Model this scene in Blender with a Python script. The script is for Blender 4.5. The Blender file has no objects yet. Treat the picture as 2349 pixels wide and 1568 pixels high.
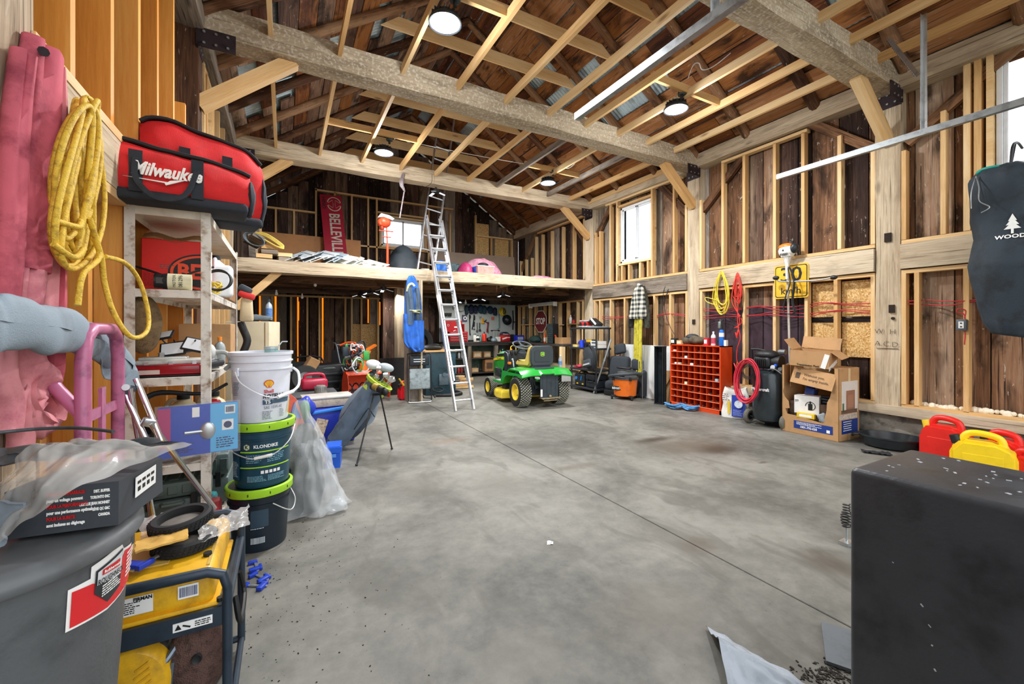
import bpy, bmesh, math, random
from mathutils import Vector, Matrix, Euler, noise
random.seed(7)
S=bpy.context.scene; COL=S.collection
R=math.radians; PI=math.pi
# ---------------------------------------------------------------- camera
H=1.30; YAW=R(28.5); FPX=960.0; CXP=1174.5; CYP=754.0
cam=bpy.data.cameras.new('camera'); camo=bpy.data.objects.new('camera',cam); COL.objects.link(camo)
cam.sensor_width=36; cam.sensor_fit='HORIZONTAL'; cam.lens=FPX/2349*36
cam.shift_y=-(784-CYP)/2349; cam.clip_start=0.02; cam.clip_end=200
camo.location=(0,0,H); camo.rotation_euler=(R(90),0,-YAW); S.camera=camo
# ---------------------------------------------------------------- sky light and exposure
W=bpy.data.worlds.new('sky'); S.world=W; W.use_nodes=True
bgn=W.node_tree.nodes['Background']; bgn.inputs[0].default_value=(0.93,0.96,1.0,1); bgn.inputs[1].default_value=1.9
S.view_settings.view_transform='Standard'; S.view_settings.look='None'
S.view_settings.gamma=1; S.view_settings.use_curve_mapping=False; S.view_settings.exposure=0.45
LAMPS=[(1.23,3.49),(1.32,6.5),(4.18,3.52),(4.23,6.41)]
for x,y in LAMPS:
    l=bpy.data.lights.new('lamp_light','AREA'); l.shape='DISK'; l.size=0.26; l.energy=75; l.color=(0.97,0.98,1.0); l.spread=R(178)
    o=bpy.data.objects.new('lamp_light',l); o.location=(x,y,3.955); COL.objects.link(o)
# added fill points below the lamps, they brighten the timbers and roof
for x,y in LAMPS:
    l=bpy.data.lights.new('timber_fill_light','POINT'); l.shadow_soft_size=0.1; l.energy=34; l.color=(0.95,0.97,1.0)
    o=bpy.data.objects.new('timber_fill_light',l); o.location=(x,y,3.80); COL.objects.link(o)
# the small clusters of panel lights under the loft
for x,y in [(1.9,8.4),(4.0,8.2),(4.2,9.9)]:
    l=bpy.data.lights.new('loft_light','AREA'); l.shape='DISK'; l.size=0.2; l.energy=16; l.color=(1,0.97,0.92); l.spread=R(175)
    o=bpy.data.objects.new('loft_light',l); o.location=(x,y,1.98); COL.objects.link(o)
# ---------------------------------------------------------------- measuring (photo -> metres)
_F=Vector((math.sin(YAW),math.cos(YAW),0)); _Rt=Vector((math.cos(YAW),-math.sin(YAW),0)); _U=Vector((0,0,1)); _C=Vector((0,0,H))
def ray(x,y): return _F+_Rt*((x-CXP)/FPX)-_U*((y-CYP)/FPX)
def PX(x,y,v): r=ray(x,y); return _C+r*(v/r.x)
def PY(x,y,v): r=ray(x,y); return _C+r*(v/r.y)
def PZ(x,y,v=0.0): r=ray(x,y); return _C+r*((v-H)/r.z)
def PD(x,y,d): return _C+ray(x,y)*d
def V(*a): return Vector(a)
# ---------------------------------------------------------------- mesh builder
class B:
    def __init__(s): s.bm=bmesh.new()
    def _add(s,vs,fs,M=None):
        o=[s.bm.verts.new(M@Vector(v) if M else v) for v in vs]
        for f in fs:
            try: s.bm.faces.new([o[i] for i in f])
            except ValueError: pass
        return o
    def box(s,c,sz,rot=None,bev=0,seg=2,taper=1.0):
        hx,hy,hz=[q/2 for q in sz]; M=Matrix.Translation(c)
        if rot: M=M@Euler(rot).to_matrix().to_4x4()
        t=taper
        vs=[(-hx,-hy,-hz),(hx,-hy,-hz),(hx,hy,-hz),(-hx,hy,-hz),(-hx*t,-hy*t,hz),(hx*t,-hy*t,hz),(hx*t,hy*t,hz),(-hx*t,hy*t,hz)]
        fs=[(0,3,2,1),(4,5,6,7),(0,1,5,4),(1,2,6,5),(2,3,7,6),(3,0,4,7)]
        o=s._add(vs,fs,M)
        if bev:
            es=set(); st=set(o)
            for v in o:
                for e in v.link_edges:
                    if e.verts[0] in st and e.verts[1] in st: es.add(e)
            bmesh.ops.bevel(s.bm,geom=list(es),offset=bev,segments=seg,affect='EDGES',profile=0.5,clamp_overlap=True)
        return s
    def cyl(s,p0,p1,r0,r1=None,n=12,cap=True):
        if r1 is None: r1=r0
        p0=Vector(p0); p1=Vector(p1); d=p1-p0
        if d.length<1e-6: return s
        q=d.to_track_quat('Z','Y'); vs=[]; 
        for p,r in ((p0,r0),(p1,r1)):
            for i in range(n):
                a=2*PI*i/n; vs.append(p+q@Vector((r*math.cos(a),r*math.sin(a),0)))
        fs=[(i,(i+1)%n,n+(i+1)%n,n+i) for i in range(n)]
        if cap: fs+= [tuple(range(n-1,-1,-1)),tuple(range(n,2*n))]
        s._add(vs,fs); return s
    def tube(s,pts,r,n=8,closed=False,smooth=0,flat=1.0):
        pts=[Vector(p) for p in pts]
        if smooth: 
            pts,rr=spline(pts,smooth,closed,r if isinstance(r,(list,tuple)) else None)
            if rr: r=rr
        m=len(pts)
        if m<2: return s
        rs=r if isinstance(r,(list,tuple)) else [r]*m
        up=None; rings=[]
        for i,p in enumerate(pts):
            a=pts[(i-1)%m] if (i>0 or closed) else p; b=pts[(i+1)%m] if (i<m-1 or closed) else p
            t=(b-a)
            if t.length<1e-7: t=Vector((0,0,1))
            t.normalize()
            if up is None:
                up=Vector((0,0,1)) if abs(t.z)<0.9 else Vector((0,1,0))
            n1=up-t*up.dot(t)
            if n1.length<1e-5: n1=t.orthogonal()
            n1.normalize(); n2=t.cross(n1); up=n1
            rings.append([p+(n1*math.cos(2*PI*k/n)*flat+n2*math.sin(2*PI*k/n))*rs[i] for k in range(n)])
        vs=[v for g in rings for v in g]; fs=[]
        for i in range(m if closed else m-1):
            j=(i+1)%m
            for k in range(n): fs.append((i*n+k,i*n+(k+1)%n,j*n+(k+1)%n,j*n+k))
        if not closed: fs+=[tuple(range(n-1,-1,-1)),tuple(range((m-1)*n,m*n))]
        s._add(vs,fs); return s
    def lathe(s,prof,n=24,c=(0,0,0),rot=None,a0=0,a1=2*PI,sx=1,sy=1,cap=True):
        if len(prof)>2 and prof[0]==prof[-1]: cap=False
        M=Matrix.Translation(c)
        if rot: M=M@Euler(rot).to_matrix().to_4x4()
        full=abs(a1-a0-2*PI)<1e-6; k=n if full else n+1; vs=[]; fs=[]
        for r,z in prof:
            for i in range(k):
                a=a0+(a1-a0)*i/n; vs.append((sx*r*math.cos(a),sy*r*math.sin(a),z))
        for j in range(len(prof)-1):
            for i in range(n):
                i2=(i+1)%k if full else i+1
                fs.append((j*k+i,j*k+i2,(j+1)*k+i2,(j+1)*k+i))
        if full and cap:
            if prof[0][0]>1e-5: fs.append(tuple(range(k-1,-1,-1)))
            if prof[-1][0]>1e-5: fs.append(tuple(range((len(prof)-1)*k,len(prof)*k)))
        s._add(vs,fs,M); return s
    def prism(s,poly,t,M=None,c=(0,0,0),rot=None):
        """polygon in x,z extruded along y by t (centred)"""
        if M is None:
            M=Matrix.Translation(c)
            if rot: M=M@Euler(rot).to_matrix().to_4x4()
        n=len(poly); vs=[(x,-t/2,z) for x,z in poly]+[(x,t/2,z) for x,z in poly]
        fs=[tuple(range(n)),tuple(range(2*n-1,n-1,-1))]+[(i,n+i,n+(i+1)%n,(i+1)%n) for i in range(n)]
        s._add(vs,fs,M); return s
    def sph(s,c,r,n=12,m=8,rot=None,z0=-1,z1=1):
        if not isinstance(r,(tuple,list)): r=(r,r,r)
        M=Matrix.Translation(c)
        if rot: M=M@Euler(rot).to_matrix().to_4x4()
        a0=math.asin(max(-1,z0)); a1=math.asin(min(1,z1))
        prof=[(math.cos(a0+(a1-a0)*j/m),math.sin(a0+(a1-a0)*j/m)) for j in range(m+1)]
        vs=[]; fs=[]
        for q,z in prof:
            for i in range(n):
                a=2*PI*i/n; vs.append((r[0]*max(q,1e-4)*math.cos(a),r[1]*max(q,1e-4)*math.sin(a),r[2]*z))
        for j in range(m):
            for i in range(n): fs.append((j*n+i,j*n+(i+1)%n,(j+1)*n+(i+1)%n,(j+1)*n+i))
        fs.append(tuple(range(n-1,-1,-1))); fs.append(tuple(range(m*n,(m+1)*n)))
        s._add(vs,fs,M); return s
    def grid(s,fn,nu,nv,th=0):
        vs=[fn(i/nu,j/nv) for j in range(nv+1) for i in range(nu+1)]; k=nu+1
        fs=[(j*k+i,j*k+i+1,(j+1)*k+i+1,(j+1)*k+i) for j in range(nv) for i in range(nu)]
        o=s._add(vs,fs)
        if th:
            s.bm.normal_update()
            g=[f for f in s.bm.faces if all(v in set(o) for v in f.verts)] if len(s.bm.faces)!=len(fs) else list(s.bm.faces)
            bmesh.ops.solidify(s.bm,geom=g,thickness=th)
        return s
    def jit(s,a,sc=3.0,seed=0,fade=None):
        for v in s.bm.verts:
            k=noise.noise_vector(v.co*sc+Vector((seed*7.3,seed*3.1,seed)))
            v.co+=k*a*(fade(v.co) if fade else 1)
        return s
    def xf(s,M): 
        s.bm.transform(M); return s
    def mesh(s,name='m',sm=0.6):
        me=bpy.data.meshes.new(name); bmesh.ops.recalc_face_normals(s.bm,faces=s.bm.faces); s.bm.to_mesh(me); s.bm.free()
        if sm: me.shade_smooth(); me.set_sharp_from_angle(angle=sm)
        return me
def spline(pts,k,closed=False,rr=None):
    out=[];ro=[]; n=len(pts); m=n if closed else n-1
    g=lambda i: pts[i%n] if closed else pts[max(0,min(n-1,i))]
    h=lambda i: rr[i%n] if closed else rr[max(0,min(n-1,i))]
    for i in range(m):
        a,b,c,d=g(i-1),g(i),g(i+1),g(i+2)
        for j in range(k):
            t=j/k; out.append(0.5*((2*b)+(c-a)*t+(2*a-5*b+4*c-d)*t*t+(3*b-a-3*c+d)*t**3))
            if rr: ro.append(h(i)*(1-t)+h(i+1)*t)
    if not closed:
        out.append(pts[-1]); 
        if rr: ro.append(rr[-1])
    return out,ro
def link(name,me,mat,parent=None,loc=None,rot=None):
    o=bpy.data.objects.new(name,me); COL.objects.link(o)
    if mat is not None and not me.materials: me.materials.append(mat)
    if parent is not None: o.parent=parent
    if loc is not None: o.location=loc
    if rot is not None: o.rotation_euler=rot
    return o
def part(name,b,mat,parent,sm=0.6,label=None,loc=None,rot=None,kind=None):
    o=link(name,b.mesh(name,sm) if isinstance(b,B) else b,mat,parent,loc,rot)
    if label: o['label']=label
    if kind: o['kind']=kind
    return o
def tag(o,label,cat,group=None):
    o['label']=label; o['category']=cat
    if group: o['group']=group
    return o
def thing(name,label,cat,loc=(0,0,0),rz=0,group=None,rot=None):
    o=bpy.data.objects.new(name,None); COL.objects.link(o); o.empty_display_size=0.05
    o.location=loc; o.rotation_euler=rot if rot else (0,0,rz)
    return tag(o,label,cat,group)
def one(name,b,mat,label,cat,loc=(0,0,0),rz=0,group=None,rot=None,sm=0.6):
    o=link(name,b.mesh(name,sm) if isinstance(b,B) else b,mat,None,loc,rot if rot else (0,0,rz))
    return tag(o,label,cat,group)
def dup(o,loc=None,rz=None,label=None,parent=None,rot=None):
    c=o.copy(); COL.objects.link(c); c.parent=parent
    if loc is not None: c.location=loc
    if rz is not None: c.rotation_euler=(0,0,rz)
    if rot is not None: c.rotation_euler=rot
    if label: c['label']=label
    for ch in list(o.children): dup(ch,parent=c)
    return c
def struct(name,b=None,mat=None,loc=None):
    if b is None: o=bpy.data.objects.new(name,None); COL.objects.link(o)
    else: o=link(name,b.mesh(name),mat,None,loc)
    o['kind']='structure'; return o
def txt(s,size,mat,parent,loc,rot=(PI/2,0,0),name='lettering',ext=0.0006,sx=1.0,shear=0,align='CENTER',off=0,label=None):
    cu=bpy.data.curves.new('t','FONT'); cu.body=s; cu.size=size; cu.extrude=ext; cu.align_x=align; cu.align_y='CENTER'; cu.shear=shear; cu.offset=off; cu.resolution_u=2
    t=bpy.data.objects.new('t',cu); me=bpy.data.meshes.new_from_object(t); bpy.data.objects.remove(t); bpy.data.curves.remove(cu)
    if sx!=1: me.transform(Matrix.Diagonal((sx,1,1,1)))
    o=link(name,me,mat,parent,loc,rot)
    if label:o['label']=label
    return o
# ---------------------------------------------------------------- materials
def nm(name):
    m=bpy.data.materials.new(name); m.use_nodes=True; nt=m.node_tree; return m,nt,nt.nodes['Principled BSDF']
def N(nt,t,**k):
    n=nt.nodes.new(t)
    for a,b in k.items():
        if a in n.bl_rna.properties: setattr(n,a,b)
        else: n.inputs[a.replace('_',' ')].default_value=b
    return n
def ramp(nt,fac,stops):
    r=nt.nodes.new('ShaderNodeValToRGB'); e=r.color_ramp.elements
    while len(e)<len(stops): e.new(0.5)
    for i,(p,c) in enumerate(stops): e[i].position=p; e[i].color=(c[0],c[1],c[2],1)
    nt.links.new(fac,r.inputs[0]); return r.outputs[0]
def srgb(h):
    h=h.lstrip('#'); c=[int(h[i:i+2],16)/255 for i in (0,2,4)]
    return tuple((v/12.92 if v<=0.04045 else ((v+0.055)/1.055)**2.4) for v in c)
_mc={}
def M(col,rough=0.5,metal=0.0,dirt=0.12,scale=9.0,bump=0.0,alpha=1.0,trans=0,coat=0,dirtcol=None,bs=60):
    key=(col,rough,metal,dirt,scale,bump,alpha,trans,coat,dirtcol)
    if key in _mc: return _mc[key]
    m,nt,p=nm('paint_'+col.strip('#')); c=srgb(col); L=nt.links.new
    if dirt:
        tc=N(nt,'ShaderNodeTexCoord'); no=N(nt,'ShaderNodeTexNoise',Scale=scale,Detail=6.0,Roughness=0.65); L(tc.outputs['Object'],no.inputs['Vector'])
        d=srgb(dirtcol) if dirtcol else tuple(v*(1-dirt*2.2) for v in c)
        hi=tuple(min(1,v*(1+dirt*0.6)) for v in c)
        L(ramp(nt,no.outputs['Fac'],[(0.32,d),(0.5,c),(0.72,hi)]),p.inputs['Base Color'])
        mr=N(nt,'ShaderNodeMapRange'); mr.inputs[3].default_value=max(0.05,rough-0.1); mr.inputs[4].default_value=min(1,rough+0.15); L(no.outputs['Fac'],mr.inputs[0]); L(mr.outputs[0],p.inputs['Roughness'])
    else: p.inputs['Base Color'].default_value=(*c,1); p.inputs['Roughness'].default_value=rough
    p.inputs['Metallic'].default_value=metal
    if bump:
        tc=N(nt,'ShaderNodeTexCoord'); nb=N(nt,'ShaderNodeTexNoise',Scale=float(bs),Detail=4.0); L(tc.outputs['Object'],nb.inputs['Vector'])
        bp=N(nt,'ShaderNodeBump',Strength=bump,Distance=0.01); L(nb.outputs['Fac'],bp.inputs['Height']); L(bp.outputs[0],p.inputs['Normal'])
    if trans: p.inputs['Transmission Weight'].default_value=trans; p.inputs['IOR'].default_value=1.3
    if alpha<1: p.inputs['Alpha'].default_value=alpha
    if coat: p.inputs['Coat Weight'].default_value=coat
    _mc[key]=m; return m
def emit(col,st,name='lamp_glow'):
    m,nt,p=nm(name); p.inputs['Emission Color'].default_value=(*srgb(col),1); p.inputs['Emission Strength'].default_value=st; p.inputs['Base Color'].default_value=(0.8,0.8,0.8,1); return m
def wood(name,stops,ax=0,rough=0.7,gs=1.0,var=0.35,knot=0.5,bump=0.25,spots=0.0,knotcol=None,blot=0.0,crack=0.0,fleck=0.0):
    """grain runs along the object's local axis ax; every board gets its own cut of the grain"""
    m,nt,p=nm(name); L=nt.links.new
    tc=N(nt,'ShaderNodeTexCoord'); oi=N(nt,'ShaderNodeObjectInfo')
    mu=N(nt,'ShaderNodeVectorMath',operation='SCALE'); mu.inputs[0].default_value=(37.7,53.1,71.3); L(oi.outputs['Random'],mu.inputs['Scale'])
    ad=N(nt,'ShaderNodeVectorMath',operation='ADD'); L(tc.outputs['Object'],ad.inputs[0]); L(mu.outputs[0],ad.inputs[1])
    def mp(s):
        q=N(nt,'ShaderNodeMapping'); v=[s[1]]*3; v[ax]=s[0]; q.inputs['Scale'].default_value=v; L(ad.outputs[0],q.inputs[0]); return q.outputs[0]
    n1=N(nt,'ShaderNodeTexNoise',Scale=1.0,Detail=6.0,Roughness=0.62,Distortion=0.6); L(mp((0.7*gs,7*gs)),n1.inputs['Vector'])
    n2=N(nt,'ShaderNodeTexNoise',Scale=1.0,Detail=5.0,Roughness=0.7); L(mp((3.5*gs,75*gs)),n2.inputs['Vector'])
    mx=N(nt,'ShaderNodeMath',operation='MULTIPLY_ADD'); L(n2.outputs['Fac'],mx.inputs[0]); mx.inputs[1].default_value=0.42; 
    m3=N(nt,'ShaderNodeMath',operation='MULTIPLY'); L(n1.outputs['Fac'],m3.inputs[0]); m3.inputs[1].default_value=0.62; L(m3.outputs[0],mx.inputs[2])
    rv=N(nt,'ShaderNodeMath',operation='MULTIPLY_ADD'); L(oi.outputs['Random'],rv.inputs[0]); rv.inputs[1].default_value=var; rv.inputs[2].default_value=-var/2
    fa=N(nt,'ShaderNodeMath',operation='ADD'); L(mx.outputs[0],fa.inputs[0]); L(rv.outputs[0],fa.inputs[1])
    col=ramp(nt,fa.outputs[0],stops)
    h=n2.outputs['Fac']
    if knot:
        vo=N(nt,'ShaderNodeTexVoronoi',Scale=1.0); L(mp((1.6*gs,5.2*gs)),vo.inputs['Vector'])
        kf=N(nt,'ShaderNodeMapRange'); kf.inputs[1].default_value=0.05; kf.inputs[2].default_value=0.15; kf.inputs[3].default_value=knot; kf.inputs[4].default_value=0; L(vo.outputs['Distance'],kf.inputs[0])
        mi=N(nt,'ShaderNodeMix',data_type='RGBA'); L(kf.outputs[0],mi.inputs[0]); L(col,mi.inputs[6]); mi.inputs[7].default_value=(*(knotcol or [v*0.35 for v in stops[0][1]]),1); col=mi.outputs[2]
    def layer(col,sc,lo,hi,amt,cc,det=4.0):
        nz=N(nt,'ShaderNodeTexNoise',Scale=1.0,Detail=det,Roughness=0.6,Distortion=0.5); L(mp(sc),nz.inputs['Vector']); kf=N(nt,'ShaderNodeMapRange'); kf.inputs[1].default_value=lo; kf.inputs[2].default_value=hi; kf.inputs[3].default_value=0; kf.inputs[4].default_value=amt; L(nz.outputs['Fac'],kf.inputs[0])
        mi=N(nt,'ShaderNodeMix',data_type='RGBA'); L(kf.outputs[0],mi.inputs[0]); L(col,mi.inputs[6]); mi.inputs[7].default_value=(*cc,1); return mi.outputs[2]
    dk=[v*0.45 for v in stops[0][1]]
    if blot: col=layer(col,(1.6,4.5),0.52,0.66,blot,dk)
    if crack: col=layer(col,(1.3,85),0.60,0.68,crack,dk,2.0)
    if fleck: col=layer(col,(9,34),0.66,0.71,fleck,(0.66,0.58,0.47),3.0)
    if spots:
        vo=N(nt,'ShaderNodeTexNoise',Scale=34.0,Detail=3.0); L(tc.outputs['Object'],vo.inputs['Vector'])
        kf=N(nt,'ShaderNodeMapRange'); kf.inputs[1].default_value=0.50; kf.inputs[2].default_value=0.66; kf.inputs[3].default_value=0; kf.inputs[4].default_value=spots; L(vo.outputs['Fac'],kf.inputs[0])
        mi=N(nt,'ShaderNodeMix',data_type='RGBA'); L(kf.outputs[0],mi.inputs[0]); L(col,mi.inputs[6]); mi.inputs[7].default_value=(0.72,0.66,0.55,1); col=mi.outputs[2]
    L(col,p.inputs['Base Color']); p.inputs['Roughness'].default_value=rough; p.inputs['Specular IOR Level'].default_value=0.25
    bp=N(nt,'ShaderNodeBump',Strength=bump,Distance=0.004); L(h,bp.inputs['Height']); L(bp.outputs[0],p.inputs['Normal'])
    return m
c_=srgb
PINE=wood('pine_lumber',[(0.2,c_('#ab8049')),(0.45,c_('#d6ab72')),(0.62,c_('#e6c592')),(0.85,c_('#f1dcb4'))],var=0.22,knot=0.6,knotcol=c_('#6b3f1c'),rough=0.6,bump=0.12)
PINEO=wood('pine_panelling',[(0.2,c_('#b46a1e')),(0.45,c_('#d98f3c')),(0.65,c_('#e5a857')),(0.85,c_('#efc07a'))],var=0.22,knot=0.6,knotcol=c_('#7a4316'),rough=0.55,bump=0.08)
BEAM=wood('hewn_beam',[(0.22,c_('#85725c')),(0.45,c_('#b5a186')),(0.6,c_('#cfbea2')),(0.85,c_('#e6dac3'))],var=0.14,blot=0.3,crack=0.75,fleck=0.3,knot=0.5,rough=0.85,bump=0.7,gs=0.9)
BEAMS=wood('hewn_beam_plaster_spots',[(0.22,c_('#746651')),(0.45,c_('#a09078')),(0.62,c_('#b9aa90')),(0.85,c_('#d3c6ab'))],var=0.1,knot=0.3,rough=0.9,bump=0.8,spots=0.55,crack=0.5,blot=0.35)
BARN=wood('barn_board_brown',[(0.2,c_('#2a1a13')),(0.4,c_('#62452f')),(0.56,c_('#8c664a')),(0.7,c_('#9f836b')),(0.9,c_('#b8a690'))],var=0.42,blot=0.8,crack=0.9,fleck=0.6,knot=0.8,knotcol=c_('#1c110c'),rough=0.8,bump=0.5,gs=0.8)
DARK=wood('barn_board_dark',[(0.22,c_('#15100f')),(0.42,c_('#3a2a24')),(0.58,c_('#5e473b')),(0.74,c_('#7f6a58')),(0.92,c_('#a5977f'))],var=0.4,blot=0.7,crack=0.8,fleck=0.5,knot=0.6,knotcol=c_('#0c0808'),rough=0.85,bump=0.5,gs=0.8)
ROOFW=wood('roof_board',[(0.2,c_('#2f1a10')),(0.42,c_('#6e3f25')),(0.58,c_('#96602f')),(0.74,c_('#a9774f')),(0.92,c_('#b99c7d'))],ax=1,var=0.4,blot=0.85,crack=0.9,fleck=0.3,knot=0.85,knotcol=c_('#1c100a'),rough=0.75,bump=0.5,gs=0.8)
ROOFG=wood('roof_board_grey',[(0.22,c_('#2b1e19')),(0.42,c_('#694c3d')),(0.58,c_('#8d6f5a')),(0.74,c_('#ab927c')),(0.92,c_('#c4b6a2'))],ax=1,var=0.45,blot=0.8,crack=0.85,fleck=0.4,knot=0.7,knotcol=c_('#1c120d'),rough=0.8,bump=0.5,gs=0.8)
LOG=wood('log_rafter',[(0.22,c_('#2c1b12')),(0.42,c_('#5f3f2a')),(0.6,c_('#8a6547')),(0.85,c_('#b08e6c'))],var=0.35,blot=0.8,crack=0.6,fleck=0.4,knot=0.5,rough=0.8,bump=1.0,gs=1.2)
GREYW=wood('weathered_grey',[(0.22,c_('#4b4238')),(0.45,c_('#7e7264')),(0.62,c_('#a1968a')),(0.85,c_('#c0b8ac'))],var=0.25,blot=0.5,crack=0.8,fleck=0.3,knot=0.5,rough=0.85,bump=0.6)
def osb():
    m,nt,p=nm('osb'); L=nt.links.new; tc=N(nt,'ShaderNodeTexCoord')
    col=None
    vo=N(nt,'ShaderNodeTexVoronoi',Scale=85.0,Randomness=1.0); vo.feature='F1'
    no=N(nt,'ShaderNodeTexNoise',Scale=6.0,Detail=3.0); L(tc.outputs['Object'],no.inputs['Vector'])
    mi=N(nt,'ShaderNodeMix',data_type='RGBA',blend_type='MIX'); mi.inputs[0].default_value=0.12; L(tc.outputs['Object'],mi.inputs[6]); L(no.outputs['Color'],mi.inputs[7]); L(mi.outputs[2],vo.inputs['Vector'])
    sp=N(nt,'ShaderNodeSeparateColor'); L(vo.outputs['Color'],sp.inputs[0])
    L(ramp(nt,sp.outputs[0],[(0.0,c_('#ad7c3a')),(0.3,c_('#cda05a')),(0.7,c_('#dfba7c')),(1,c_('#edd19a'))]),p.inputs['Base Color'])
    p.inputs['Roughness'].default_value=0.6
    bp=N(nt,'ShaderNodeBump',Strength=0.3,Distance=0.003); L(sp.outputs[1],bp.inputs['Height']); L(bp.outputs[0],p.inputs['Normal']); return m
OSB=osb()
def concrete():
    m,nt,p=nm('concrete_floor'); L=nt.links.new; tc=N(nt,'ShaderNodeTexCoord')
    n1=N(nt,'ShaderNodeTexNoise',Scale=0.9,Detail=8.0,Roughness=0.6,Distortion=0.4); n2=N(nt,'ShaderNodeTexNoise',Scale=9.0,Detail=8.0,Roughness=0.7)
    n3=N(nt,'ShaderNodeTexNoise',Scale=3.2,Detail=4.0,Roughness=0.55,Distortion=1.0)
    mp=N(nt,'ShaderNodeMapping'); mp.inputs['Scale'].default_value=(1.0,0.45,1); L(tc.outputs['Object'],mp.inputs[0])
    for n in (n1,n2): L(tc.outputs['Object'],n.inputs['Vector'])
    L(mp.outputs[0],n3.inputs['Vector'])
    a=N(nt,'ShaderNodeMath',operation='MULTIPLY_ADD'); L(n2.outputs['Fac'],a.inputs[0]); a.inputs[1].default_value=0.3; 
    b=N(nt,'ShaderNodeMath',operation='MULTIPLY'); L(n1.outputs['Fac'],b.inputs[0]); b.inputs[1].default_value=0.7; L(b.outputs[0],a.inputs[2])
    col=ramp(nt,a.outputs[0],[(0.34,c_('#4c4b45')),(0.45,c_('#696861')),(0.55,c_('#7e7c74')),(0.7,c_('#939189'))])
    f=N(nt,'ShaderNodeMapRange'); f.inputs[1].default_value=0.54; f.inputs[2].default_value=0.64; f.inputs[3].default_value=0; f.inputs[4].default_value=0.5; L(n3.outputs['Fac'],f.inputs[0])
    mi=N(nt,'ShaderNodeMix',data_type='RGBA'); L(f.outputs[0],mi.inputs[0]); L(col,mi.inputs[6]); mi.inputs[7].default_value=(*c_('#57554d'),1); col=mi.outputs[2]
    n5=N(nt,'ShaderNodeTexNoise',Scale=34.0,Detail=3.0); L(tc.outputs['Object'],n5.inputs['Vector']); f=N(nt,'ShaderNodeMapRange'); f.inputs[1].default_value=0.70; f.inputs[2].default_value=0.75; f.inputs[3].default_value=0; f.inputs[4].default_value=0.7; L(n5.outputs['Fac'],f.inputs[0])
    mi=N(nt,'ShaderNodeMix',data_type='RGBA'); L(f.outputs[0],mi.inputs[0]); L(col,mi.inputs[6]); mi.inputs[7].default_value=(*c_('#4d4a44'),1); col=mi.outputs[2]
    # oil and tyre stains that belong to the slab: centre x, y, radii, strength
    for (x,y,rx,ry,st,cc) in STAINS:
        q=N(nt,'ShaderNodeMapping'); q.vector_type='POINT'; q.inputs['Location'].default_value=(-x/rx,-y/ry,0); q.inputs['Scale'].default_value=(1/rx,1/ry,0); L(tc.outputs['Object'],q.inputs[0])
        nn=N(nt,'ShaderNodeMix',data_type='RGBA',blend_type='ADD'); nn.inputs[0].default_value=0.55; L(q.outputs[0],nn.inputs[6])
        sb=N(nt,'ShaderNodeVectorMath',operation='SUBTRACT'); L(n2.outputs['Color'],sb.inputs[0]); sb.inputs[1].default_value=(0.5,0.5,0.5); L(sb.outputs[0],nn.inputs[7])
        ln=N(nt,'ShaderNodeVectorMath',operation='LENGTH'); L(nn.outputs[2],ln.inputs[0])
        g=N(nt,'ShaderNodeMapRange'); g.interpolation_type='SMOOTHSTEP'; g.inputs[1].default_value=0.1; g.inputs[2].default_value=1.0; g.inputs[3].default_value=st; g.inputs[4].default_value=0; L(ln.outputs['Value'],g.inputs[0])
        mi=N(nt,'ShaderNodeMix',data_type='RGBA'); L(g.outputs[0],mi.inputs[0]); L(col,mi.inputs[6]); mi.inputs[7].default_value=(*c_(cc),1); col=mi.outputs[2]
    L(col,p.inputs['Base Color']); p.inputs['Roughness'].default_value=0.55; p.inputs['Specular IOR Level'].default_value=0.35
    bp=N(nt,'ShaderNodeBump',Strength=0.15,Distance=0.004); L(n2.outputs['Fac'],bp.inputs['Height']); L(bp.outputs[0],p.inputs['Normal']); return m
def st(px,py,rx,ry,s,c='#3c332a'): q=PZ(px,py); return (q.x,q.y,rx,ry,s,c)
STAINS=[st(1500,1008,0.45,0.14,0.95),st(1645,1030,0.45,0.26,0.95),st(1580,1020,0.85,0.45,0.55,'#5a4d3f'),st(1335,1068,0.35,0.12,0.5,'#5f574b'),st(1905,1290,0.22,0.22,0.6,'#4a4036'),
 st(1150,1110,0.4,0.4,0.5,'#6d685f'),st(960,1110,0.35,0.35,0.5,'#6d685f'),st(905,905,0.5,0.35,0.3,'#8b6b4a'),st(1030,1010,0.4,0.2,0.3,'#8b6f55'),st(1500,1400,0.4,0.3,0.5,'#6f6a60'),st(1200,1500,0.25,0.2,0.25,'#6a655c'),
 st(880,975,0.2,0.05,0.5,'#4a443b'),st(640,1200,0.3,0.4,0.35,'#4f4a42'),st(1200,900,0.9,0.5,0.35,'#5e574d'),st(1600,1250,0.2,0.16,0.55,'#55493a'),st(1290,1075,0.25,0.08,0.4,'#5b5143'),st(1750,1060,0.1,0.04,0.6,'#3c362e')]
CONC=concrete()
GALV=M('#c6cbcd',0.32,0.85,0.12,14); CORR=M('#b4c6cc',0.45,0.3,0.2,5); ALU=M('#d4d6d8',0.3,0.8,0.08,10); CHROME=M('#e0e0e2',0.1,1.0,0.05)
BLACKM=M('#23262a',0.45,0.2,0.25); IRON=M('#3a2f33',0.55,0.5,0.3); BLK=M('#17181a',0.5,0,0.2); RUB=M('#1d1e1f',0.75,0,0.25,20); WHITE=M('#eceae4',0.4,0,0.06)
CARD=M('#b98f61',0.8,0,0.08,7); CARDD=M('#8d6640',0.85,0,0.1,7); RED=M('#c4181c',0.45,0,0.12); LABEL=M('#f2f2ee',0.5,0,0.03)
PLASTIC=M('#e8eef2',0.12,0,0.05,5,alpha=0.32); GLASSC=M('#dfe9ea',0.05,0,0,alpha=0.25)
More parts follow.
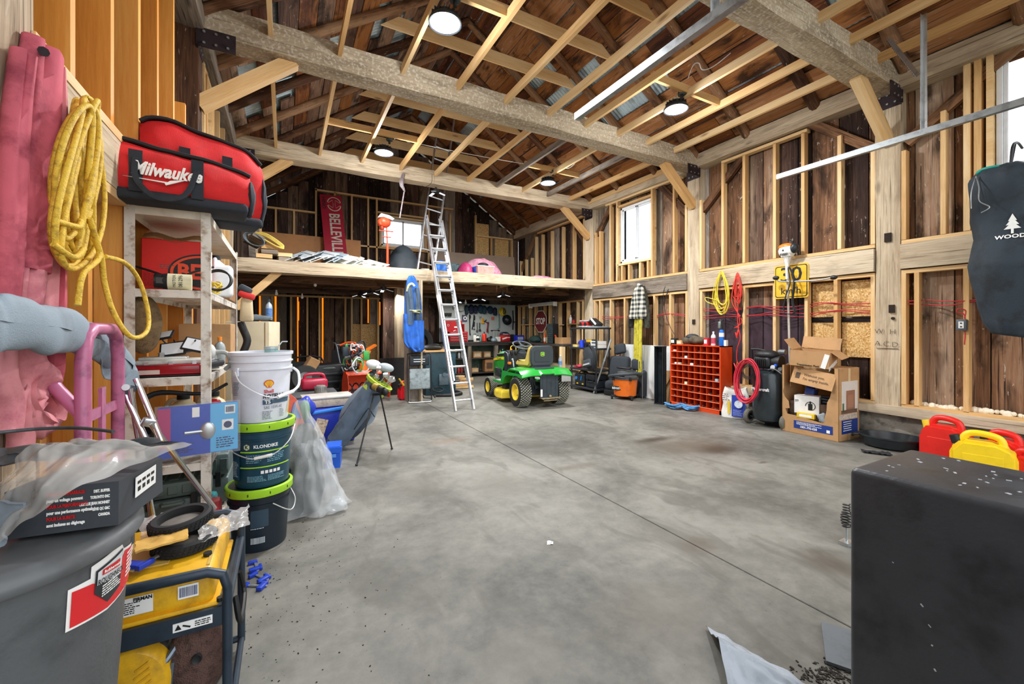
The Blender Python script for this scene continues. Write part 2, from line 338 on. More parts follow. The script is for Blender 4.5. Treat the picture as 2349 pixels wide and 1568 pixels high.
ORG=M('#e2541a',0.4,0,0.1); YEL=M('#f2c619',0.4,0,0.1); BLUE=M('#1c53c6',0.4,0,0.12); NAVY=M('#1c2334',0.5,0,0.15); GRN=M('#1f8f35',0.3,0,0.08)
# ================================================================ the setting
XL,XR,YB_=-0.70,6.10,11.0; EAVE=4.1; SL=0.68; RX=2.7; RZ=EAVE+SL*(RX-XL)
YD,YA,YBm=2.17,4.78,7.565; Y0=-0.7
def roofz(x): return EAVE+SL*((x-XL) if x<RX else (XR-x))
def stick(name,p0,p1,w,h,mat,parent,roll=0,jit=0,ends=None,seed=0,bev=0):
    """a length of timber whose local X runs from p0 to p1; w across, h tall"""
    p0=Vector(p0); p1=Vector(p1); d=p1-p0; L=d.length; x=d.normalized()
    z=Vector((0,0,1)) if abs(x.z)<0.95 else Vector((0,1,0)) if roll==0 else Vector((1,0,0))
    y=z.cross(x).normalized(); z=x.cross(y)
    M4=Matrix((x,y,z)).transposed().to_4x4(); 
    if roll: M4=M4@Matrix.Rotation(roll,4,'X')
    M4.translation=(p0+p1)/2
    b=B()
    if jit:
        n=max(2,int(L/0.22)); vs=[];fs=[]
        for i in range(n+1):
            xx=-L/2+L*i/n
            for k,(a,c) in enumerate(((-1,-1),(0,-1.03),(1,-1),(1.03,0),(1,1),(0,1.03),(-1,1),(-1.03,0))):
                q=noise.noise_vector(Vector((xx*1.7+seed*5.1+p0.x*3+p0.y*2.3,a*1.9+c*2.7,p0.z*3.3+seed)))
                vs.append((xx,a*w/2+q.y*jit,c*h/2+q.z*jit))
        for i in range(n):
            for k in range(8): fs.append((i*8+k,i*8+(k+1)%8,(i+1)*8+(k+1)%8,(i+1)*8+k))
        fs+=[tuple(range(7,-1,-1)),tuple(range(n*8,n*8+8))]
        b._add(vs,fs)
    else: b.box((0,0,0),(L,w,h),bev=bev,seg=1)
    o=link(name,b.mesh(name,0.5),mat,parent); o.matrix_world=M4; return o
# ---- floor: four poured slabs with sawn joints between them
floor=struct('floor')
JX,JY=2.17,4.7
for (x0,x1,y0,y1) in ((-1.1,JX,-3,JY),(JX,6.5,-3,JY),(-1.1,JX,JY,11.4),(JX,6.5,JY,11.4)):
    g=0.004; b=B(); b.box(((x0+x1)/2,(y0+y1)/2,-0.06),(x1-x0-2*g,y1-y0-2*g,0.12),bev=0.003,seg=1); part('slab',b,CONC,floor)
b=B(); b.box((2.7,4.2,-0.16),(7.6,14.4,0.08)); part('joint_bed',b,M('#2c2824',0.95),floor)
b=B(); b.box((2.7,3,-0.3),(80,80,0.1)); part('yard_ground',b,M('#8f8a78',0.95),floor)
b=B()
for k in range(420):
    x=-0.2+abs(random.gauss(0,0.28)); y=random.uniform(0.9,3.4); s=random.uniform(0.001,0.0045); b.box((x+0.05,y,s*0.3),(s*1.6,s,s*0.6),(0,0,random.random()*3))
for k in range(260):
    q=PZ(1900+random.gauss(0,45),1548+random.gauss(0,16)); s=random.uniform(0.002,0.007); b.box((q.x,q.y,s*0.3),(s*1.8,s,s*0.6),(0,0,random.random()*3))
o=part('grit',b,M('#2b241d',0.95),floor,kind='stuff')
# ---- right wall
wr=struct('wall_right')
STX=XR+0.045; BX=XR+0.15
y=Y0; k=0
while y<YB_+0.1:
    w=random.uniform(0.17,0.33); y1=min(y+w,YB_+0.1)
    purple=3.05<(y+y1)/2<4.62
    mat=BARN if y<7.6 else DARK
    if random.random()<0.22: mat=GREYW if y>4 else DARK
    off=random.uniform(0,0.012)
    if purple:
        stick('board',(BX+off,(y+y1)/2,0.3),(BX+off,(y+y1)/2,1.62),0.022,y1-y-0.012,M('#3a2833',0.6,0,0.3,7,dirtcol='#1f1519'),wr,roll=PI/2)
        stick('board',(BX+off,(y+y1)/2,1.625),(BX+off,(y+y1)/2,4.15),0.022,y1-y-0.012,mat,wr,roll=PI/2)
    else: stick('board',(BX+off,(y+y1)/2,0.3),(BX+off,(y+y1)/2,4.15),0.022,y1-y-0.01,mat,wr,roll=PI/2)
    y=y1; k+=1
# window openings are cut by leaving the boards behind the window as they are outside the pane: see window_1
b=B(); b.box((BX+0.06,5.2,2.2),(0.006,12.0,4.2)); part('building_paper',b,M('#1d1a1a',0.9),wr)
def vstud(y,z0,z1,x=STX,p=None,w=0.040,d=0.088,mat=None): return stick('stud',(x,y,z0),(x,y,z1),w,d,mat or PINE,p or wr,roll=PI/2 if False else 0)
def vst(y,z0,z1,p=wr,mat=PINE): # stud in the right wall: narrow side to the room
    return stick('stud',(STX,y,z0),(STX,y,z1),0.09,0.041,mat,p,roll=0)
def hst(y0,y1,z,p=wr): return stick('stud_plate',(STX,y0,z),(STX,y1,z),0.09,0.04,PINE,p)
for yy in (4.64,4.24,3.89,3.44,3.07): vst(yy,2.3,3.93 if 3.0<yy<4.3 else 3.45)
vst(2.65,2.3,3.72); vst(2.31,2.3,3.4)
hst(3.02,4.26,3.945)
for yy in (4.63,3.89,3.44,3.03,2.69,2.31): vst(yy,0.45,1.92)
for a,b_ in ((4.66,2.29),(7.40,4.90),(2.05,Y0)): hst(a,b_,2.275); hst(a,b_,1.94); hst(a,b_,0.435)
for yy in (7.33,7.18,6.85,6.645,5.70,5.19,4.93): vst(yy,2.3,3.95 if 5<yy<7 else 3.45)
for yy in (7.36,7.19,6.84,6.42,5.64,5.27,4.92): vst(yy,0.45,1.92)
vst(2.03,2.3,3.3); vst(1.71,2.3,3.6); vst(2.03,0.45,1.92); vst(1.92,0.45,1.92); vst(1.54,0.45,1.92); vst(0.9,0.45,1.92)
hst(7.0,5.05,3.97)
for yy in (10.75,10.43,10.11,9.88,9.55,9.1,8.6,8.15,7.75): vst(yy,2.45,3.3+0.55*(yy<10)+0.0,mat=PINE)
for yy in (10.85,10.6,10.2,9.9,9.45,9.2,8.75,8.4,8.0,7.8): vst(yy,0.3,1.95)
hst(10.9,7.75,1.97); hst(9.8,7.75,3.93)
for i,(yy,z) in enumerate(((10.4,1.42),(9.0,1.40),(8.1,1.42))): stick('wall_shelf',(STX-0.01,yy+0.25,z),(STX-0.01,yy-0.35,z),0.11,0.02,PINE,wr)
# timber frame: sill, posts, girts, plate
stick('sill',(XR+0.02,Y0,0.375),(XR+0.02,YB_,0.375),0.2,0.1,BEAM,wr,jit=0.012)
for yy in (YD,YA,YBm): stick('post',(XR+0.11,yy,0.42),(XR+0.11,yy,4.05),0.22,0.23 if yy!=YBm else 0.3,BEAM,wr,roll=0,jit=0.012,seed=yy)
for i,(a,b_) in enumerate(((YD+0.12,YA-0.12),(YA+0.12,YBm-0.16),(Y0,YD-0.12))): stick('girt',(XR+0.06,a,2.11),(XR+0.06,b_,2.11),0.18,0.27,BEAM if i!=1 else GREYW,wr,jit=0.012,seed=i)
stick('girt',(XR+0.06,YBm+0.15,2.12),(XR+0.06,YB_,2.12),0.18,0.27,DARK,wr,jit=0.01)
for i,(a,b_) in enumerate(((Y0,YA),(YA,YB_))): stick('wall_plate',(XR+0.05,a,4.10),(XR+0.05,b_,4.10),0.24,0.22,BEAM,wr,jit=0.015,seed=i+3)
for (y0,z0,y1,z1) in ((4.66,3.28,3.9,3.98),(2.30,3.42,2.98,4.02),(2.03,3.40,1.2,4.02),(4.92,3.3,5.55,3.98),(7.4,3.35,6.85,3.97),(7.75,3.3,8.3,3.98),(10.8,3.0,9.9,3.98)):
    stick('old_brace',(XR+0.07,y0,z0),(XR+0.07,y1,z1),0.06,0.11,LOG,wr,jit=0.01,seed=y0)
# foundation kerb of rough parged stone
b=B()
def kf(u,v): 
    yy=Y0+(YB_-Y0)*u; q=noise.noise(Vector((yy*2.2,v*1.2,3)))*0.05+noise.noise(Vector((yy*9,v*4,1)))*0.015
    return Vector((XR+0.03-0.02*math.sin(v*3)+q, yy, 0.33*v))
b.grid(kf,220,8); part('foundation_kerb',b,M('#8f8a7e',0.95,0,0.3,8,bump=0.8,bs=25),wr,sm=1.0)
# osb behind the studs beside the carved post, foam in the seams
for (y0,y1,z0,z1) in ((2.29,2.67,0.95,1.9),(2.71,3.01,0.95,1.9)):
    b=B(); b.box((XR+0.125,(y0+y1)/2,(z0+z1)/2),(0.012,y1-y0,z1-z0)); part('osb_panel',b,OSB,wr)
stick('seam_board',(XR+0.115,2.3,1.42),(XR+0.115,3.01,1.42),0.01,0.07,DARK,wr,roll=0)
b=B()
for (y0,y1,z) in ((1.98,1.88,0.47),(1.86,1.56,0.46),(1.5,0.9,0.47)):
    n=int(abs(y1-y0)/0.04)+2
    for i in range(n):
        t=i/(n-1); b.sph((XR+0.1+random.uniform(-.02,.01),y0+(y1-y0)*t,z+random.uniform(-.005,.01)),random.uniform(0.018,0.04),8,5)
part('spray_foam',b,M('#efe6cf',0.8,0,0.1,30,bump=0.6),wr)
# carved letters and mortice on the second post
for s,y_,z_ in (('W',2.245,1.27),('H',2.12,1.265),('A.',2.25,1.13),('C.',2.17,1.125),('D.',2.09,1.12)):
    txt(s,0.085,M('#4a3a2c',0.9,0,0),wr,(XR-0.014,y_,z_),(PI/2,0,-PI/2),'carved_letter',ext=0.001,off=-0.002)
b=B(); b.box((XR-0.012,2.17,1.075),(0.004,0.2,0.006)); part('carved_line',b,M('#4a3a2c',0.9,0,0),wr)
b=B(); b.box((XR-0.006,2.13,1.53),(0.03,0.05,0.09)); b.cyl((XR-0.02,2.12,1.42),(XR+0.02,2.12,1.42),0.016); b.box((XR-0.006,2.165,2.35),(0.03,0.06,0.10)); b.box((XR-0.008,4.76,1.42),(0.03,0.05,0.08)); part('mortice',b,M('#2a1d13',0.95),wr)
# ---- windows
FR=M('#e9edf0',0.35,0,0.04)
PANE=None
def panemat():
    m,nt,p=nm('window_glass'); p.inputs['Base Color'].default_value=(0.95,0.98,1,1); p.inputs['Transmission Weight'].default_value=1; p.inputs['Roughness'].default_value=0.0; p.inputs['IOR'].default_value=1.02; return m
PANE=panemat()
def window(name,c,w,h,axis,wall):
    """sliding window; axis 'x' = in the side wall, 'y' = in the gable. a pine box lines the hole."""
    o=struct(name); o.location=c; o.rotation_euler=(0,0,-PI/2 if axis=='x' else 0)
    f=0.045
    b=B()
    for sx in (-1,1): b.box((sx*(w/2-f/2),0,0),(f,0.07,h),bev=0.004,seg=1)
    for sz in (-1,1): b.box((0,0,sz*(h/2-f/2)),(w,0.07,f),bev=0.004,seg=1)
    part('window_frame',b,FR,o)
    for sx in (-1,1):
        b=B(); cw=(w-2*f)/2
        cx=sx*cw/2*0.98; yy=0.012*sx
        for q in (-1,1): b.box((cx+q*(cw/2-0.014),yy,0),(0.03,0.025,h-2*f))
        for q in (-1,1): b.box((cx,yy,q*(h/2-f-0.014)),(cw,0.025,0.03))
        s=part('sash',b,FR,o)
        b=B(); b.box((cx,yy,0),(cw-0.05,0.005,h-2*f-0.05)); part('pane',b,PANE,s)
    for q in (-1,1):
        b=B(); b.box((q*(w/2+0.03),-0.045,0),(0.045,0.1,h+0.13)); part('rough_frame',b,PINE,o)
        b=B(); b.box((0,-0.045,q*(h/2+0.03)),(w+0.06,0.1,0.04)); part('rough_frame',b,PINE,o)
    return o
window('window_1',(XR+0.10,6.165,3.235),0.87,1.15,'x',wr)
window('window_2',(XR+0.10,0.95,3.46),0.8,1.26,'x',wr)
for k in range(2):
    y_=1.46+k*0.075; stick('stud',(STX,y_,2.3),(STX,y_,4.0),0.09,0.05,PINE,wr)
for yy in (6.5,6.3,6.0,5.8): vst(yy,2.3,2.6)
window('window_3',(2.735,YB_+0.05,3.80),1.13,0.72,'y',None)
# cut the boards behind the windows
def cut(parent,ax,lo,hi,z0,z1):
    for o in list(parent.children):
        if not (o.name.startswith('board') or o.name.startswith('building_paper') or o.name.startswith('backing')): continue
        bb=[o.matrix_world@Vector(c) for c in o.bound_box]; a0=min(v[ax] for v in bb); a1=max(v[ax] for v in bb); b0=min(v.z for v in bb); b1=max(v.z for v in bb)
        if a1<=lo+0.005 or a0>=hi-0.005 or b1<=z0 or b0>=z1: continue
        bm=bmesh.new(); bm.from_mesh(o.data); bm.transform(o.matrix_world); ins=bpy.data.meshes
        geo=bm
        e=Vector((0,0,0)); e[ax]=1
        for co,no in ((lo,-1),(hi,1)):
            if a0<co<a1: bmesh.ops.bisect_plane(geo,geom=geo.verts[:]+geo.edges[:]+geo.faces[:],plane_co=e*co,plane_no=e)
        for co in (z0,z1):
            if b0<co<b1: bmesh.ops.bisect_plane(geo,geom=geo.verts[:]+geo.edges[:]+geo.faces[:],plane_co=Vector((0,0,co)),plane_no=Vector((0,0,1)))
        kill=[f for f in bm.faces if lo-1e-4<f.calc_center_median()[ax]<hi+1e-4 and z0-1e-4<f.calc_center_median().z<z1+1e-4]
        bmesh.ops.delete(bm,geom=kill,context='FACES')
        bm.transform(o.matrix_world.inverted()); me=o.data.copy(); bm.to_mesh(me); bm.free(); o.data=me
bpy.context.view_layer.update()
cut(wr,1,5.74,6.59,2.68,3.79); cut(wr,1,0.56,1.34,2.85,4.07)
# ---- back wall with the gable
wb=struct('wall_back')
x=XL-0.15; k=0
GXS=sorted(PY(px,760,YB_+0.12).x for px in (596,632,684,740,845,872))
while x<XR+0.15:
    w=random.uniform(0.2,0.34); x1=min(x+w,XR+0.15)
    for g_ in GXS:
        if x+0.06<g_<x1+0.1: x1=g_; break
    xm=(x+x1)/2; top=min(roofz(max(XL,min(XR,x))),roofz(max(XL,min(XR,x1))))+0.05
    gap=0.014
    
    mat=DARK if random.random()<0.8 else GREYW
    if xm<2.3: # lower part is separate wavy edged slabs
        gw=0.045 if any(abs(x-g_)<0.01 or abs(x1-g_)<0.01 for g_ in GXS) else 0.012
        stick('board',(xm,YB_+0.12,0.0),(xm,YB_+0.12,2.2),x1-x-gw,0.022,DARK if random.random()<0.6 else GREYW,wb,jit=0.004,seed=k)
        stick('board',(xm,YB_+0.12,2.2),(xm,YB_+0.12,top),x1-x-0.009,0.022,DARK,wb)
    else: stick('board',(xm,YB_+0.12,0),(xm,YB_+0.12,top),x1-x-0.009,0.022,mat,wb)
    x=x1; k+=1
# added translucent orange sheet outside, gives the board gaps their amber glow
m,nt,p=nm('orange_glow_sheet'); nt.nodes.remove(p); t=N(nt,'ShaderNodeBsdfTranslucent'); t.inputs[0].default_value=(*c_('#ffb04a'),1); nt.links.new(t.outputs[0],nt.nodes['Material Output'].inputs[0])
GAPS=[(PY(px,py,YB_+0.12).x,w,z0,z1) for px,py,w,z0,z1 in ((596,700,0.035,1.2,2.1),(632,720,0.04,0.9,2.1),(684,800,0.075,0.1,2.1),(740,760,0.045,0.3,2.1),(845,720,0.035,1.45,2.1),(872,720,0.03,1.4,2.0),(688,740,0.05,1.5,1.95))]
xs_=[XL-0.15]+sorted([g[0] for g in GAPS])+[2.6]
b=B(); b.box((0.9,YB_+0.20,1.1),(3.4,0.002,2.1)); part('orange_glow_sheet',b,m,wb)
BK_=M('#141112',0.9)  # dark backing added to hide the orange sheet away from chosen gaps
for (a,c) in zip(xs_[:-1],xs_[1:]):
    ga=[g for g in GAPS if g[0]==a]; gc=[g for g in GAPS if g[0]==c]; x0=a+(ga[0][1]/2 if ga else 0); x1=c-(gc[0][1]/2 if gc else 0)
    if x1>x0: b=B(); b.box(((x0+x1)/2,YB_+0.165,1.08),(x1-x0,0.01,2.16)); part('backing',b,BK_,wb)
for g in GAPS:
    for (z0,z1) in ((0,g[2]),(g[3],2.16)):
        if z1>z0+0.01: b=B(); b.box((g[0],YB_+0.165,(z0+z1)/2),(g[1]+0.01,0.01,z1-z0)); part('backing',b,BK_,wb)
b=B(); b.prism([(XL-0.15,2.12),(XR+0.15,2.12),(XR+0.15,4.0),(RX,6.4),(XL-0.15,4.0)],0.01,c=(0,YB_+0.17,0)); o=part('backing',b,M('#141112',0.9),wb)
b=B(); b.box((4.35,YB_+0.17,1.0),(3.8,0.01,2.3)); part('backing',b,M('#141112',0.9),wb)
bpy.context.view_layer.update(); cut(wb,0,2.19,3.28,3.47,4.13)
def bst(x,z0,z1): return stick('stud',(x,YB_+0.045,z0),(x,YB_+0.045,z1),0.09 if False else 0.041,0.09,PINE,wb,roll=PI/2)
for x_ in (-0.18,0.19): bst(x_,2.4,4.05)
for x_,z in ((0.655,4.65),(1.07,4.62),(1.46,4.6),(1.85,4.6),(2.06,4.6),(3.42,4.55),(4.03,4.5),(4.80,4.55),(5.3,3.97),(5.98,3.97)): bst(x_,2.4,z)
def bpl(x0,x1,z): stick('stud_plate',(x0,YB_+0.045,z),(x1,YB_+0.045,z),0.09,0.04,PINE,wb)
bpl(-0.6,0.64,4.07); bpl(0.64,4.12,4.62); bpl(4.8,6.0,3.97); bpl(2.08,3.4,4.28); bpl(1.6,3.5,3.38)
for x_ in (-0.25,0.13,0.47,0.73,1.31,1.46,1.69,2.09,2.6,3.1): bst(x_,0.05,2.05)
bpl(-0.6,2.14,2.07)
for (x0,x1,z0,z1) in ((1.5,2.13,0.2,1.42),(4.83,5.25,3.1,4.35),(5.45,5.9,3.0,3.95)):
    b=B(); b.box(((x0+x1)/2,YB_+0.10,(z0+z1)/2),(x1-x0,0.012,z1-z0)); part('osb_panel',b,OSB,wb)
# boards with the sloping rafter pair at the gable
for s_ in (0,1):
    a=(XL,YB_-0.06,EAVE+0.02) if s_==0 else (XR,YB_-0.06,EAVE+0.02)
    stick('gable_rafter',a,(RX,YB_-0.06,RZ+0.02),0.1,0.12,LOG,wb,jit=0.01,seed=s_)
# ---- left wall
wl=struct('wall_left'); BXL=XL-0.14
def lst(y,z0,z1,mat=PINE,w=0.042,d=0.14): return stick('stud',(XL-d/2,y,z0),(XL-d/2,y,z1),d,w,mat,wl)
for y_,z in ((2.17,4.0),(2.58,4.0),(2.99,4.0),(3.37,4.0),(3.80,3.95),(4.2,3.1)): lst(y_,2.24,z,PINEO)
for y_ in (1.5,1.95,2.33,2.74,3.15,3.6,4.1,4.5): lst(y_,0.1,1.9,PINEO)
y=4.95
while y<YB_:
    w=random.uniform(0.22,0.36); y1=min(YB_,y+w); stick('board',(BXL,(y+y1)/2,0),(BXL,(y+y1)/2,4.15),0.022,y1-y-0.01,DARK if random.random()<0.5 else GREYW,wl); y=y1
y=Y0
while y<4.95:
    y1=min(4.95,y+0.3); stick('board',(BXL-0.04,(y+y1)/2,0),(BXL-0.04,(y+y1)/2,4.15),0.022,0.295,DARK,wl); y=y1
for yy in (1.74,YA,YBm): stick('post',(XL-0.09,yy,0),(XL-0.09,yy,4.2),0.2,0.24,BEAM if yy!=YA else LOG,wl,jit=0.012,seed=yy)
stick('wall_plate',(XL-0.05,Y0,4.10),(XL-0.05,YB_,4.10),0.22,0.2,GREYW,wl,jit=0.012)
stick('girt',(XL-0.05,1.85,2.06),(XL-0.05,YA,2.06),0.14,0.24,BEAM,wl,jit=0.01)
stick('stud_plate',(XL-0.05,1.85,2.205),(XL-0.05,YA,2.205),0.14,0.04,PINE,wl)
stick('stud_plate',(XL-0.05,1.85,1.92),(XL-0.05,YA,1.92),0.14,0.04,PINE,wl)
for y_ in (5.3,5.75,6.2,6.7,7.2): lst(y_,0.1,3.95)
b=B(); b.box((BXL+0.03,3.4,0.9),(0.012,2.3,1.7)); part('osb_panel',b,M('#a9672a',0.6,0,0.2,12),wl)
window('window_4',(XL-0.10,5.45,3.5),0.5,0.8,'x',None).rotation_euler=(0,0,PI/2)
bpy.context.view_layer.update(); cut(wl,1,5.21,5.69,3.12,3.88)
# ---- ceiling: tie beams, joists, rafters, collar ties, roof boards, iron roof
ce=struct('ceiling')
stick('tie_beam',(XL-0.05,YD,4.12),(XR+0.1,YD,4.12),0.24,0.27,BEAMS,ce,jit=0.018,seed=1)
b1=stick('tie_beam',(XL-0.1,YA,4.12),(XR+0.1,YA,4.12),0.24,0.28,BEAMS,ce,jit=0.02,seed=2)
stick('tie_beam',(XL-0.05,YBm,4.09),(XR+0.1,YBm,4.09),0.22,0.25,BEAM,ce,jit=0.018,seed=3)
def knee(p0,p1): stick('knee_brace',p0,p1,0.10,0.13,PINE,ce)
for y_ in (YA,YBm): knee((XL,y_,3.36),(XL+0.78,y_,4.0)); knee((XR,y_,3.38),(XR-0.72,y_,3.99))
knee((XR,YD,3.44),(XR-0.74,YD,4.0))
JXS=[-0.12,0.5,1.15,1.8,2.44,3.08,3.7,4.3,4.9,5.5]
for i,x_ in enumerate(JXS):
    stick('joist',(x_,YD+0.1,4.165),(x_,YA-0.1,4.165),0.04,0.09,PINE,ce)
    stick('joist',(x_,YA+0.1,4.15),(x_,YBm-0.09,4.15),0.04,0.09,GREYW if i in (6,8) else PINE,ce)
    stick('joist',(x_+0.04,Y0,4.17),(x_+0.04,YD-0.11,4.17),0.04,0.09,PINE,ce)
stick('joist',(6.02,YA+0.1,4.15),(6.02,YBm-0.09,4.15),0.04,0.09,PINE,ce)
# short blocks that carry the lamps
for (x0,x1,y_) in ((0.5,1.8,6.35),(3.7,4.9,6.35),(3.7,4.9,3.45),(0.5,1.8,3.4)): stick('lamp_block',(x0,y_,4.2),(x1,y_,4.2),0.04,0.09,PINE,ce)
RY=[-0.5,0.3,1.15,2.0,2.9,3.82,4.68,5.55,6.55,7.4,8.3,9.25,10.15]
for i,y_ in enumerate(RY):
    for s_ in (0,1):
        ex=XL if s_==0 else XR; a=Vector((ex,y_,EAVE+0.06)); e=Vector((RX,y_,RZ+0.06)); n=16; pts=[];rs=[]
        if s_==0: a=a-Vector((0.12,0,0.12*SL))
        for j in range(n+1):
            t=j/n; p=a.lerp(e,t); q=noise.noise_vector(Vector((t*3,i*5.1+s_*9,2))); pts.append(p+Vector((0,q.y*0.03,q.z*0.012)))
            rs.append(0.07*(1-0.15*t)+noise.noise(Vector((t*14,i*3.3,s_*4)))*0.008)
        b=B(); b.tube(pts,rs,9)
        mid=(a+e)/2; d=(e-a).normalized(); y4=Vector((0,0,1)).cross(d).normalized(); z4=d.cross(y4); M4=Matrix((d,y4,z4)).transposed().to_4x4(); M4.translation=mid
        b.xf(M4.inverted()); o=link('rafter',b.mesh('rafter',1.0),LOG,ce); o.matrix_world=M4
for y_ in RY[3:]: 
    zc=5.36; x0=XL+(zc-EAVE)/SL; x1=XR-(zc-EAVE)/SL
    b=B(); b.prism([(x0-2.7-0.05,-0.09),(x1-2.7+0.07,-0.09),(x1-2.7-0.18,0.09),(x0-2.7+0.18,0.09)],0.022); o=part('collar_tie',b,PINE,ce,loc=(2.7,y_+0.07,zc))
def slope(s_,t,off): # t metres up the slope from the eave
    c,s2=math.cos(math.atan(SL)),math.sin(math.atan(SL)); ex=XL-0.35 if s_==0 else XR+0.35; sg=1 if s_==0 else -1
    return Vector((ex+sg*(t*c)-sg*s2*off,0,EAVE+0.125-0.35*SL+t*s2+c*off))
ANG=math.atan(SL); LEN=(RX-XL+0.35)/math.cos(ANG)
for s_ in (0,1):
    t=0.0; r=0
    while t<LEN-0.05:
        w=random.uniform(0.19,0.27); w=min(w,LEN-t); cuts=sorted([Y0]+[random.uniform(2,4.4),random.uniform(6,8.6)]+[YB_+0.3])
        for a,b_ in zip(cuts[:-1],cuts[1:]):
            missing=random.random()<(0.2 if s_ else 0.34)
            if missing and b_-a>2:
                q_=random.uniform(0.15,0.6); segs=[(a,a+(b_-a)*q_),(a+(b_-a)*(q_+0.28),b_)]
            elif missing: segs=[]
            else: segs=[(a,b_)]
            for (u,v) in segs:
                g=0.008 if random.random()<0.7 else 0.03
                b=B(); b.box((0,0,0),(w-g,v-u-0.01,0.022)); p=slope(s_,t+w/2,0); p.y=(u+v)/2
                part('roof_board',b,ROOFW if s_ else (ROOFG if random.random()<0.7 else ROOFW),ce,loc=p,rot=(0,-ANG if s_==0 else ANG,0))
        t+=w+(0.05 if random.random()<0.2 else 0); r+=1
    b=B(); nY=int((YB_+0.6-Y0)/0.0085)
    def cf(u,v,s_=s_):
        p=slope(s_,v*(LEN+0.1),0.055); yy=Y0-0.2+(YB_+0.7-Y0)*u; p+=Vector((0,0,0.010*math.sin(yy*2*PI/0.068))); p.y=yy; return p
    b.grid(cf,nY,1); part('corrugated_roofing',b,CORR,ce,sm=1.2)
b=B(); b.box((RX,(YB_+Y0)/2,RZ+0.33),(0.5,YB_-Y0+0.8,0.03)); part('ridge_cap',b,GALV,ce)
# iron connector plates where beams meet posts
def plate(x,y,z,sx):
    b=B(); b.box((x,y,z),(0.012,0.25,0.2)); b.box((x-sx*0.14,y-0.13,z+0.0),(0.3,0.012,0.17)); o=part('iron_plate',b,IRON,ce)
    b=B()
    for i in (-1,0,1):
        for j in (-1,1): b.cyl((x-sx*0.14+i*0.09,y-0.14,z+j*0.05),(x-sx*0.14+i*0.09,y-0.148,z+j*0.05),0.012,n=6); b.cyl((x-sx*0.008,y+i*0.07,z+j*0.05),(x-sx*0.014,y+i*0.07,z+j*0.05),0.012,n=6)
    part('bolt',b,GALV,o)
plate(XR-0.005,YA,3.93,1); plate(XR-0.005,YD,3.93,1); plate(XL+0.01,YA,3.93,-1); plate(XR-0.005,YBm,3.90,1); plate(XL+0.01,YBm,3.93,-1)
# ---- loft
lo=struct('loft_floor')
stick('loft_beam',(XL,YBm,2.27),(2.4,YBm,2.28),0.26,0.2,BEAM,lo,jit=0.02,seed=8)
stick('loft_beam',(2.35,YBm-0.03,2.28),(XR+0.05,YBm-0.02,2.29),0.27,0.19,BEAM,lo,jit=0.022,seed=9)
for i,y_ in enumerate((8.35,9.1,9.9,10.65)): stick('loft_joist',(XL,y_,2.19),(XR,y_,2.19),0.14,0.16,BARN if i<2 else DARK,lo,jit=0.008,seed=i)
x=XL
while x<XR:
    w=random.uniform(0.2,0.3); w=min(w,XR-x); stick('deck_board',(x+w/2,YBm+0.05,2.37),(x+w/2,YB_,2.37),w-0.008,0.03,GREYW if random.random()<0.4 else BARN,lo); x+=w
for x_ in (3.6,4.2,4.8,5.4): stick('small_joist',(x_,YBm+0.14,2.28),(x_,8.28,2.28),0.04,0.13,PINE,lo)
stick('loft_post',(2.02,YBm-0.0,0),(2.02,YBm,2.18),0.2,0.22,GREYW,lo,jit=0.01); 
stick('post_board',(2.14,YBm-0.13,0),(2.14,YBm-0.13,2.17),0.03,0.26,BEAM,lo)
for px_,w in ((893,0.24),(928,0.28)):
    q=PZ(px_,897 if px_<900 else 902); stick('log_post',(q.x,q.y+0.15,0),(q.x,q.y+0.15,2.12),w,w,BEAM if px_>900 else DARK,lo,jit=0.012,seed=px_)
stick('knee_brace',(XL+0.05,YBm-0.02,1.62),(XL+0.62,YBm-0.02,2.2),0.09,0.11,PINE,lo)
b=B(); b.box((2.1,7.9,1.2),(0.01,0.01,0.01))
# ================================================================ helpers for print and containers
def bend(me,r,z0,ang,e=0.0008):
    tp=0.224+0.0774*(z0-0.70) if r==0.2335 else 0
    for v in me.vertices:
        a=ang+v.co.x/r; h=(tp+0.0774*v.co.y if tp else r)+e+max(0,v.co.z); v.co=Vector((h*math.sin(a),-h*math.cos(a),z0+v.co.y))
    me.update(); return me
def ctxt(s,size,mat,parent,r,z,ang=0,sx=1.0,shear=0,off=0,name='lettering'):
    o=txt(s,size,mat,parent,(0,0,0),(0,0,0),name,0.0,sx,shear,off=off); bend(o.data,r,z,ang); return o
def cpatch(w,h,r,z,ang,mat,parent,name='print_panel',e=0.0004,n=10,skew=0):
    b=B(); b.grid(lambda u,v:Vector(((u-.5)*w+skew*(v-.5)*h,(v-.5)*h,0)),n,2); me=b.mesh(name,0); bend(me,r,z,ang,e); return link(name,me,mat,parent)
def lines(b,x0,x1,z0,z1,n,y=0,dens=1.0,th=None):
    """rows of tiny bars that read as small print"""
    hz=(z1-z0)/n
    for i in range(n):
        z=z1-hz*(i+.5); x=x0; e=x1-(x1-x0)*random.random()*0.35
        while x<e:
            w=random.uniform(0.3,1.4)*hz*1.6; w=min(w,e-x); b.box((x+w/2,y,z),(w,0.0008,hz*0.45)); x+=w+hz*0.35
    return b
def barcode(b,x,z,w,h,y=0):
    q=0
    while q<w: 
        t=random.choice((0.012,0.02,0.03))*w; b.box((x+q+t/2,y,z),(t,0.0008,h)); q+=t+random.choice((0.012,0.025))*w
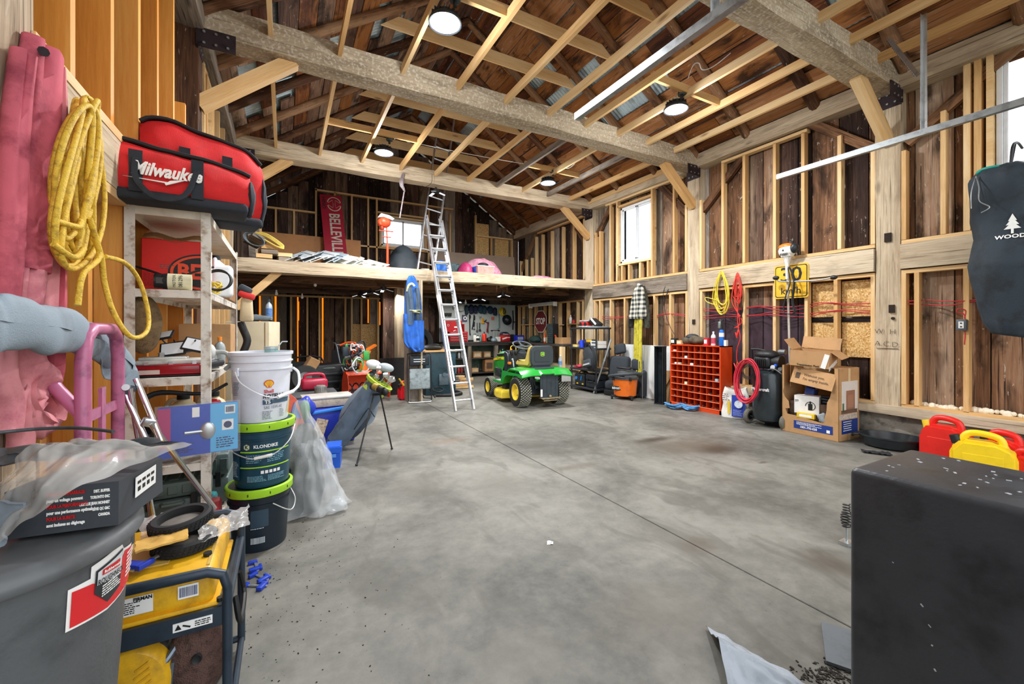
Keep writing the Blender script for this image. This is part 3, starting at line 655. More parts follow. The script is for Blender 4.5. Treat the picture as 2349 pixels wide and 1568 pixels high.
def jug(name,label,cat,loc,w,d,h,mat,capm,rz=0,group=None,handle=True):
    o=thing(name,label,cat,loc,rz,group)
    b=B(); b.box((0,0,h*0.38),(w,d,h*0.76),bev=min(w,d)*0.18,seg=3); b.lathe([(min(w,d)*0.5,h*0.72),(min(w,d)*0.4,h*0.8),(min(w,d)*0.2,h*0.87),(min(w,d)*0.18,h*0.92)],16,(w*0.12,0,0)); part('body',b,mat,o)
    b=B(); b.cyl((w*0.12,0,h*0.9),(w*0.12,0,h),min(w,d)*0.22,n=16); part('cap',b,capm,o)
    if handle:
        b=B(); b.tube([(w*0.1,0,h*0.84),(-w*0.22,0,h*0.9),(-w*0.4,0,h*0.8),(-w*0.42,0,h*0.62)],min(w,d)*0.1,8,smooth=4); part('handle',b,mat,o)
    return o
def bottle(name,label,cat,loc,r,h,mat,capm,group=None,lab=None):
    o=thing(name,label,cat,loc,0,group)
    b=B(); b.lathe([(r*0.9,0),(r,h*0.03),(r,h*0.62),(r*0.8,h*0.74),(r*0.35,h*0.82),(r*0.32,h*0.88)],14); part('body',b,mat,o)
    b=B(); b.lathe([(r*0.4,h*0.86),(r*0.4,h*0.99),(r*0.3,h)],10); part('cap',b,capm,o)
    if lab: b=B(); b.lathe([(r*1.01,h*0.15),(r*1.01,h*0.55)],14); part('label_wrap',b,lab,o)
    return o
def carton(name,label,loc,sz,rz=0,mat=None,group=None,open_=False,tape=True,cat='box',rot=None):
    o=thing(name,label,cat,loc,rz,group,rot); w,d,h=sz; mat=mat or CARD; t=0.004
    if not open_:
        b=B(); b.box((0,0,h/2),(w,d,h),bev=0.003,seg=1); part('box_body',b,mat,o)
        if tape: b=B(); b.box((0,0,h+0.0005),(w*1.002,d*0.12,0.001)); part('tape',b,M('#cdb489',0.25,0,0.05),o)
    else:
        b=B()
        for s_ in (-1,1): b.box((s_*(w/2-t/2),0,h/2),(t,d,h)); b.box((0,s_*(d/2-t/2),h/2),(w,t,h))
        b.box((0,0,t/2),(w,d,t)); part('box_body',b,mat,o)
    return o
def coil(pts_fn,n,r,mat,name,parent=None,k=6): b=B(); b.tube([pts_fn(i/n) for i in range(n+1)],r,k); return b
# ================================================================ left foreground
RUSTY=M('#d9d5ca',0.5,0.1,0.16,16,dirtcol='#8a6c4e'); KHAK=M('#e9e4d2',0.5,0,0.05)
SX0,SX1,SY0,SY1=-0.69,-0.345,2.70,4.13
sh=thing('metal_shelving_unit','white painted steel shelving unit with rust specks along the left wall','shelf',((SX0+SX1)/2,(SY0+SY1)/2,0))
hw,hd=(SX1-SX0)/2,(SY1-SY0)/2
for sx in (-1,1):
    for sy in (-1,1):
        b=B(); b.box((sx*(hw-0.002),sy*(hd-0.02),0.965),(0.004,0.042,1.93)); b.box((sx*(hw-0.02),sy*(hd-0.002),0.965),(0.042,0.004,1.93))
        for k in range(28): b.cyl((sx*(hw-0.02),sy*hd,0.1+k*0.065),(sx*(hw-0.02),sy*(hd+0.0006),0.1+k*0.065),0.0035,n=6)
        part('post',b,RUSTY,sh)
SZ=[1.91,1.50,1.05,0.60,0.12]
for i,z in enumerate(SZ):
    b=B(); b.box((0,0,z-0.006),(2*hw-0.008,2*hd-0.008,0.012))
    for sx in (-1,1): b.box((sx*(hw-0.007),0,z-0.022),(0.004,2*hd-0.01,0.036)); 
    for sy in (-1,1): b.box((0,sy*(hd-0.007),z-0.022),(2*hw-0.01,0.004,0.036))
    s_=part('shelf_board',b,RUSTY if i else M('#e3dccb',0.5,0,0.12,10),sh)
# red carton with the cropped black oval
def PS(px,py,Y): return PY(px,py,Y)
o=thing('helmet_carton','bright red carton with black oval print and torn flap on the shelving','box',(-0.545,2.93,1.512))
b=B(); b.box((0,0.17,0.14),(0.27,0.34,0.28),bev=0.004,seg=1); part('box_body',b,M('#e2231a',0.45,0,0.05),o)
b=B(); b.prism([(0.135+0.155*math.cos(a)*(1),0.105+0.105*math.sin(a)) for a in [R(90+i*6) for i in range(31)]]+[(0.135,0.0)],0.001,c=(0,-0.001,0)); part('oval_ring',b,BLK,o)
b=B(); b.prism([(0.135+0.146*math.cos(a),0.105+0.096*math.sin(a)) for a in [R(90+i*6) for i in range(31)]],0.001,c=(0,-0.0016,0)); part('oval_ring',b,M('#f04a22',0.45,0,0.03),o)
b=B(); b.prism([(0.135+0.132*math.cos(a),0.105+0.084*math.sin(a)) for a in [R(90+i*6) for i in range(31)]],0.001,c=(0,-0.0022,0)); part('oval_field',b,BLK,o)
txt('BE',0.115,M('#f04a22',0.45,0,0),o,(0.074,-0.003,0.105),sx=0.9,off=0.004)
b=B(); lines(b,-0.125,-0.05,0.02,0.1,10,-0.001); part('small_print',b,M('#a01512',0.5,0,0),o)
b=B(); b.box((0.136,0.17,0.14),(0.002,0.33,0.27)); part('white_side',b,WHITE,o)
b=B(); b.grid(lambda u,v:Vector((-0.13+0.27*u,-0.005+0.05*v,0.281+0.03*v+0.012*math.sin(u*9))),10,2,th=0.003); part('torn_flap',b,CARDD,o)
# oil filter pack lying in front of it
o=thing('filter_pack','cream labelled cylindrical pack with black end lying on the shelving','package',(-0.54,2.80,1.55),rot=(0,0,R(5)))
b=B(); b.cyl((-0.005,0,0),(0.1,0,0),0.042,n=24); part('body',b,M('#ded9b4',0.4,0,0.06),o)
b=B(); b.cyl((-0.055,0,0),(-0.005,0,0),0.037,n=24); b.cyl((-0.0,0,0),(-0.02,0,0),0.043,0.04,n=24); part('end_cap',b,BLK,o)
txt('MOTOR',0.018,BLK,o,(0.03,-0.0432,0.0),(PI/2,-PI/2+0,0)); txt('081296',0.024,BLK,o,(0.056,-0.0432,0.0),(PI/2,-PI/2,0),sx=0.9)
b=B(); lines(b,-0.03,0.03,0.06,0.085,3,-0.0435); b.box((-0.03,-0.038,0.0),(0.03,0.002,0.03)); part('small_print',b,M('#3b3b38',0.5,0,0),o)
o=B(); 
for k in range(3): 
    c=PY(500,640,2.9); o.tube([c+V(0.06*math.cos(a)*(1+.05*k),0.03*math.sin(a)+0.01*k,0.062*math.sin(a)*(1-.05*k)-0.005) for a in [i*2*PI/28 for i in range(28)]],0.005,7,closed=True)
a=PY(345,625,2.84)
o.tube([PY(262,632,2.95),PY(290,608,2.9),PY(335,618,2.86),PY(400,636,2.83),PY(450,622,2.84),PY(490,612,2.88)],0.006,7,smooth=6)
one('rubber_hose',o,BLK,'loop of thin black rubber hose hanging off the shelving','hose')
jug('washer_jug','white plastic jug with grey label slot at the shelving corner','jug',PZ(0,0,0)+V(0,0,0) if False else (-0.40,3.35,1.512),0.12,0.19,0.27,M('#e9ecef',0.35,0,0.04),BLK,R(90))
b=B(); c=V(-0.375,3.0,1.525)
for k in range(7): 
    rr=random.uniform(0.03,0.055); b.tube([c+V(rr*math.cos(a)+random.uniform(-.004,.004),rr*1.2*math.sin(a),0.006*k+0.02*math.sin(a*2+k)) for a in [i*2*PI/18 for i in range(18)]],0.0045,6,closed=True)
one('rope_bundle',b,M('#e0c143',0.7,0,0.15,60),'small bundle of twisted yellow rope on the white shelving','rope')
# two red tool bags on top
RBAG=M('#d41f22',0.75,0,0.1,6,bump=0.25,bs=300); BNY=M('#2a3038',0.8,0,0.2,8,bump=0.3,bs=250); TRIM=M('#16181b',0.7,0,0.15)
def toolbag(name,label,loc,L_,Wd,Hh,rz,slump,txt_sz,rot=None):
    o=thing(name,label,'tool bag',loc,rz,'red tool bags on the shelving',rot)
    b=B()
    def f(u,v):
        x=(u-.5)*L_; a=2*PI*v; cx=math.cos(a); sz=math.sin(a)
        e=1-abs(2*u-1)**6*0.25; hh=Hh*(0.5+0.5*(1-slump*u))
        y=Wd/2*math.copysign(abs(cx)**0.55,cx)*(1-0.35*max(0,sz))*e; z=hh/2+hh/2*math.copysign(abs(sz)**0.7,sz)*e
        q=noise.noise_vector(Vector((x*9,y*9+L_,z*9+rz)))*0.014; return Vector((x,y,z))+Vector((q.x,q.y,q.z*0.7 if sz>-0.5 else 0))
    b.grid(f,40,36); bm=b.bm; bmesh.ops.remove_doubles(bm,verts=bm.verts,dist=0.0005)
    ends=[e for e in bm.edges if e.is_boundary]; bmesh.ops.holes_fill(bm,edges=ends,sides=0)
    part('bag_body',b,RBAG,o,sm=0.9)
    b=B(); pts=[f(t,0.0)+V(0,-0,0) for t in []]
    for t in range(21):
        u=t/20; p=f(u,0.75+0.5); 
    b.tube([Vector((f(u/20,0.25).x,-Wd*0.2,f(u/20,0.25).z+0.004)) for u in range(21)],0.011,6); b.tube([Vector((f(u/20,0.25).x,Wd*0.2,f(u/20,0.25).z+0.002)) for u in range(21)],0.011,6); part('zip_piping',b,TRIM,o)
    b=B(); b.grid(lambda u,v: Vector((f(u,0.25).x,(v-.5)*Wd*0.38,f(u,0.25).z+0.004+0.01*math.sin(u*7)*math.sin(PI*v))),20,4); part('open_mouth',b,BNY,o)
    b=B(); b.box((0,0,0.02),(L_*0.97,Wd*1.04,0.05),bev=0.02,seg=3); b.jit(0.008,9); part('base_panel',b,BNY,o)
    for s2 in (-1,1):
        b=B(); x0=s2*L_*0.17
        for sy in (-1,): b.grid(lambda u,v: Vector((x0+(u-.5)*0.05,-Wd/2-0.012-0.006*math.sin(v*9),0.03+v*Hh*0.62)),1,6,th=0.004)
        part('webbing',b,BNY,o)
    b=B(); b.tube([(-L_*0.17,-Wd/2-0.015,Hh*0.6),(-L_*0.16,-Wd/2-0.045,Hh*0.25),(-L_*0.05,-Wd/2-0.06,0.0),(L_*0.1,-Wd/2-0.05,Hh*0.1),(L_*0.17,-Wd/2-0.02,Hh*0.55)],0.013,6,smooth=5,flat=0.35); part('carry_handle',b,BNY,o)
    for s2 in (-1,1): b=B(); b.sph((s2*L_*0.5,0,Hh*0.33),(0.03,Wd*0.45,Hh*0.32),12,8); b.jit(0.012,12); part('end_pocket',b,BNY,o)
    if txt_sz:
        txt('Milwaukee',txt_sz,LABEL,o,(0.0,-Wd/2-0.020,Hh*0.44),(PI/2,0,0),shear=0.35,sx=0.72,off=0.0025,ext=0.004)
        b=B(); b.prism([(-0.15,-0.004),(0.0,-0.012),(0.005,-0.022),(0.09,0.02),(0.02,0.002),(0.012,-0.006)],0.008,c=(-0.01,-Wd/2-0.018,Hh*0.31)); part('flash_mark',b,LABEL,o)
    return o
toolbag('tool_bag','large red tool bag with white script lying in front on the shelving',(-0.51,2.71,1.915),0.68,0.26,0.31,R(5),0.5,0.085)
toolbag('tool_bag','second red tool bag standing behind the front one with grey end pocket',(-0.42,3.06,1.93),0.58,0.24,0.56,R(12),0.38,0.07)
# items on the third shelf
TR=M('#8e1420',0.15,0,0.15,8)
o=thing('trailer_light_bar','long dark red plastic light bar at the front of a shelf','light bar',(-0.55,2.80,1.056))
b=B(); b.box((0,0,0.03),(0.32,0.09,0.055),bev=0.012,seg=3); part('lens',b,TR,o); b=B(); b.box((-0.06,-0.0455,0.022),(0.09,0.002,0.022)); part('reflector',b,M('#c9b6ae',0.2,0,0.05),o); b=B(); b.box((0,0,0.002),(0.33,0.1,0.004)); part('backing',b,BLK,o)
o=thing('fixture_housing','pale grey flat fixture housing resting on the dark red light bar','fixture',(-0.53,2.88,1.113),R(2))
b=B(); b.box((0,0,0.012),(0.29,0.17,0.024),bev=0.008); b.box((-0.04,0,0.03),(0.2,0.1,0.015),bev=0.006); part('housing',b,M('#c9c9c2',0.45,0,0.15,12),o)
b=B(); [b.box((x,-0.088,0.006),(0.018,0.01,0.02)) for x in (-0.1,0,0.1)]; part('clip',b,GALV,o); b=B(); b.cyl((-0.05,-0.02,0.03),(-0.05,-0.02,0.06),0.014,n=10); part('fitting',b,GALV,o)
o=thing('folding_light','black three-panel garage light lying on the shelf fixture','light',(-0.50,2.92,1.16),R(-8))
for (x,y,z,rx,ry) in ((-0.10,0,0.10,R(28),R(-12)),(-0.03,-0.04,0.03,R(60),R(-8)),(0.07,-0.03,0.05,R(55),R(14))):
    b=B(); b.box((x,y,z),(0.12,0.085,0.012),(rx,ry,0),bev=0.004,seg=1); f_=part('panel_frame',b,BLK,o); 
    b=B(); q=Euler((rx,ry,0)).to_matrix()@Vector((0,0,0.0068)); b.box(Vector((x,y,z))+q,(0.1,0.066,0.002),(rx,ry,0)); part('diffuser',b,M('#e8ecef',0.4,0,0),f_)
b=B(); b.sph((0.0,0.02,0.04),(0.07,0.05,0.035)); [b.cyl((-.05+i*.03,0.0,0.03),(-.08+i*.05,-.03,0.08),0.004,n=6) for i in range(5)]; part('hub',b,BLK,o)
o=thing('inflator_coil','grey funnel with coiled hose beside an orange capped bottle on shelf','hose',(-0.40,3.1,1.06))
b=B(); b.sph((0,0,0.09),(0.035,0.05,0.06)); b.cyl((0,0,0),(0,0,0.1),0.05,0.03,n=16); part('body',b,M('#c6c7c2',0.5,0,0.12),o)
b=B(); b.tube([(0.03,0,0.1),(0.09,-0.02,0.09),(0.11,-0.05,0.03),(0.09,-0.09,-0.0)],0.013,8,smooth=5); part('hose',b,M('#b9bab5',0.5,0,0.12),o)
bottle('fluid_bottle','grey bottle with an orange cap on the white shelving','bottle',(-0.385,3.42,1.056),0.032,0.19,M('#9aa3a4',0.4,0,0.08),M('#f08a1c',0.4,0,0))
carton('carton','brown cardboard carton at the back of the shelving',(-0.49,3.75,1.056),(0.3,0.3,0.28)); carton('carton','shallow brown carton up on the middle shelf behind the white jug',(-0.5,3.85,1.512),(0.3,0.4,0.2),mat=CARDD)
b=B(); b.sph((0,0,0),(0.075,0.10,0.15),18,14); b.jit(0.008,12); one('burlap_sack',b,M('#7d6544',0.95,0,0.25,40,bump=0.8,bs=220),'brown burlap sack hanging from a stud behind the shelving','sack',PX(330,745,XL+0.06),sm=1.0)
o=thing('caulking_gun','black caulking gun lying at the open side of the shelving','tool',(-0.37,3.0,1.065),R(80)); b=B(); b.cyl((-0.1,0,0.03),(0.12,0,0.03),0.024,n=12); part('barrel',b,M('#3a3f44',0.4,0.3,0.2),o); b=B(); b.cyl((-0.17,0,0.03),(-0.1,0,0.03),0.006,n=8); b.box((-0.12,0,0.0),(0.02,0.02,0.07),(0,0.3,0)); part('handle',b,BLK,o)
# fourth shelf
jug('coolant_jug','dusty dark grey square jug on the lower shelf','jug',PY(383,1000,2.86)-V(0,0,0.0)+V(0,0,0.605-PY(383,1000,2.86).z),0.13,0.13,0.24,M('#4f5658',0.5,0,0.25,14),M('#3d4345',0.5,0,0.2),R(10))
jug('coolant_jug','black jug with a red ring further left on the lower shelf','jug',(-0.655,2.9,0.605),0.12,0.14,0.2,M('#1d1f22',0.4,0,0.2),RED,R(10))
jug('vinegar_jug','cream translucent jug with a black cap behind the square jug','jug',(-0.57,3.25,0.605),0.15,0.15,0.29,M('#d8caa2',0.4,0,0.1),BLK,0)
jug('vinegar_jug','second cream jug with black cap, the one nearer the shelf post','jug',(-0.42,3.3,0.605),0.14,0.15,0.29,M('#cfc29c',0.4,0,0.1),BLK,0)
o=thing('blister_pack','dark and light blue blister pack standing across the shelf post','package',(-0.385,2.655,0.655),R(9))
b=B(); b.box((0,0,0.13),(0.325,0.006,0.255)); part('card',b,M('#1a45b5',0.3,0,0.06),o); b=B(); b.box((0.105,-0.004,0.13),(0.12,0.002,0.25)); part('light_panel',b,M('#55b4ea',0.3,0,0.04),o)
b=B(); b.box((-0.14,-0.004,0.15),(0.05,0.002,0.2)); part('magenta_strip',b,M('#b3236e',0.3,0,0.04),o)
b=B(); b.sph((0.035,-0.01,0.12),(0.032,0.01,0.045)); b.cyl((-0.06,-0.008,0.12),(0.02,-0.008,0.12),0.009,n=8); part('fitting',b,GALV,o)
b=B(); b.box((0.13,-0.0055,0.22),(0.045,0.001,0.045)); b.box((0.12,-0.0055,0.14),(0.05,0.001,0.055)); b.box((-0.015,-0.0055,0.22),(0.03,0.001,0.05)); part('white_label',b,LABEL,o)
b=B(); barcode(b,0.112,0.22,0.036,0.03,-0.0065); lines(b,0.07,0.15,0.02,0.08,5,-0.0065); lines(b,-0.1,-0.02,0.02,0.07,5,-0.0065); b.cyl((0.12,-0.0065,0.14),(0.12,-0.007,0.14),0.018,n=20); part('print',b,M('#27305c',0.5,0,0),o)
b=B(); b.box((0,-0.012,0.13),(0.35,0.02,0.27)); part('clear_blister',b,M('#e8eef2',0.1,0,0,alpha=0.10),o)
b=B(); b.tube([PY(330,915,2.8),PY(370,900,2.82),PY(470,902,2.85),PY(520,880,2.95)],[0.014,0.014,0.009,0.009],8,smooth=4); one('foam_handle',b,BLK,'black foam-gripped bar lying over the jugs on the shelf','bar')
o=thing('trigger_sprayer','small bottle with a round red knob on the shelf corner','bottle',(-0.36,2.95,0.605)); b=B(); b.lathe([(0.035,0),(0.035,0.15),(0.02,0.19)],14); part('body',b,M('#b7a0a8',0.3,0,0.05),o); b=B(); b.sph((0,0,0.27),(0.035,0.035,0.022)); b.cyl((0,0,0.19),(0,0,0.26),0.01); part('red_knob',b,M('#c9222a',0.25,0,0.05),o); b=B(); b.sph((0.01,-0.01,0.2),(0.03,0.03,0.03)); part('collar',b,M('#d9cf9f',0.4,0,0),o)
# tool cases at the bottom
def case(name,label,loc,sz,rz,mat,group=None,cat='tool case'):
    o=thing(name,label,cat,loc,rz,group); w,d,h=sz
    b=B(); b.box((0,0,h*0.27),(w,d,h*0.5),bev=0.02); part('base',b,mat,o); b=B(); b.box((0,0,h*0.77),(w,d,h*0.42),bev=0.02)
    for i in range(5): b.box((-w*0.4+i*w*0.2,-d/2,h*0.78),(w*0.14,0.012,h*0.22),bev=0.003,seg=1); b.box((-w*0.4+i*w*0.2,0,h*0.98),(w*0.14,d*0.8,0.01),bev=0.003,seg=1)
    part('lid',b,mat,o)
    b=B(); [b.box((q*w*0.3,-d/2-0.006,h*0.5),(w*0.1,0.014,h*0.3),bev=0.003,seg=1) for q in (-1,1)]; part('latch',b,BLK,o)
    b=B(); b.tube([(-w*.15,-d/2,h*.45),(-w*.13,-d/2-.03,h*.45),(w*.13,-d/2-.03,h*.45),(w*.15,-d/2,h*.45)],0.009,8); part('handle',b,mat,o); return o
case('tool_case','ribbed grey green plastic tool case on the lowest shelf, on top',(-0.53,2.98,0.30),(0.3,0.42,0.2),R(4),M('#4c5a55',0.5,0,0.15))
case('tool_case','teal plastic tool case under the ribbed grey green one',(-0.53,2.98,0.13),(0.31,0.44,0.165),R(-2),M('#1c7f83',0.4,0,0.1))
case('tool_case','clear and grey parts case on the lowest shelf toward the back',(-0.48,3.6,0.13),(0.3,0.42,0.34),R(0),M('#5d6d6b',0.4,0,0.15))
o=thing('charger_case','faded red plastic box on the floor end of the shelving','box',(-0.36,2.86,0.13)); b=B(); b.box((0,0,0.1),(0.08,0.2,0.2),bev=0.02); part('box_body',b,M('#b8353c',0.5,0,0.12),o); b=B(); b.box((0,-0.1,0.16),(0.04,0.02,0.05)); part('latch',b,M('#7d2329'),o)
# ---------------------------------------------------------------- pails
BK=(-0.124,2.985)
def pail(label,loc,mat,group,lidm=None,rz=0,h=0.375):
    o=thing('pail',label,'bucket',loc,rz,group)
    pr=[(0.140,0),(0.143,0.01),(0.152,h*0.5),(0.157,h*0.72),(0.157,h*0.74),(0.168,h*0.75),(0.168,h*0.765),(0.159,h*0.77),(0.160,h*0.85),(0.170,h*0.86),(0.170,h*0.875),(0.161,h*0.88),(0.162,h*0.95),(0.171,h*0.96),(0.172,h)]
    if not lidm: pr+=[(0.160,h),(0.152,h*0.6),(0.136,0.012)]
    b=B(); b.lathe(pr,56); part('bucket_body',b,mat,o,sm=0.5)
    if lidm:
        b=B(); b.lathe([(0.176,h-0.04),(0.179,h-0.035),(0.179,h+0.002),(0.174,h+0.007),(0.164,h+0.007),(0.160,h-0.004),(0,h-0.004)],56); part('lid',b,lidm,o)
        b=B(); [b.box((0.1795*math.sin(a),-0.1795*math.cos(a),h-0.017),(0.004,0.004,0.014),(0,0,a)) for a in [i*PI/5+0.2 for i in range(10)]]; part('lid_slot',b,BLK,o)
    return o
LIME=M('#a6dc2b',0.4,0,0.05); TEALD=M('#1d4658',0.3,0,0.1,5); DKB=M('#15232e',0.35,0,0.12,5)
def bail(o,pts,grip=True):
    b=B(); b.tube(pts,0.003,6,smooth=6); part('bail',b,M('#dcdcd8',0.3,0.3,0.05),o)
gr='stack of three oil pails'
p1=pail('bottom dark pail of the stack of three, with green lid',(BK[0]-0.01,BK[1],0),DKB,gr,LIME,R(8),0.365)
bail(p1,[(0.165,-0.02,0.3),(0.185,-0.06,0.24),(0.15,-0.12,0.2),(0.05,-0.175,0.28)])
cpatch(0.09,0.1,0.157,0.2,-0.1,M('#2b4252',0.4,0,0.05),p1); 
b=B(); lines(b,-0.045,0.045,0,0.1,12); barcode(b,-0.045,-0.065,0.07,0.035); me=b.mesh('print',0); me.transform(Matrix(((1,0,0,0),(0,0,1,0),(0,1,0,0),(0,0,0,1)))); bend(me,0.154,0.14,-0.1,0.002); link('small_print',me,M('#c8d4da',0.5,0,0),p1)
p2=pail('middle dark blue pail of the stack of three, with white print',(BK[0]+0.004,BK[1],0.372),TEALD,gr,LIME,R(2),0.375)
ctxt('KLONDIKE',0.026,LABEL,p2,0.157,0.245,0.12,off=0.0008); 
b=B(); b.grid(lambda u,v:Vector((0,0,0)),1,1); 
b=B(); vs=[Vector((0.018*math.cos(R(60*i+30)),0.018*math.sin(R(60*i+30)),0)) for i in range(6)]; b._add(vs,[tuple(range(6))]); me=b.mesh('emblem',0); bend(me,0.157,0.245,-0.52,0.001); link('emblem',me,M('#d9e2b0',0.5,0,0),p2); ctxt('K',0.028,TEALD,p2,0.158,0.245,-0.52,off=0.001)
for z in (0.215,0.125): cpatch(0.29,0.007,0.1555,z,0.15,LIME,p2,'green_stripe')
for (x,z,w,h) in ((-0.32,0.175,0.1,0.05),(0.38,0.175,0.1,0.05),(-0.28,0.06,0.1,0.035),(0.4,0.06,0.1,0.035)):
    b=B(); lines(b,-w/2,w/2,-h/2,h/2,5); me=b.mesh('print',0); me.transform(Matrix(((1,0,0,0),(0,0,1,0),(0,1,0,0),(0,0,0,1)))); bend(me,0.156,z,x+0.1,0.001); link('small_print',me,M('#7fb3c4',0.5,0,0),p2)
for k in range(5): cpatch(0.016,0.018,0.155,0.095,0.0+k*0.14,LABEL,p2,'pictogram')
cpatch(0.07,0.22,0.1565,0.16,-1.0,M('#142c3b',0.4,0,0.05),p2); cpatch(0.062,0.21,0.157,0.16,-1.0,M('#24506a',0.4,0,0.2,30),p2,e=0.0008)
b=B(); lines(b,-0.025,0.025,-0.09,-0.0,10); me=b.mesh('print',0); me.transform(Matrix(((1,0,0,0),(0,0,1,0),(0,1,0,0),(0,0,0,1)))); bend(me,0.1575,0.16,-1.0,0.0015); link('small_print',me,M('#c9d9e0',0.5,0,0),p2)
bail(p2,[(-0.165,-0.05,0.25),(-0.14,-0.12,0.22),(-0.05,-0.19,0.19),(0.05,-0.195,0.2),(0.14,-0.13,0.26),(0.175,-0.02,0.33)])
b=B(); b.cyl((-0.04,-0.193,0.19),(0.05,-0.195,0.2),0.009,n=10); part('bail_grip',b,WHITE,p2)
p3=pail('top white pail of the stack, with shell emblem and handle',(BK[0],BK[1],0.752),M('#e4e7f0',0.3,0,0.05,6),gr,None,R(2),0.41)
SH=[(0,-0.02),(0.012,-0.02),(0.014,-0.012),(0.024,-0.004),(0.027,0.006),(0.022,0.016),(0.013,0.023),(0,0.025),(-0.013,0.023),(-0.022,0.016),(-0.027,0.006),(-0.024,-0.004),(-0.014,-0.012),(-0.012,-0.02)]
for k,(sc,cc,e) in enumerate(((1.0,'#cf1f1c',0.0005),(0.84,'#f7c915',0.0012))):
    b=B(); b._add([Vector((x*sc,z*sc,0)) for x,z in SH],[tuple(range(len(SH)))]); me=b.mesh('emblem',0); bend(me,0.160,0.225,0.24,e); link('shell_emblem',me,M(cc,0.4,0,0),p3)
for k in range(-2,3):
    b=B(); x1=k*0.0085; b._add([Vector(q) for q in ((-0.0006+k*0.001,-0.016,0),(0.0006+k*0.001,-0.016,0),(x1+0.0008,0.018-abs(k)*0.002,0),(x1-0.0008,0.018-abs(k)*0.002,0))],[(0,1,2,3)]); me=b.mesh('rib',0); bend(me,0.160,0.225,0.24,0.0018); link('emblem_rib',me,M('#cf1f1c',0.4,0,0),p3)
ctxt('Shell',0.028,M('#c51d1d',0.4,0,0),p3,0.1575,0.182,0.24,off=0.0007); ctxt('ROTELLA',0.034,BLK,p3,0.1570,0.153,0.42,shear=0.2,off=0.001,sx=0.85)
cpatch(0.05,0.027,0.156,0.12,0.2,M('#2c4f6b',0.4,0,0.03),p3); cpatch(0.11,0.027,0.156,0.123,0.72,M('#4b6479',0.4,0,0.03),p3,skew=0.4); ctxt('T5',0.028,LABEL,p3,0.1572,0.12,0.2,off=0.001)
ctxt('SAE 15W-40',0.026,M('#5c6670',0.5,0,0),p3,0.1555,0.088,0.4,sx=0.75)
for (x,z,w,h,n) in ((0.2,0.045,0.055,0.05,6),(0.72,0.05,0.03,0.05,7),(-0.95,0.2,0.05,0.08,9)):
    b=B(); lines(b,-w/2,w/2,-h/2,h/2,n); me=b.mesh('print',0); me.transform(Matrix(((1,0,0,0),(0,0,1,0),(0,1,0,0),(0,0,0,1)))); bend(me,0.1555,z,x,0.002); link('small_print',me,M('#6d7884',0.5,0,0),p3)
b=B(); b._add([Vector(q) for q in ((-0.016,0,0),(0,-0.016,0),(0.016,0,0),(0,0.016,0))],[(0,1,2,3)]); me=b.mesh('d',0); bend(me,0.1555,0.115,-1.0,0.001); link('hazard_diamond',me,M('#3b3030',0.5,0,0),p3)
for (dx,dz,cc) in ((-0.008,0,'#2b49b0'),(0.008,0,'#e0c022'),(0,0.008,'#c42222'),(0,-0.008,'#eeeeee')):
    b=B(); b._add([Vector((dx+a,dz+c,0)) for a,c in ((-0.0065,0),(0,-0.0065),(0.0065,0),(0,0.0065))],[(0,1,2,3)]); me=b.mesh('d',0); bend(me,0.1555,0.115,-1.0,0.0016); link('hazard_square',me,M(cc,0.5,0,0),p3)
cpatch(0.035,0.035,0.154,0.06,-1.0,M('#7a86b4',0.5,0,0.3,60),p3)
b=B(); b._add([Vector(q) for q in ((-0.02,-0.03,0),(-0.008,-0.035,0),(0.016,0.05,0),(0.006,0.05,0))],[(0,1,2,3)]); me=b.mesh('f',0); bend(me,0.156,0.07,1.15,0.001); link('gold_streak',me,M('#d8b52a',0.4,0,0.1),p3)
b=B(); b.tube([(-0.13,-0.115,0.30),(-0.10,-0.165,0.24),(0.0,-0.20,0.17),(0.09,-0.19,0.15),(0.16,-0.13,0.17)],0.0035,7,smooth=6); b.tube([(0.165,-0.11,0.17),(0.2,-0.05,0.2),(0.2,0.0,0.27),(0.172,0.03,0.3)],0.008,8,smooth=5); b.cyl((0.08,-0.195,0.15),(0.165,-0.12,0.17),0.011,n=10); part('bail',b,M('#eef0f4',0.3,0,0.02),p3)
b=B(); [b.box((0.167*math.sin(a),-0.167*math.cos(a),0.30),(0.035,0.012,0.05),(0,0,a),bev=0.003) for a in (-0.85,1.9)]; part('handle_ear',b,M('#e4e7f0',0.3,0,0.04),p3)
o=thing('glass_jar','small pale teal jar with a lid standing in the white pail','jar',(BK[0]+0.05,BK[1]+0.05,1.06)); b=B(); b.lathe([(0.035,0),(0.038,0.005),(0.038,0.11),(0.034,0.12)],18); part('body',b,M('#8fb3b0',0.2,0,0.05),o); b=B(); b.lathe([(0.041,0.115),(0.041,0.13),(0,0.132)],18); part('lid',b,M('#b9c4c2',0.3,0.4,0.05),o); b=B(); b.tube([(0.03,0,0.12),(0.06,0,0.16),(0.09,0,0.16)],0.004,6); part('wire_handle',b,GALV,o)
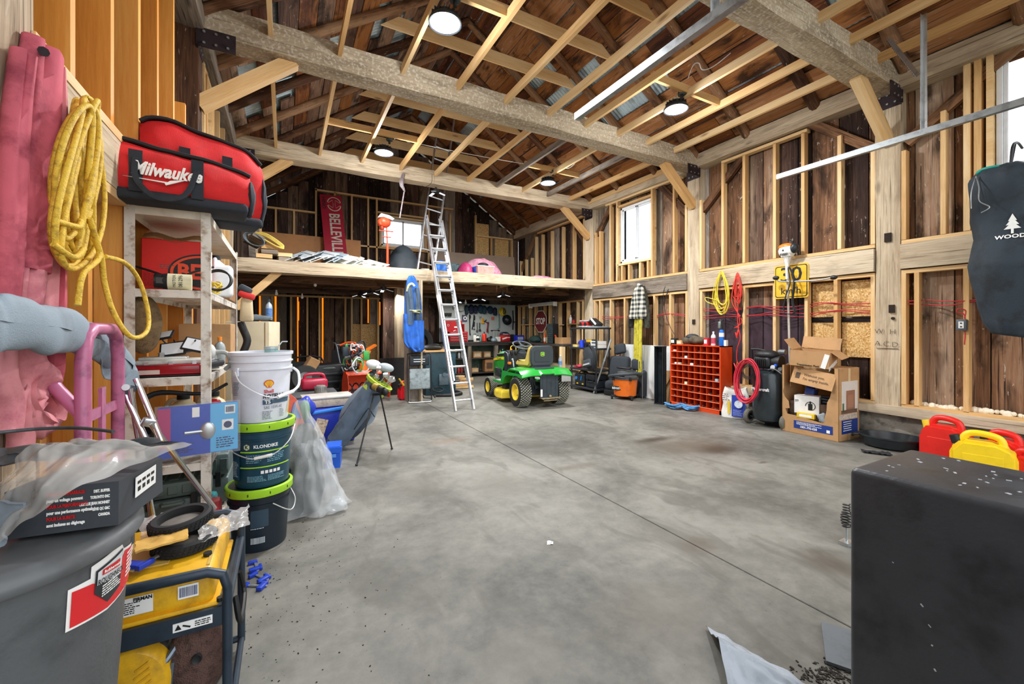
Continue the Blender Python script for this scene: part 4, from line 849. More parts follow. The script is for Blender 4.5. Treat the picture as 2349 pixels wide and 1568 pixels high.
# ---------------------------------------------------------------- hanging pink slings and yellow rope
SLG=M('#c9606f',0.85,0,0.2,7,bump=0.12,bs=260,dirtcol='#93394a'); SLG2=M('#d58a90',0.85,0,0.2,7,bump=0.12,bs=260,dirtcol='#b0606c')
o=thing('lifting_sling','faded red webbing sling knotted at the bottom, hanging on the left wall','sling',(0,0,0))
def strap(pts,w,th,m=None,name='strap',tw=None,par=o,k=5,bulk=1.0):
    """soft flattened tube following pts, wide in the wall plane"""
    P,_=spline([Vector(p) for p in pts],k); b=B(); n=len(P); ring=20; vs=[];fs=[]
    for i,p in enumerate(P):
        t=(P[min(n-1,i+1)]-P[max(0,i-1)]).normalized(); side=Vector((0.30,0.95,0)); side=(side-t*side.dot(t)).normalized(); nn=t.cross(side)
        if tw: a=tw*i/n; side,nn=side*math.cos(a)+nn*math.sin(a),nn*math.cos(a)-side*math.sin(a)
        for q in range(ring):
            a=2*PI*q/ring; fold=0.35*noise.noise(Vector((q*0.9,i*0.06,p.y*3)))+0.18*math.cos(a*5+i*0.05); 
            vs.append(p+side*(w/2*math.cos(a))+nn*(th/2*math.sin(a)*(1+fold)))
    for i in range(n-1):
        for q in range(ring): fs.append((i*ring+q,i*ring+(q+1)%ring,(i+1)*ring+(q+1)%ring,(i+1)*ring+q))
    fs+=[tuple(range(ring-1,-1,-1)),tuple(range((n-1)*ring,n*ring))]; b._add(vs,fs); return part(name,b,m or SLG,par,sm=1.2)
xs=-0.655; W_=lambda px,py,x=xs: PX(px,py,x)
strap([W_(100,112),W_(92,190),W_(82,330),W_(70,480),W_(62,620)],0.125,0.07); strap([W_(55,125),W_(40,250),W_(30,400),W_(22,560),W_(12,690)],0.06,0.05)
strap([W_(120,150),W_(122,300),W_(112,450),W_(100,600),W_(95,720),W_(92,800)],0.06,0.06,SLG2)
strap([W_(62,620),W_(52,700),W_(48,800),W_(62,850),W_(95,880)],0.11,0.07,SLG2); strap([W_(125,560),W_(125,680),W_(120,780),W_(118,850),W_(105,900)],0.05,0.05)
strap([W_(12,690),W_(0,780),W_(-5,860),W_(15,920),W_(10,990)],0.07,0.06,SLG2)
strap([W_(18,925),W_(50,900),W_(85,905),W_(112,880),W_(100,862),W_(60,880),W_(40,905),W_(62,945),W_(100,965)],0.05,0.06,SLG2,'knot',k=6)
strap([W_(98,885),W_(118,925),W_(112,970),W_(75,985),W_(62,950),W_(80,920)],0.055,0.06,SLG2,'knot',k=6); strap([W_(45,930),W_(42,965),W_(48,1000),W_(45,1030)],0.05,0.05,SLG2,'tail'); 
b=B(); b.cyl(W_(100,118,-0.75),W_(100,118,-0.56),0.012,n=8); part('hook',b,IRON,o)
YR=M('#e0b93a',0.6,0,0.18,60,bump=0.4,bs=200,dirtcol='#a98526')
o=thing('extension_lead','thick yellow extension cord hanging in a long coil on left wall','cord',(0,0,0)); xs2=-0.6
b=B()
for k in range(13):
    cx=185+random.uniform(-18,18); w=random.uniform(28,56); top=222+random.uniform(0,28); bot=random.uniform(545,645)-abs(k-6)*4; xx=xs2-0.004*k+0.03
    pts=[]
    for i in range(26):
        a=2*PI*i/26; yy=(top+bot)/2-(bot-top)/2*math.cos(a); xpx=cx+w*math.sin(a)*(0.55+0.5*(yy-top)/(bot-top)) + 12*math.sin(a*2+k)+(yy-380)*(-0.09); pts.append(PX(xpx,yy,xx+0.02*math.sin(a+k)))
    b.tube(pts,0.0085,7,closed=True,smooth=2)
part('cord_loops',b,YR,o,sm=1.2)
b=B(); b.tube([PX(125,505,-0.57),PX(180,520,-0.55),PX(185,505,-0.56)],0.0085,7,smooth=5); b.tube([PX(122,560,-0.57),PX(170,590,-0.55),PX(192,570,-0.56)],0.0085,7,smooth=5)
part('wrap_turn',b,YR,o,sm=1.2)
b=B(); b.tube([PX(215,545,-0.56),PX(228,590,-0.55),PX(190,630,-0.55),PX(178,700,-0.55)],0.0085,7,smooth=6); b.tube([PX(205,500,-0.56),PX(232,590,-0.55),PX(240,650,-0.55),PX(262,720,-0.53),PX(300,772,-0.5),PX(335,762,-0.5),PX(340,720,-0.51),PX(322,650,-0.53),PX(290,605,-0.54),PX(240,588,-0.55)],0.0085,7,smooth=6); part('hanging_loop',b,YR,o,sm=1.2)
# ---------------------------------------------------------------- hand truck
PK=M('#b96a8c',0.35,0.1,0.12,14,dirtcol='#8a4b6b')
HX=-0.55; o=thing('hand_truck','faded pink tubular hand truck standing against the left wall','hand truck',(HX,1.93,0))
y0,y1=-0.155,0.155
b=B(); b.tube([(0,y0,0.08),(0,y0,1.20),(0,y0+0.02,1.27),(0,y0+0.07,1.30),(0,y1-0.07,1.30),(0,y1-0.02,1.27),(0,y1,1.20),(0,y1,0.08)],0.02,12); part('frame_tube',b,PK,o)
b=B(); b.tube([(0,-0.03,1.30),(-0.06,-0.06,1.295),(-0.115,-0.09,1.25),(-0.12,-0.10,1.19),(-0.08,-0.12,1.13),(0.0,-0.155,1.03)],0.018,12,smooth=5); part('loop_handle',b,PK,o)
b=B(); [b.box((0,0,z),(0.006,0.31,0.035)) for z in (1.02,0.7,0.35)]; b.box((0.0,0.0,0.6),(0.01,0.035,1.0)); part('cross_strap',b,PK,o)
b=B(); b.box((0.13,0,0.02),(0.26,0.34,0.008)); part('toe_plate',b,PK,o)
for s_ in (-1,1): b=B(); b.cyl((-0.06,s_*0.2-0.02,0.1),(-0.06,s_*0.2+0.02,0.1),0.1,n=24); part('wheel',b,RUB,o)
b=B(); b.cyl((-0.06,-0.2,0.1),(-0.06,0.2,0.1),0.008); part('axle',b,IRON,o)
# ---------------------------------------------------------------- grey canopy with chrome poles
CV=M('#8b9aa5',0.7,0,0.1,6,bump=0.2,bs=260)
o=thing('folded_canopy','rolled slate grey canvas canopy with chrome poles laid over the hand truck','canopy',(0,0,0))
def cv(u,v):
    P=[PD(-60,733,0.83),PD(0,740,0.89),PD(100,750,1.06),PD(170,766,1.30),PD(215,780,1.52),PD(285,840,1.74),PD(300,885,1.78)]; rad=[0.062,0.060,0.062,0.062,0.064,0.065,0.03]
    t=u*(len(P)-1); i=min(int(t),len(P)-2); f=t-i; p=P[i].lerp(P[i+1],f); r=rad[i]*(1-f)+rad[i+1]*f
    d=(P[i+1]-P[i]).normalized(); up=Vector((0,0,1)); up=(up-d*up.dot(d)).normalized(); s2=d.cross(up); a=2*PI*v
    q=0.010*noise.noise(Vector((u*14,v*3,0)))+0.006*math.sin(u*26+math.sin(v*7)*2)
    return p+(up*math.sin(a)*1.0+s2*math.cos(a)*0.45)*(r+q)
b=B(); b.grid(cv,70,30); bmesh.ops.remove_doubles(b.bm,verts=b.bm.verts,dist=0.0003); part('canvas',b,CV,o,sm=1.3)
def cv2(u,v): # flap that hangs on the right
    a=PD(205,790,1.52).lerp(PD(310,850,1.75),u); e=PD(248,868,1.58).lerp(PD(308,905,1.78),u); p=a.lerp(e,v); return p+V(0.015,-0.01,0)*math.sin(u*13+v*5)
b=B(); b.grid(cv2,20,8,th=0.003); part('canvas_flap',b,CV,o,sm=1.2)
b=B(); 
for (a,e) in (((288,905,1.60),(345,1030,1.62)),((312,868,1.62),(370,1010,1.64)),((298,890,1.60),(368,1290,1.70)),((345,970,1.62),(492,1165,1.9))):
    b.cyl(PD(*a),PD(*e),0.0105,n=12)
part('chrome_pole',b,CHROME,o,sm=1.2); b=B(); b.box(PD(340,968,1.62),(0.04,0.03,0.03),(0.3,0.4,0.5),bev=0.006); b.cyl(PD(288,888,1.57),PD(292,888,1.60),0.012,n=12); part('hinge',b,GALV,o)
b=B(); b.box(PD(290,893,1.60),(0.05,0.03,0.035),(0,0.3,0.4),bev=0.006); part('end_bracket',b,M('#3a4450',0.5,0,0.1),o)
# ---------------------------------------------------------------- waste bin with lid
TC=(-0.535,1.195); TG=M('#55585a',0.45,0,0.14,5,bump=0.15,bs=120,dirtcol='#3a3d3f')
o=thing('waste_bin','big dark grey round plastic waste bin with red and white sticker','bin',(TC[0],TC[1],0))
b=B(); b.lathe([(0.175,0),(0.18,0.01),(0.224,0.70),(0.236,0.855),(0.248,0.86),(0.248,0.872)],64); b.jit(0.0008,5); part('bin_body',b,TG,o,sm=0.8)
b=B(); b.lathe([(0.254,0.862),(0.259,0.87),(0.258,0.882),(0.244,0.898),(0.234,0.9),(0.17,0.902),(0.08,0.905),(0,0.906)],64); b.jit(0.004,6); part('lid',b,M('#5d6062',0.4,0,0.14,8),o,sm=0.8)
b=B(); [b.box((0.235*math.sin(a),-0.235*math.cos(a),0.79),(0.12,0.05,0.05),(0,0,a),bev=0.01) for a in (R(-50),R(140))]; part('side_handle',b,TG,o)
LA=math.atan2(0.62,0.78) # faces the camera
LA=R(74); SR=0.2335; SS=0.85; SY_=0.74; SKW=0.2
def stick_on(poly,z,ang,mat,name,e):
    poly=[(x*SS,y_*SY_-x*SKW) for x,y_ in poly]
    bb=B(); n=len(poly); c=(sum(p[0] for p in poly)/n,sum(p[1] for p in poly)/n)
    vs=[Vector((c[0],c[1],0))]; 
    K=5
    fine=[]
    for i in range(n):
        a,b2=poly[i],poly[(i+1)%n]
        for j in range(K): t=j/K; fine.append((a[0]*(1-t)+b2[0]*t,a[1]*(1-t)+b2[1]*t))
    for s3 in (0.2,0.4,0.6,0.8,1.0): vs+=[Vector((c[0]+(x-c[0])*s3,c[1]+(y_-c[1])*s3,0)) for x,y_ in fine]
    m_=len(fine); fs=[(0,1+i,1+(i+1)%m_) for i in range(m_)]
    for r_ in range(4): fs+=[(1+r_*m_+i,1+(r_+1)*m_+i,1+(r_+1)*m_+(i+1)%m_,1+r_*m_+(i+1)%m_) for i in range(m_)]
    bb._add(vs,fs); me=bb.mesh(name,0); bend(me,SR,z,ang,e); return link(name,me,mat,o)
Z_=0.79
stick_on([(-0.10,-0.085),(0.0,-0.075),(0.13,-0.03),(0.135,0.075),(0.05,0.075),(0.035,0.095),(-0.055,0.06),(-0.055,0.03),(-0.10,0.02)],Z_,LA,LABEL,'sticker',0.002)
stick_on([(-0.093,-0.078),(0.0,-0.069),(0.127,-0.026),(0.129,0.068),(0.055,0.068),(0.05,-0.02),(0.0,-0.045),(-0.045,-0.02),(-0.05,0.015),(-0.093,0.012)],Z_,LA,M('#d8272c',0.4,0,0.02),'sticker_red',0.003)
stick_on([(-0.045,-0.015),(-0.005,-0.052),(0.04,-0.025),(0.04,0.08),(-0.045,0.045)],Z_,LA,M('#2c3033',0.4,0,0),'sticker_shield',0.004)
stick_on([(-0.041,0.005),(0.036,0.01),(0.036,0.073),(-0.041,0.04)],Z_,LA,M('#d5d8da',0.4,0,0),'sticker_band',0.005)
stick_on([(-0.03,0.028),(0.026,0.035),(0.026,0.055),(-0.03,0.043)],Z_,LA,M('#cf2227',0.4,0,0),'sticker_badge',0.006)
for s_,sz,x_,z_,mm,sx in (('Rubbermaid',0.011,-0.002,0.040,LABEL,0.95),('ROUGHNECK',0.021,-0.002,0.018,BLK,0.62)):
    t_=txt(s_,sz,mm,o,(0,0,0),(0,0,0),ext=0,sx=sx,off=0.0004); 
    for v in t_.data.vertices: v.co.y+=v.co.x*0.12+z_; v.co.x+=x_; v.co.x*=SS; v.co.y=v.co.y*SY_-v.co.x*SKW; v.co.z=0
    bend(t_.data,SR,Z_,LA,0.0075)
def bline(x0,x1,z0,z1,n,mat,e): 
    bb=B(); lines(bb,x0*SS,x1*SS,z0*SY_-x0*SKW*0.9,z1*SY_-x0*SKW*0.9,n); me=bb.mesh('p',0); me.transform(Matrix(((1,0,0,0),(0,0,1,0),(0,1,0,0),(0,0,0,1)))); bend(me,SR,Z_,LA,e); link('small_print',me,mat,o)
bline(-0.03,0.03,-0.03,0.003,5,LABEL,0.0075); bline(0.062,0.12,-0.015,0.06,7,LABEL,0.0055)
# ---------------------------------------------------------------- black carton and bags on the bin
o=thing('parts_carton','battered black carton with white and red print on the waste bin','box',(0,0,0))
q0=PZ(165,1190,0.845); 
def bx(px,py,z): return PZ(px,py,z)
zb,zt=0.912,1.0
A0=bx(10,1240,zb); A1=bx(270,1205,zb); A2=bx(372,1108,0.925); T0=bx(20,1135,zt); 
up=V(0,0,0.088)
e1=(A1-A0).normalized(); e2v=(A2-A1).normalized(); 
b=B(); P0=A0; P1=A1; P2=A2+V(0,0,-0.02); P3=P0+(P2-P1); b._add([P0,P1,P2,P3,P0+up,P1+up,P2+up*0.95,P3+up],[(0,1,5,4),(1,2,6,5),(2,3,7,6),(3,0,4,7),(4,5,6,7),(3,2,1,0)]); b.jit(0.004,9); part('box_body',b,M('#3b4046',0.55,0,0.12,7),o,sm=0)
nrm=(P1-P0).cross(up).normalized(); 
def facetxt(s,size,mat,P,Q,u,h,off=0.002,sx=0.8,al='LEFT'):
    x=(Q-P).normalized(); z=Vector((0,0,1)); y=x.cross(z).normalized(); M4=Matrix((x,z,y)).transposed().to_4x4(); pos=P.lerp(Q,u)+Vector((0,0,h))+y*off; 
    t_=txt(s,size,mat,o,(0,0,0),(0,0,0),ext=0.0003,sx=sx,align=al,off=0.0004); M4.translation=pos; t_.matrix_local=M4
for i,(s_,c2) in enumerate((('POUR UN DEMARRAGE',RED),('pour un voltage pouvant',LABEL),('POUR LA PERFORMANCE',RED),('pour une performance optimale',LABEL),('POUR LA SURETE',RED),('sont incluses au dégivrage',LABEL))): facetxt(s_,0.0085,c2,P0,P1,0.36,0.075-i*0.0115,sx=0.62)
for i,s_ in enumerate(('DIST. BUFFER','TORONTO INC','1500 RUE JEAN MONNET','LÉVIS QC G6C','CANADA')): facetxt(s_,0.0075,LABEL,P0,P1,0.93,0.073-i*0.0115,al='RIGHT',sx=0.55)
sd=(P2-P1).normalized(); yy_=sd.cross(Vector((0,0,1))); M4=Matrix((sd,Vector((0,0,1)),yy_)).transposed().to_4x4(); M4.translation=P1.lerp(P2,0.55)+V(0,0,0.055)+yy_*0.003
b=B(); b.box((0,0,0),(0.10,0.042,0.001)); l_=part('label',b,LABEL,o); l_.matrix_local=M4
b=B(); 
for i in range(4): b.box((-0.035+i*0.022,0.008,0.001),(0.015,0.006,0.0006)); b.box((-0.035+i*0.022,-0.006,0.001),(0.012,0.009,0.0006))
l2=part('label_print',b,BLK,l_)
FILM=M('#d6d4ce',0.10,0,0.05,9,alpha=0.52,bump=0.25,bs=12)
def film(u,v): 
    a=[bx(-60,1170,0.93),bx(0,1110,1.0),bx(60,1030,1.05),bx(120,1010,1.07)]; e=[bx(0,1240,0.95),bx(120,1150,1.01),bx(300,1065,1.035),bx(438,1020,1.06)]
    t=v*3; i=min(2,int(t)); f=t-i; p=a[i].lerp(a[i+1],f).lerp(e[i].lerp(e[i+1],f),u)
    q=noise.noise_vector(Vector((u*5,v*6,1)))*0.014+noise.noise_vector(Vector((u*16+v*9,v*5,5)))*0.004; return p+q+V(0,0,0.03*math.sin(PI*u)*math.sin(PI*v))
b=B(); b.grid(film,60,50); one('plastic_garment_bag',b,FILM,'crumpled translucent grey plastic bag with zip over the black carton','bag',sm=1.4)
b=B(); b.tube([bx(0,1012,1.05)+V(0,0,0.02),bx(90,1003,1.05)+V(0,0,.02),bx(180,1001,1.05)+V(0,0,.02),bx(260,1010,1.05)+V(0,0,.02)],0.004,6,smooth=8)
def wb_(u,v): p=bx(-80,1040,1.02).lerp(bx(310,1012,1.04),u).lerp(bx(-60,1080,1.0).lerp(bx(420,1022,1.04),u),v); return p+noise.noise_vector(Vector((u*7,v*4,9)))*0.015+V(0,0,0.005)
b.grid(wb_,40,14); one('zip_pouch',b,M('#4a4f53',0.35,0,0.2,12,bump=0.5,bs=30),'dark grey pouch with a black zip lying under the plastic bag','pouch',sm=1.3)
def pl(u,v): p=bx(-100,1120,1.0).lerp(bx(60,1150,1.0),u).lerp(bx(-100,1290,0.92).lerp(bx(8,1245,0.93),u),v); return p+noise.noise_vector(Vector((u*4,v*4,3)))*0.01
b=B(); b.grid(pl,14,14,th=0.004); one('grey_panel_sheet',b,M('#8e9aa5',0.4,0,0.1),'stiff blue grey plastic sheet hanging over the bin edge','sheet',sm=1.2)
# ---------------------------------------------------------------- generator
GX0,GX1,GY0,GY1=-0.525,-0.155,1.55,2.02
GY=M('#e8b21f',0.35,0,0.12,8,dirtcol='#b3892b'); GF=M('#2f3b48',0.4,0.3,0.2,12)
o=thing('generator','yellow portable generator in a dark tube frame beside waste bin','generator',((GX0+GX1)/2,(GY0+GY1)/2,0)); w2,d2=(GX1-GX0)/2,(GY1-GY0)/2
for sy in (-1,1):
    b=B(); b.tube([(-w2,sy*d2,0.03),(-w2,sy*d2,0.46),(-w2+0.03,sy*d2,0.50),(w2-0.05,sy*d2,0.50),(w2-0.012,sy*d2,0.485),(w2,sy*d2,0.45),(w2,sy*d2,0.03)],0.0135,12); part('frame_hoop',b,GF,o)
b=B(); [b.cyl((sx*w2,-d2,z),(sx*w2,d2,z),0.0115,n=10) for sx in (-1,1) for z in (0.04,0.40)]; [b.cyl((-w2,sy*d2,0.04),(w2,sy*d2,0.04),0.0115,n=10) for sy in (-1,1)]; part('frame_rail',b,GF,o)
b=B(); b.box((0,-d2+0.004,0.375),(2*w2-0.02,0.012,0.05)); b.box((w2-0.01,0,0.39),(0.01,2*d2,0.04)); part('frame_band',b,GF,o)
b=B(); b.box((-0.01,0.0,0.45),(2*w2-0.05,2*d2-0.05,0.10),bev=0.025,seg=4); b.box((-0.01,0.0,0.402),(2*w2-0.03,2*d2-0.03,0.012),bev=0.004,seg=1); part('fuel_tank',b,GY,o)
b=B(); b.box((0.13,0,0.5),(0.008,2*d2-0.1,0.004)); b.box((-0.08,-0.02,0.5),(0.2,0.2,0.005),bev=0.002,seg=1); part('tank_seam',b,M('#d7b35b',0.4,0,0.1),o)
b=B(); b.cyl((0.12,-0.12,0.495),(0.12,-0.12,0.51),0.012,n=8); b.cyl((0.165,-d2+0.018,0.408),(0.165,-d2+0.018,0.418),0.01,n=10); part('tank_bolt',b,BLK,o)
fy=-d2-0.0005+0.022
for (x,z,w,h) in ((-0.055,0.447,0.115,0.045),(0.085,0.453,0.05,0.035)):
    b=B(); b.box((x,fy,z),(w,0.002,h)); q=part('tank_label',b,LABEL,o); b=B()
    if x<0: lines(b,x-w/2+0.02,x+w/2-0.02,z-h/2+0.004,z+h/2-0.01,6,fy-0.0014); b.cyl((x-w/2+0.012,fy-0.001,z+0.004),(x-w/2+0.012,fy-0.002,z+0.004),0.008,n=16)
    else: barcode(b,x-w/2+0.004,z,w-0.008,h-0.01,fy-0.0014)
    part('print',b,M('#3a4c78',0.5,0,0) if x>0 else BLK,q)
txt('FIRMAN',0.012,BLK,o,(-0.02,fy-0.002,0.463),ext=0.0003,off=0.0005)
b=B(); b.box((0.10,-d2-0.003,0.375),(0.095,0.002,0.022)); q=part('warning_label',b,LABEL,o); b=B(); b.prism([(-0.008,-0.006),(0.008,-0.006),(0,0.008)],0.001,c=(0.065,-d2-0.0048,0.375)); lines(b,0.105,0.145,0.367,0.383,3,-d2-0.0048); b.box((0.085,-d2-0.0048,0.374),(0.02,0.001,0.004),(0,0.4,0)); part('print',b,BLK,q)
# engine: recoil housing, muffler
b=B(); b.lathe([(0,0.02),(0.05,0.018),(0.098,0.012),(0.108,0.0),(0.112,-0.03)],36,(-0.065,-d2+0.028,0.235),(R(90),0,0)); rc=part('recoil_cover',b,GY,o,sm=0.7)
b=B()
for k in range(8):
    for s_ in (-1,1):
        z=0.175+k*0.017; wv=0.07-abs(k-3.5)*0.007; b.box((-0.065+s_*0.045,-d2+0.012,z),(wv*0.75,0.01,0.0045),(0,s_*-0.45,0),bev=0.001,seg=1)
part('louvre',b,GY,rc)
b=B(); [b.cyl((-0.065+x,-d2+0.012,0.235+z),(-0.065+x,-d2+0.002,0.235+z),0.006,n=8) for x,z in ((0.02,-0.05),(-0.03,-0.045),(0.05,-0.02))]; part('cover_screw',b,IRON,rc)
b=B(); b.cyl((-0.065,-d2+0.055,0.235),(-0.065,d2-0.12,0.235),0.105,0.10,n=28); b.box((-0.03,0,0.30),(0.14,0.22,0.08),bev=0.01); b.box((-0.06,-0.02,0.06),(0.26,0.34,0.1),bev=0.01)
for k in range(6): b.box((-0.03,0,0.28+k*0.012),(0.165,0.24,0.004))
part('engine_block',b,M('#5b6570',0.45,0.6,0.3,12),o)
b=B(); b.sph((0.105,-d2+0.06,0.255),(0.075,0.035,0.115),28,14); mf=part('muffler',b,M('#6b5048',0.85,0.2,0.3,40,bump=0.9,bs=260,dirtcol='#3e2c28'),o,sm=1.2)
b=B(); b.lathe([(0.009,0.0),(0.014,0.002),(0.012,0.006),(0.008,0.004)],16,(0.105,-d2+0.024,0.265),(R(90),0,0)); part('muffler_port',b,BLK,mf)
b=B(); b.tube([(0.105+0.08*math.cos(a),-d2+0.07,0.255+0.12*math.sin(a)) for a in [i*2*PI/36 for i in range(36)]],0.004,6,closed=True); part('muffler_rim',b,M('#8c8a86',0.4,0.8,0.2),mf)
b=B(); b.tube([(-0.02,-d2+0.05,0.3),(0.0,-d2+0.04,0.27),(-0.03,-d2+0.04,0.24),(0.02,-d2+0.03,0.27),(0.05,-d2+0.05,0.3)],0.009,8,smooth=5); b.box((0.035,-d2+0.04,0.16),(0.008,0.02,0.22),(0,0.1,0)); b.cyl((0.0,-d2+0.03,0.27),(0.02,-d2+0.03,0.27),0.014,n=8); part('engine_bracket',b,M('#77828f',0.4,0.7,0.2),o)
b=B(); b.cyl((0.05,0.12,0.17),(0.05,d2-0.02,0.17),0.09,n=24); part('alternator_end',b,M('#3c4650',0.5,0.4,0.2),o)
b=B(); b.tube([(w2+0.004,-0.05,0.33),(w2+0.018,-0.05,0.25),(w2+0.018,0.12,0.25),(w2+0.004,0.12,0.33)],0.009,8,smooth=4); part('fold_handle',b,BLK,o)
o.scale=(1,1,1.13)
# bits lying on the generator
GZ=0.568
def tyre(label,loc,rot):
    o=thing('spare_tyre',label,'wheel',loc,0,'small black wheels on the generator',rot)
    b=B(); R0=0.088; prof=[(0.066,-0.018),(0.08,-0.02),(R0,-0.014),(R0,0.014),(0.08,0.02),(0.066,0.018),(0.064,0.0)]; b.lathe(prof+[prof[0]],40)
    for k in range(40):
        a=2*PI*k/40
        for s_ in (-1,0,1): b.box(((R0+0.001)*math.cos(a+s_*0.04),(R0+0.001)*math.sin(a+s_*0.04),s_*0.009),(0.004,0.008,0.005),(s_*0.6 if s_ else 0.6,0,a))
    part('tread',b,RUB,o,sm=0.4); b=B(); b.lathe([(0,-0.004),(0.03,-0.008),(0.065,-0.012),(0.065,-0.008),(0.03,0.002),(0,0.004)],28); part('hub',b,M('#77736b',0.6,0,0.2),o); return o
gx,gy=(GX0+GX1)/2,(GY0+GY1)/2
tyre('lower small black tread wheel lying on the generator',PZ(425,1240,GZ+0.02),(0,0,0)); t2=tyre('upper small black tread wheel, tilted on the lower one',PZ(416,1192,GZ+0.07)+V(0,0,0.0),(R(4),R(-5),0))
b=B(); b.grid(lambda u,v:PZ(312+120*u,1245-35*u+25*v,GZ+0.045+0.02*u)+noise.noise_vector(Vector((u*5,v*4,0)))*0.006,12,6,th=0.006); one('yellow_pad',b,M('#e5b85c',0.7,0,0.15),'soft yellow foam pad between the two small wheels','pad',sm=1.2)
b=B(); b.grid(lambda u,v:PZ(455+115*u,1210-45*u*(1-0.3*v)+45*v*(1-u*0.3),GZ+0.02+0.03*(1-v))+noise.noise_vector(Vector((u*8,v*8,0)))*0.012+V(0,0,0.012),24,14); b.jit(0.004,40); one('clear_wrap',b,M('#d6d3ce',0.15,0,0.05,9,alpha=0.5,bump=0.6,bs=20),'crumpled clear plastic wrap on the rear of the generator tank','plastic',sm=1.3)
b=B(); b.grid(lambda u,v:PZ(322+90*u,1200-25*u+60*v,GZ+0.03)+noise.noise_vector(Vector((u*6,v*6,4)))*0.015+V(0,0,0.015),18,14); one('clear_wrap',b,M('#d6d3ce',0.15,0,0.05,9,alpha=0.5,bump=0.6,bs=20),'crumpled clear plastic wrap under the small wheels by the bin','plastic',sm=1.3)
def clampf(label,c,rz,sc=1.0,name='bar_clamp'):
    o=thing(name,label,'clamp',c,rz); b=B(); b.box((0,0,0.006),(0.12*sc,0.012,0.006)); part('bar',b,GALV,o); b=B(); b.box((0.045*sc,0.012,0.01),(0.02,0.045,0.018),bev=0.003); b.box((-0.04*sc,0.014,0.01),(0.028,0.05,0.018),bev=0.003); b.box((-0.03*sc,-0.016,0.01),(0.05,0.014,0.016),bev=0.003); part('jaw',b,M('#1d3fb8',0.4,0,0.1),o); return o
clampf('blue clamp lying on the generator by the lower wheel',PZ(345,1288,GZ+0.012),R(55)); 
for k,(px,py) in enumerate(((588,1300),(598,1325),(586,1345))): clampf(['blue clamp on the floor, topmost of three by the generator','blue clamp on the floor, middle of the three by the generator','blue clamp on the floor, lowest of three by the generator'][k],PZ(px,py,0.0)+V(0,0,0.03*0),R(100+k*25),1.0)
# ================================================================ lamps, cords and door rails
LG=emit('#f4f9ff',14.0)
for i,(x,y) in enumerate(LAMPS):
    o=thing('high_bay_lamp',['round LED lamp glowing over the near left, the largest of four','round LED lamp hanging between the beams on the left, near the ladder','round LED lamp glowing over the right side near the door rails','round LED lamp at the far right under grey joists, smallest'][i],'lamp',(x,y,3.965),0,'round LED lamps')
    b=B(); b.lathe([(0,0.0),(0.128,0.0),(0.13,0.006),(0.0,0.006)],40); part('diffuser',b,LG,o)
    b=B(); b.lathe([(0.131,-0.006),(0.142,-0.006),(0.144,0.01),(0.12,0.045),(0.075,0.06),(0.07,0.10),(0.03,0.115),(0,0.115)],40,cap=False)
    for k in range(16): a=2*PI*k/16; b.box((0.095*math.cos(a),0.095*math.sin(a),0.062),(0.05,0.004,0.05),(0,0,a))
    part('housing',b,M('#2e3338',0.4,0.4,0.1),o)
    b=B(); b.tube([(0.012*math.cos(t),0,0.125+0.014*math.sin(t)+0.014) for t in [k*2*PI/12 for k in range(12)]],0.003,6,closed=True); b.cyl((0,0,0.115),(0,0,0.14),0.008,n=8); b.tube([(0,0,0.15),(0.01,0.0,0.175),(0,0,0.2)],0.003,6); part('hook',b,GALV,o)
    d=thing('junction_plug','dark junction plug box above a lamp'+[' at the near left',' beside the ladder',' at the near right',' at the far right'][i],'socket',(x+0.07,y-0.06 if i!=2 else y-0.03,4.14),0,'lamp socket boxes')
    b=B(); b.lathe([(0.045,0),(0.05,0.01),(0.05,0.04),(0.03,0.055)],16); part('socket_body',b,M('#3c4a4c',0.5,0.2,0.15),d); b=B(); b.cyl((0,0,-0.045),(0,0,0.0),0.017,n=10); part('plug',b,BLK,d)
WC=M('#e8e8e4',0.4,0,0.04)
def cord(name,label,pts,r,mat,cat='cable',k=8,group=None): b=B(); b.tube(pts,r,7,smooth=k); return one(name,b,mat,label,cat,group=group,sm=1.2)
cord('lamp_lead','white cord running over the joists from the left lamp to the far right lamp',[(1.3,6.45,4.2),(1.7,6.48,4.21),(2.4,6.5,4.22),(3.0,6.46,4.215),(3.6,6.42,4.22),(4.1,6.35,4.21),(4.28,6.36,4.17)],0.006,WC)
cord('lamp_lead','white cord looping up from the near right lamp socket',[PY(1578,180,3.5),PY(1590,150,3.5),PY(1603,145,3.5),PY(1612,160,3.52),PY(1640,150,3.52),PY(1690,110,3.4),PY(1745,70,3.3),PY(1758,48,3.25),PY(1750,62,3.2),PY(1735,78,3.2)],0.006,WC)
cord('lamp_lead','short white cord above the far right lamp socket',[(4.3,6.35,4.17),(4.45,6.3,4.23),(4.55,6.2,4.23),(4.6,6.1,4.28)],0.006,WC)
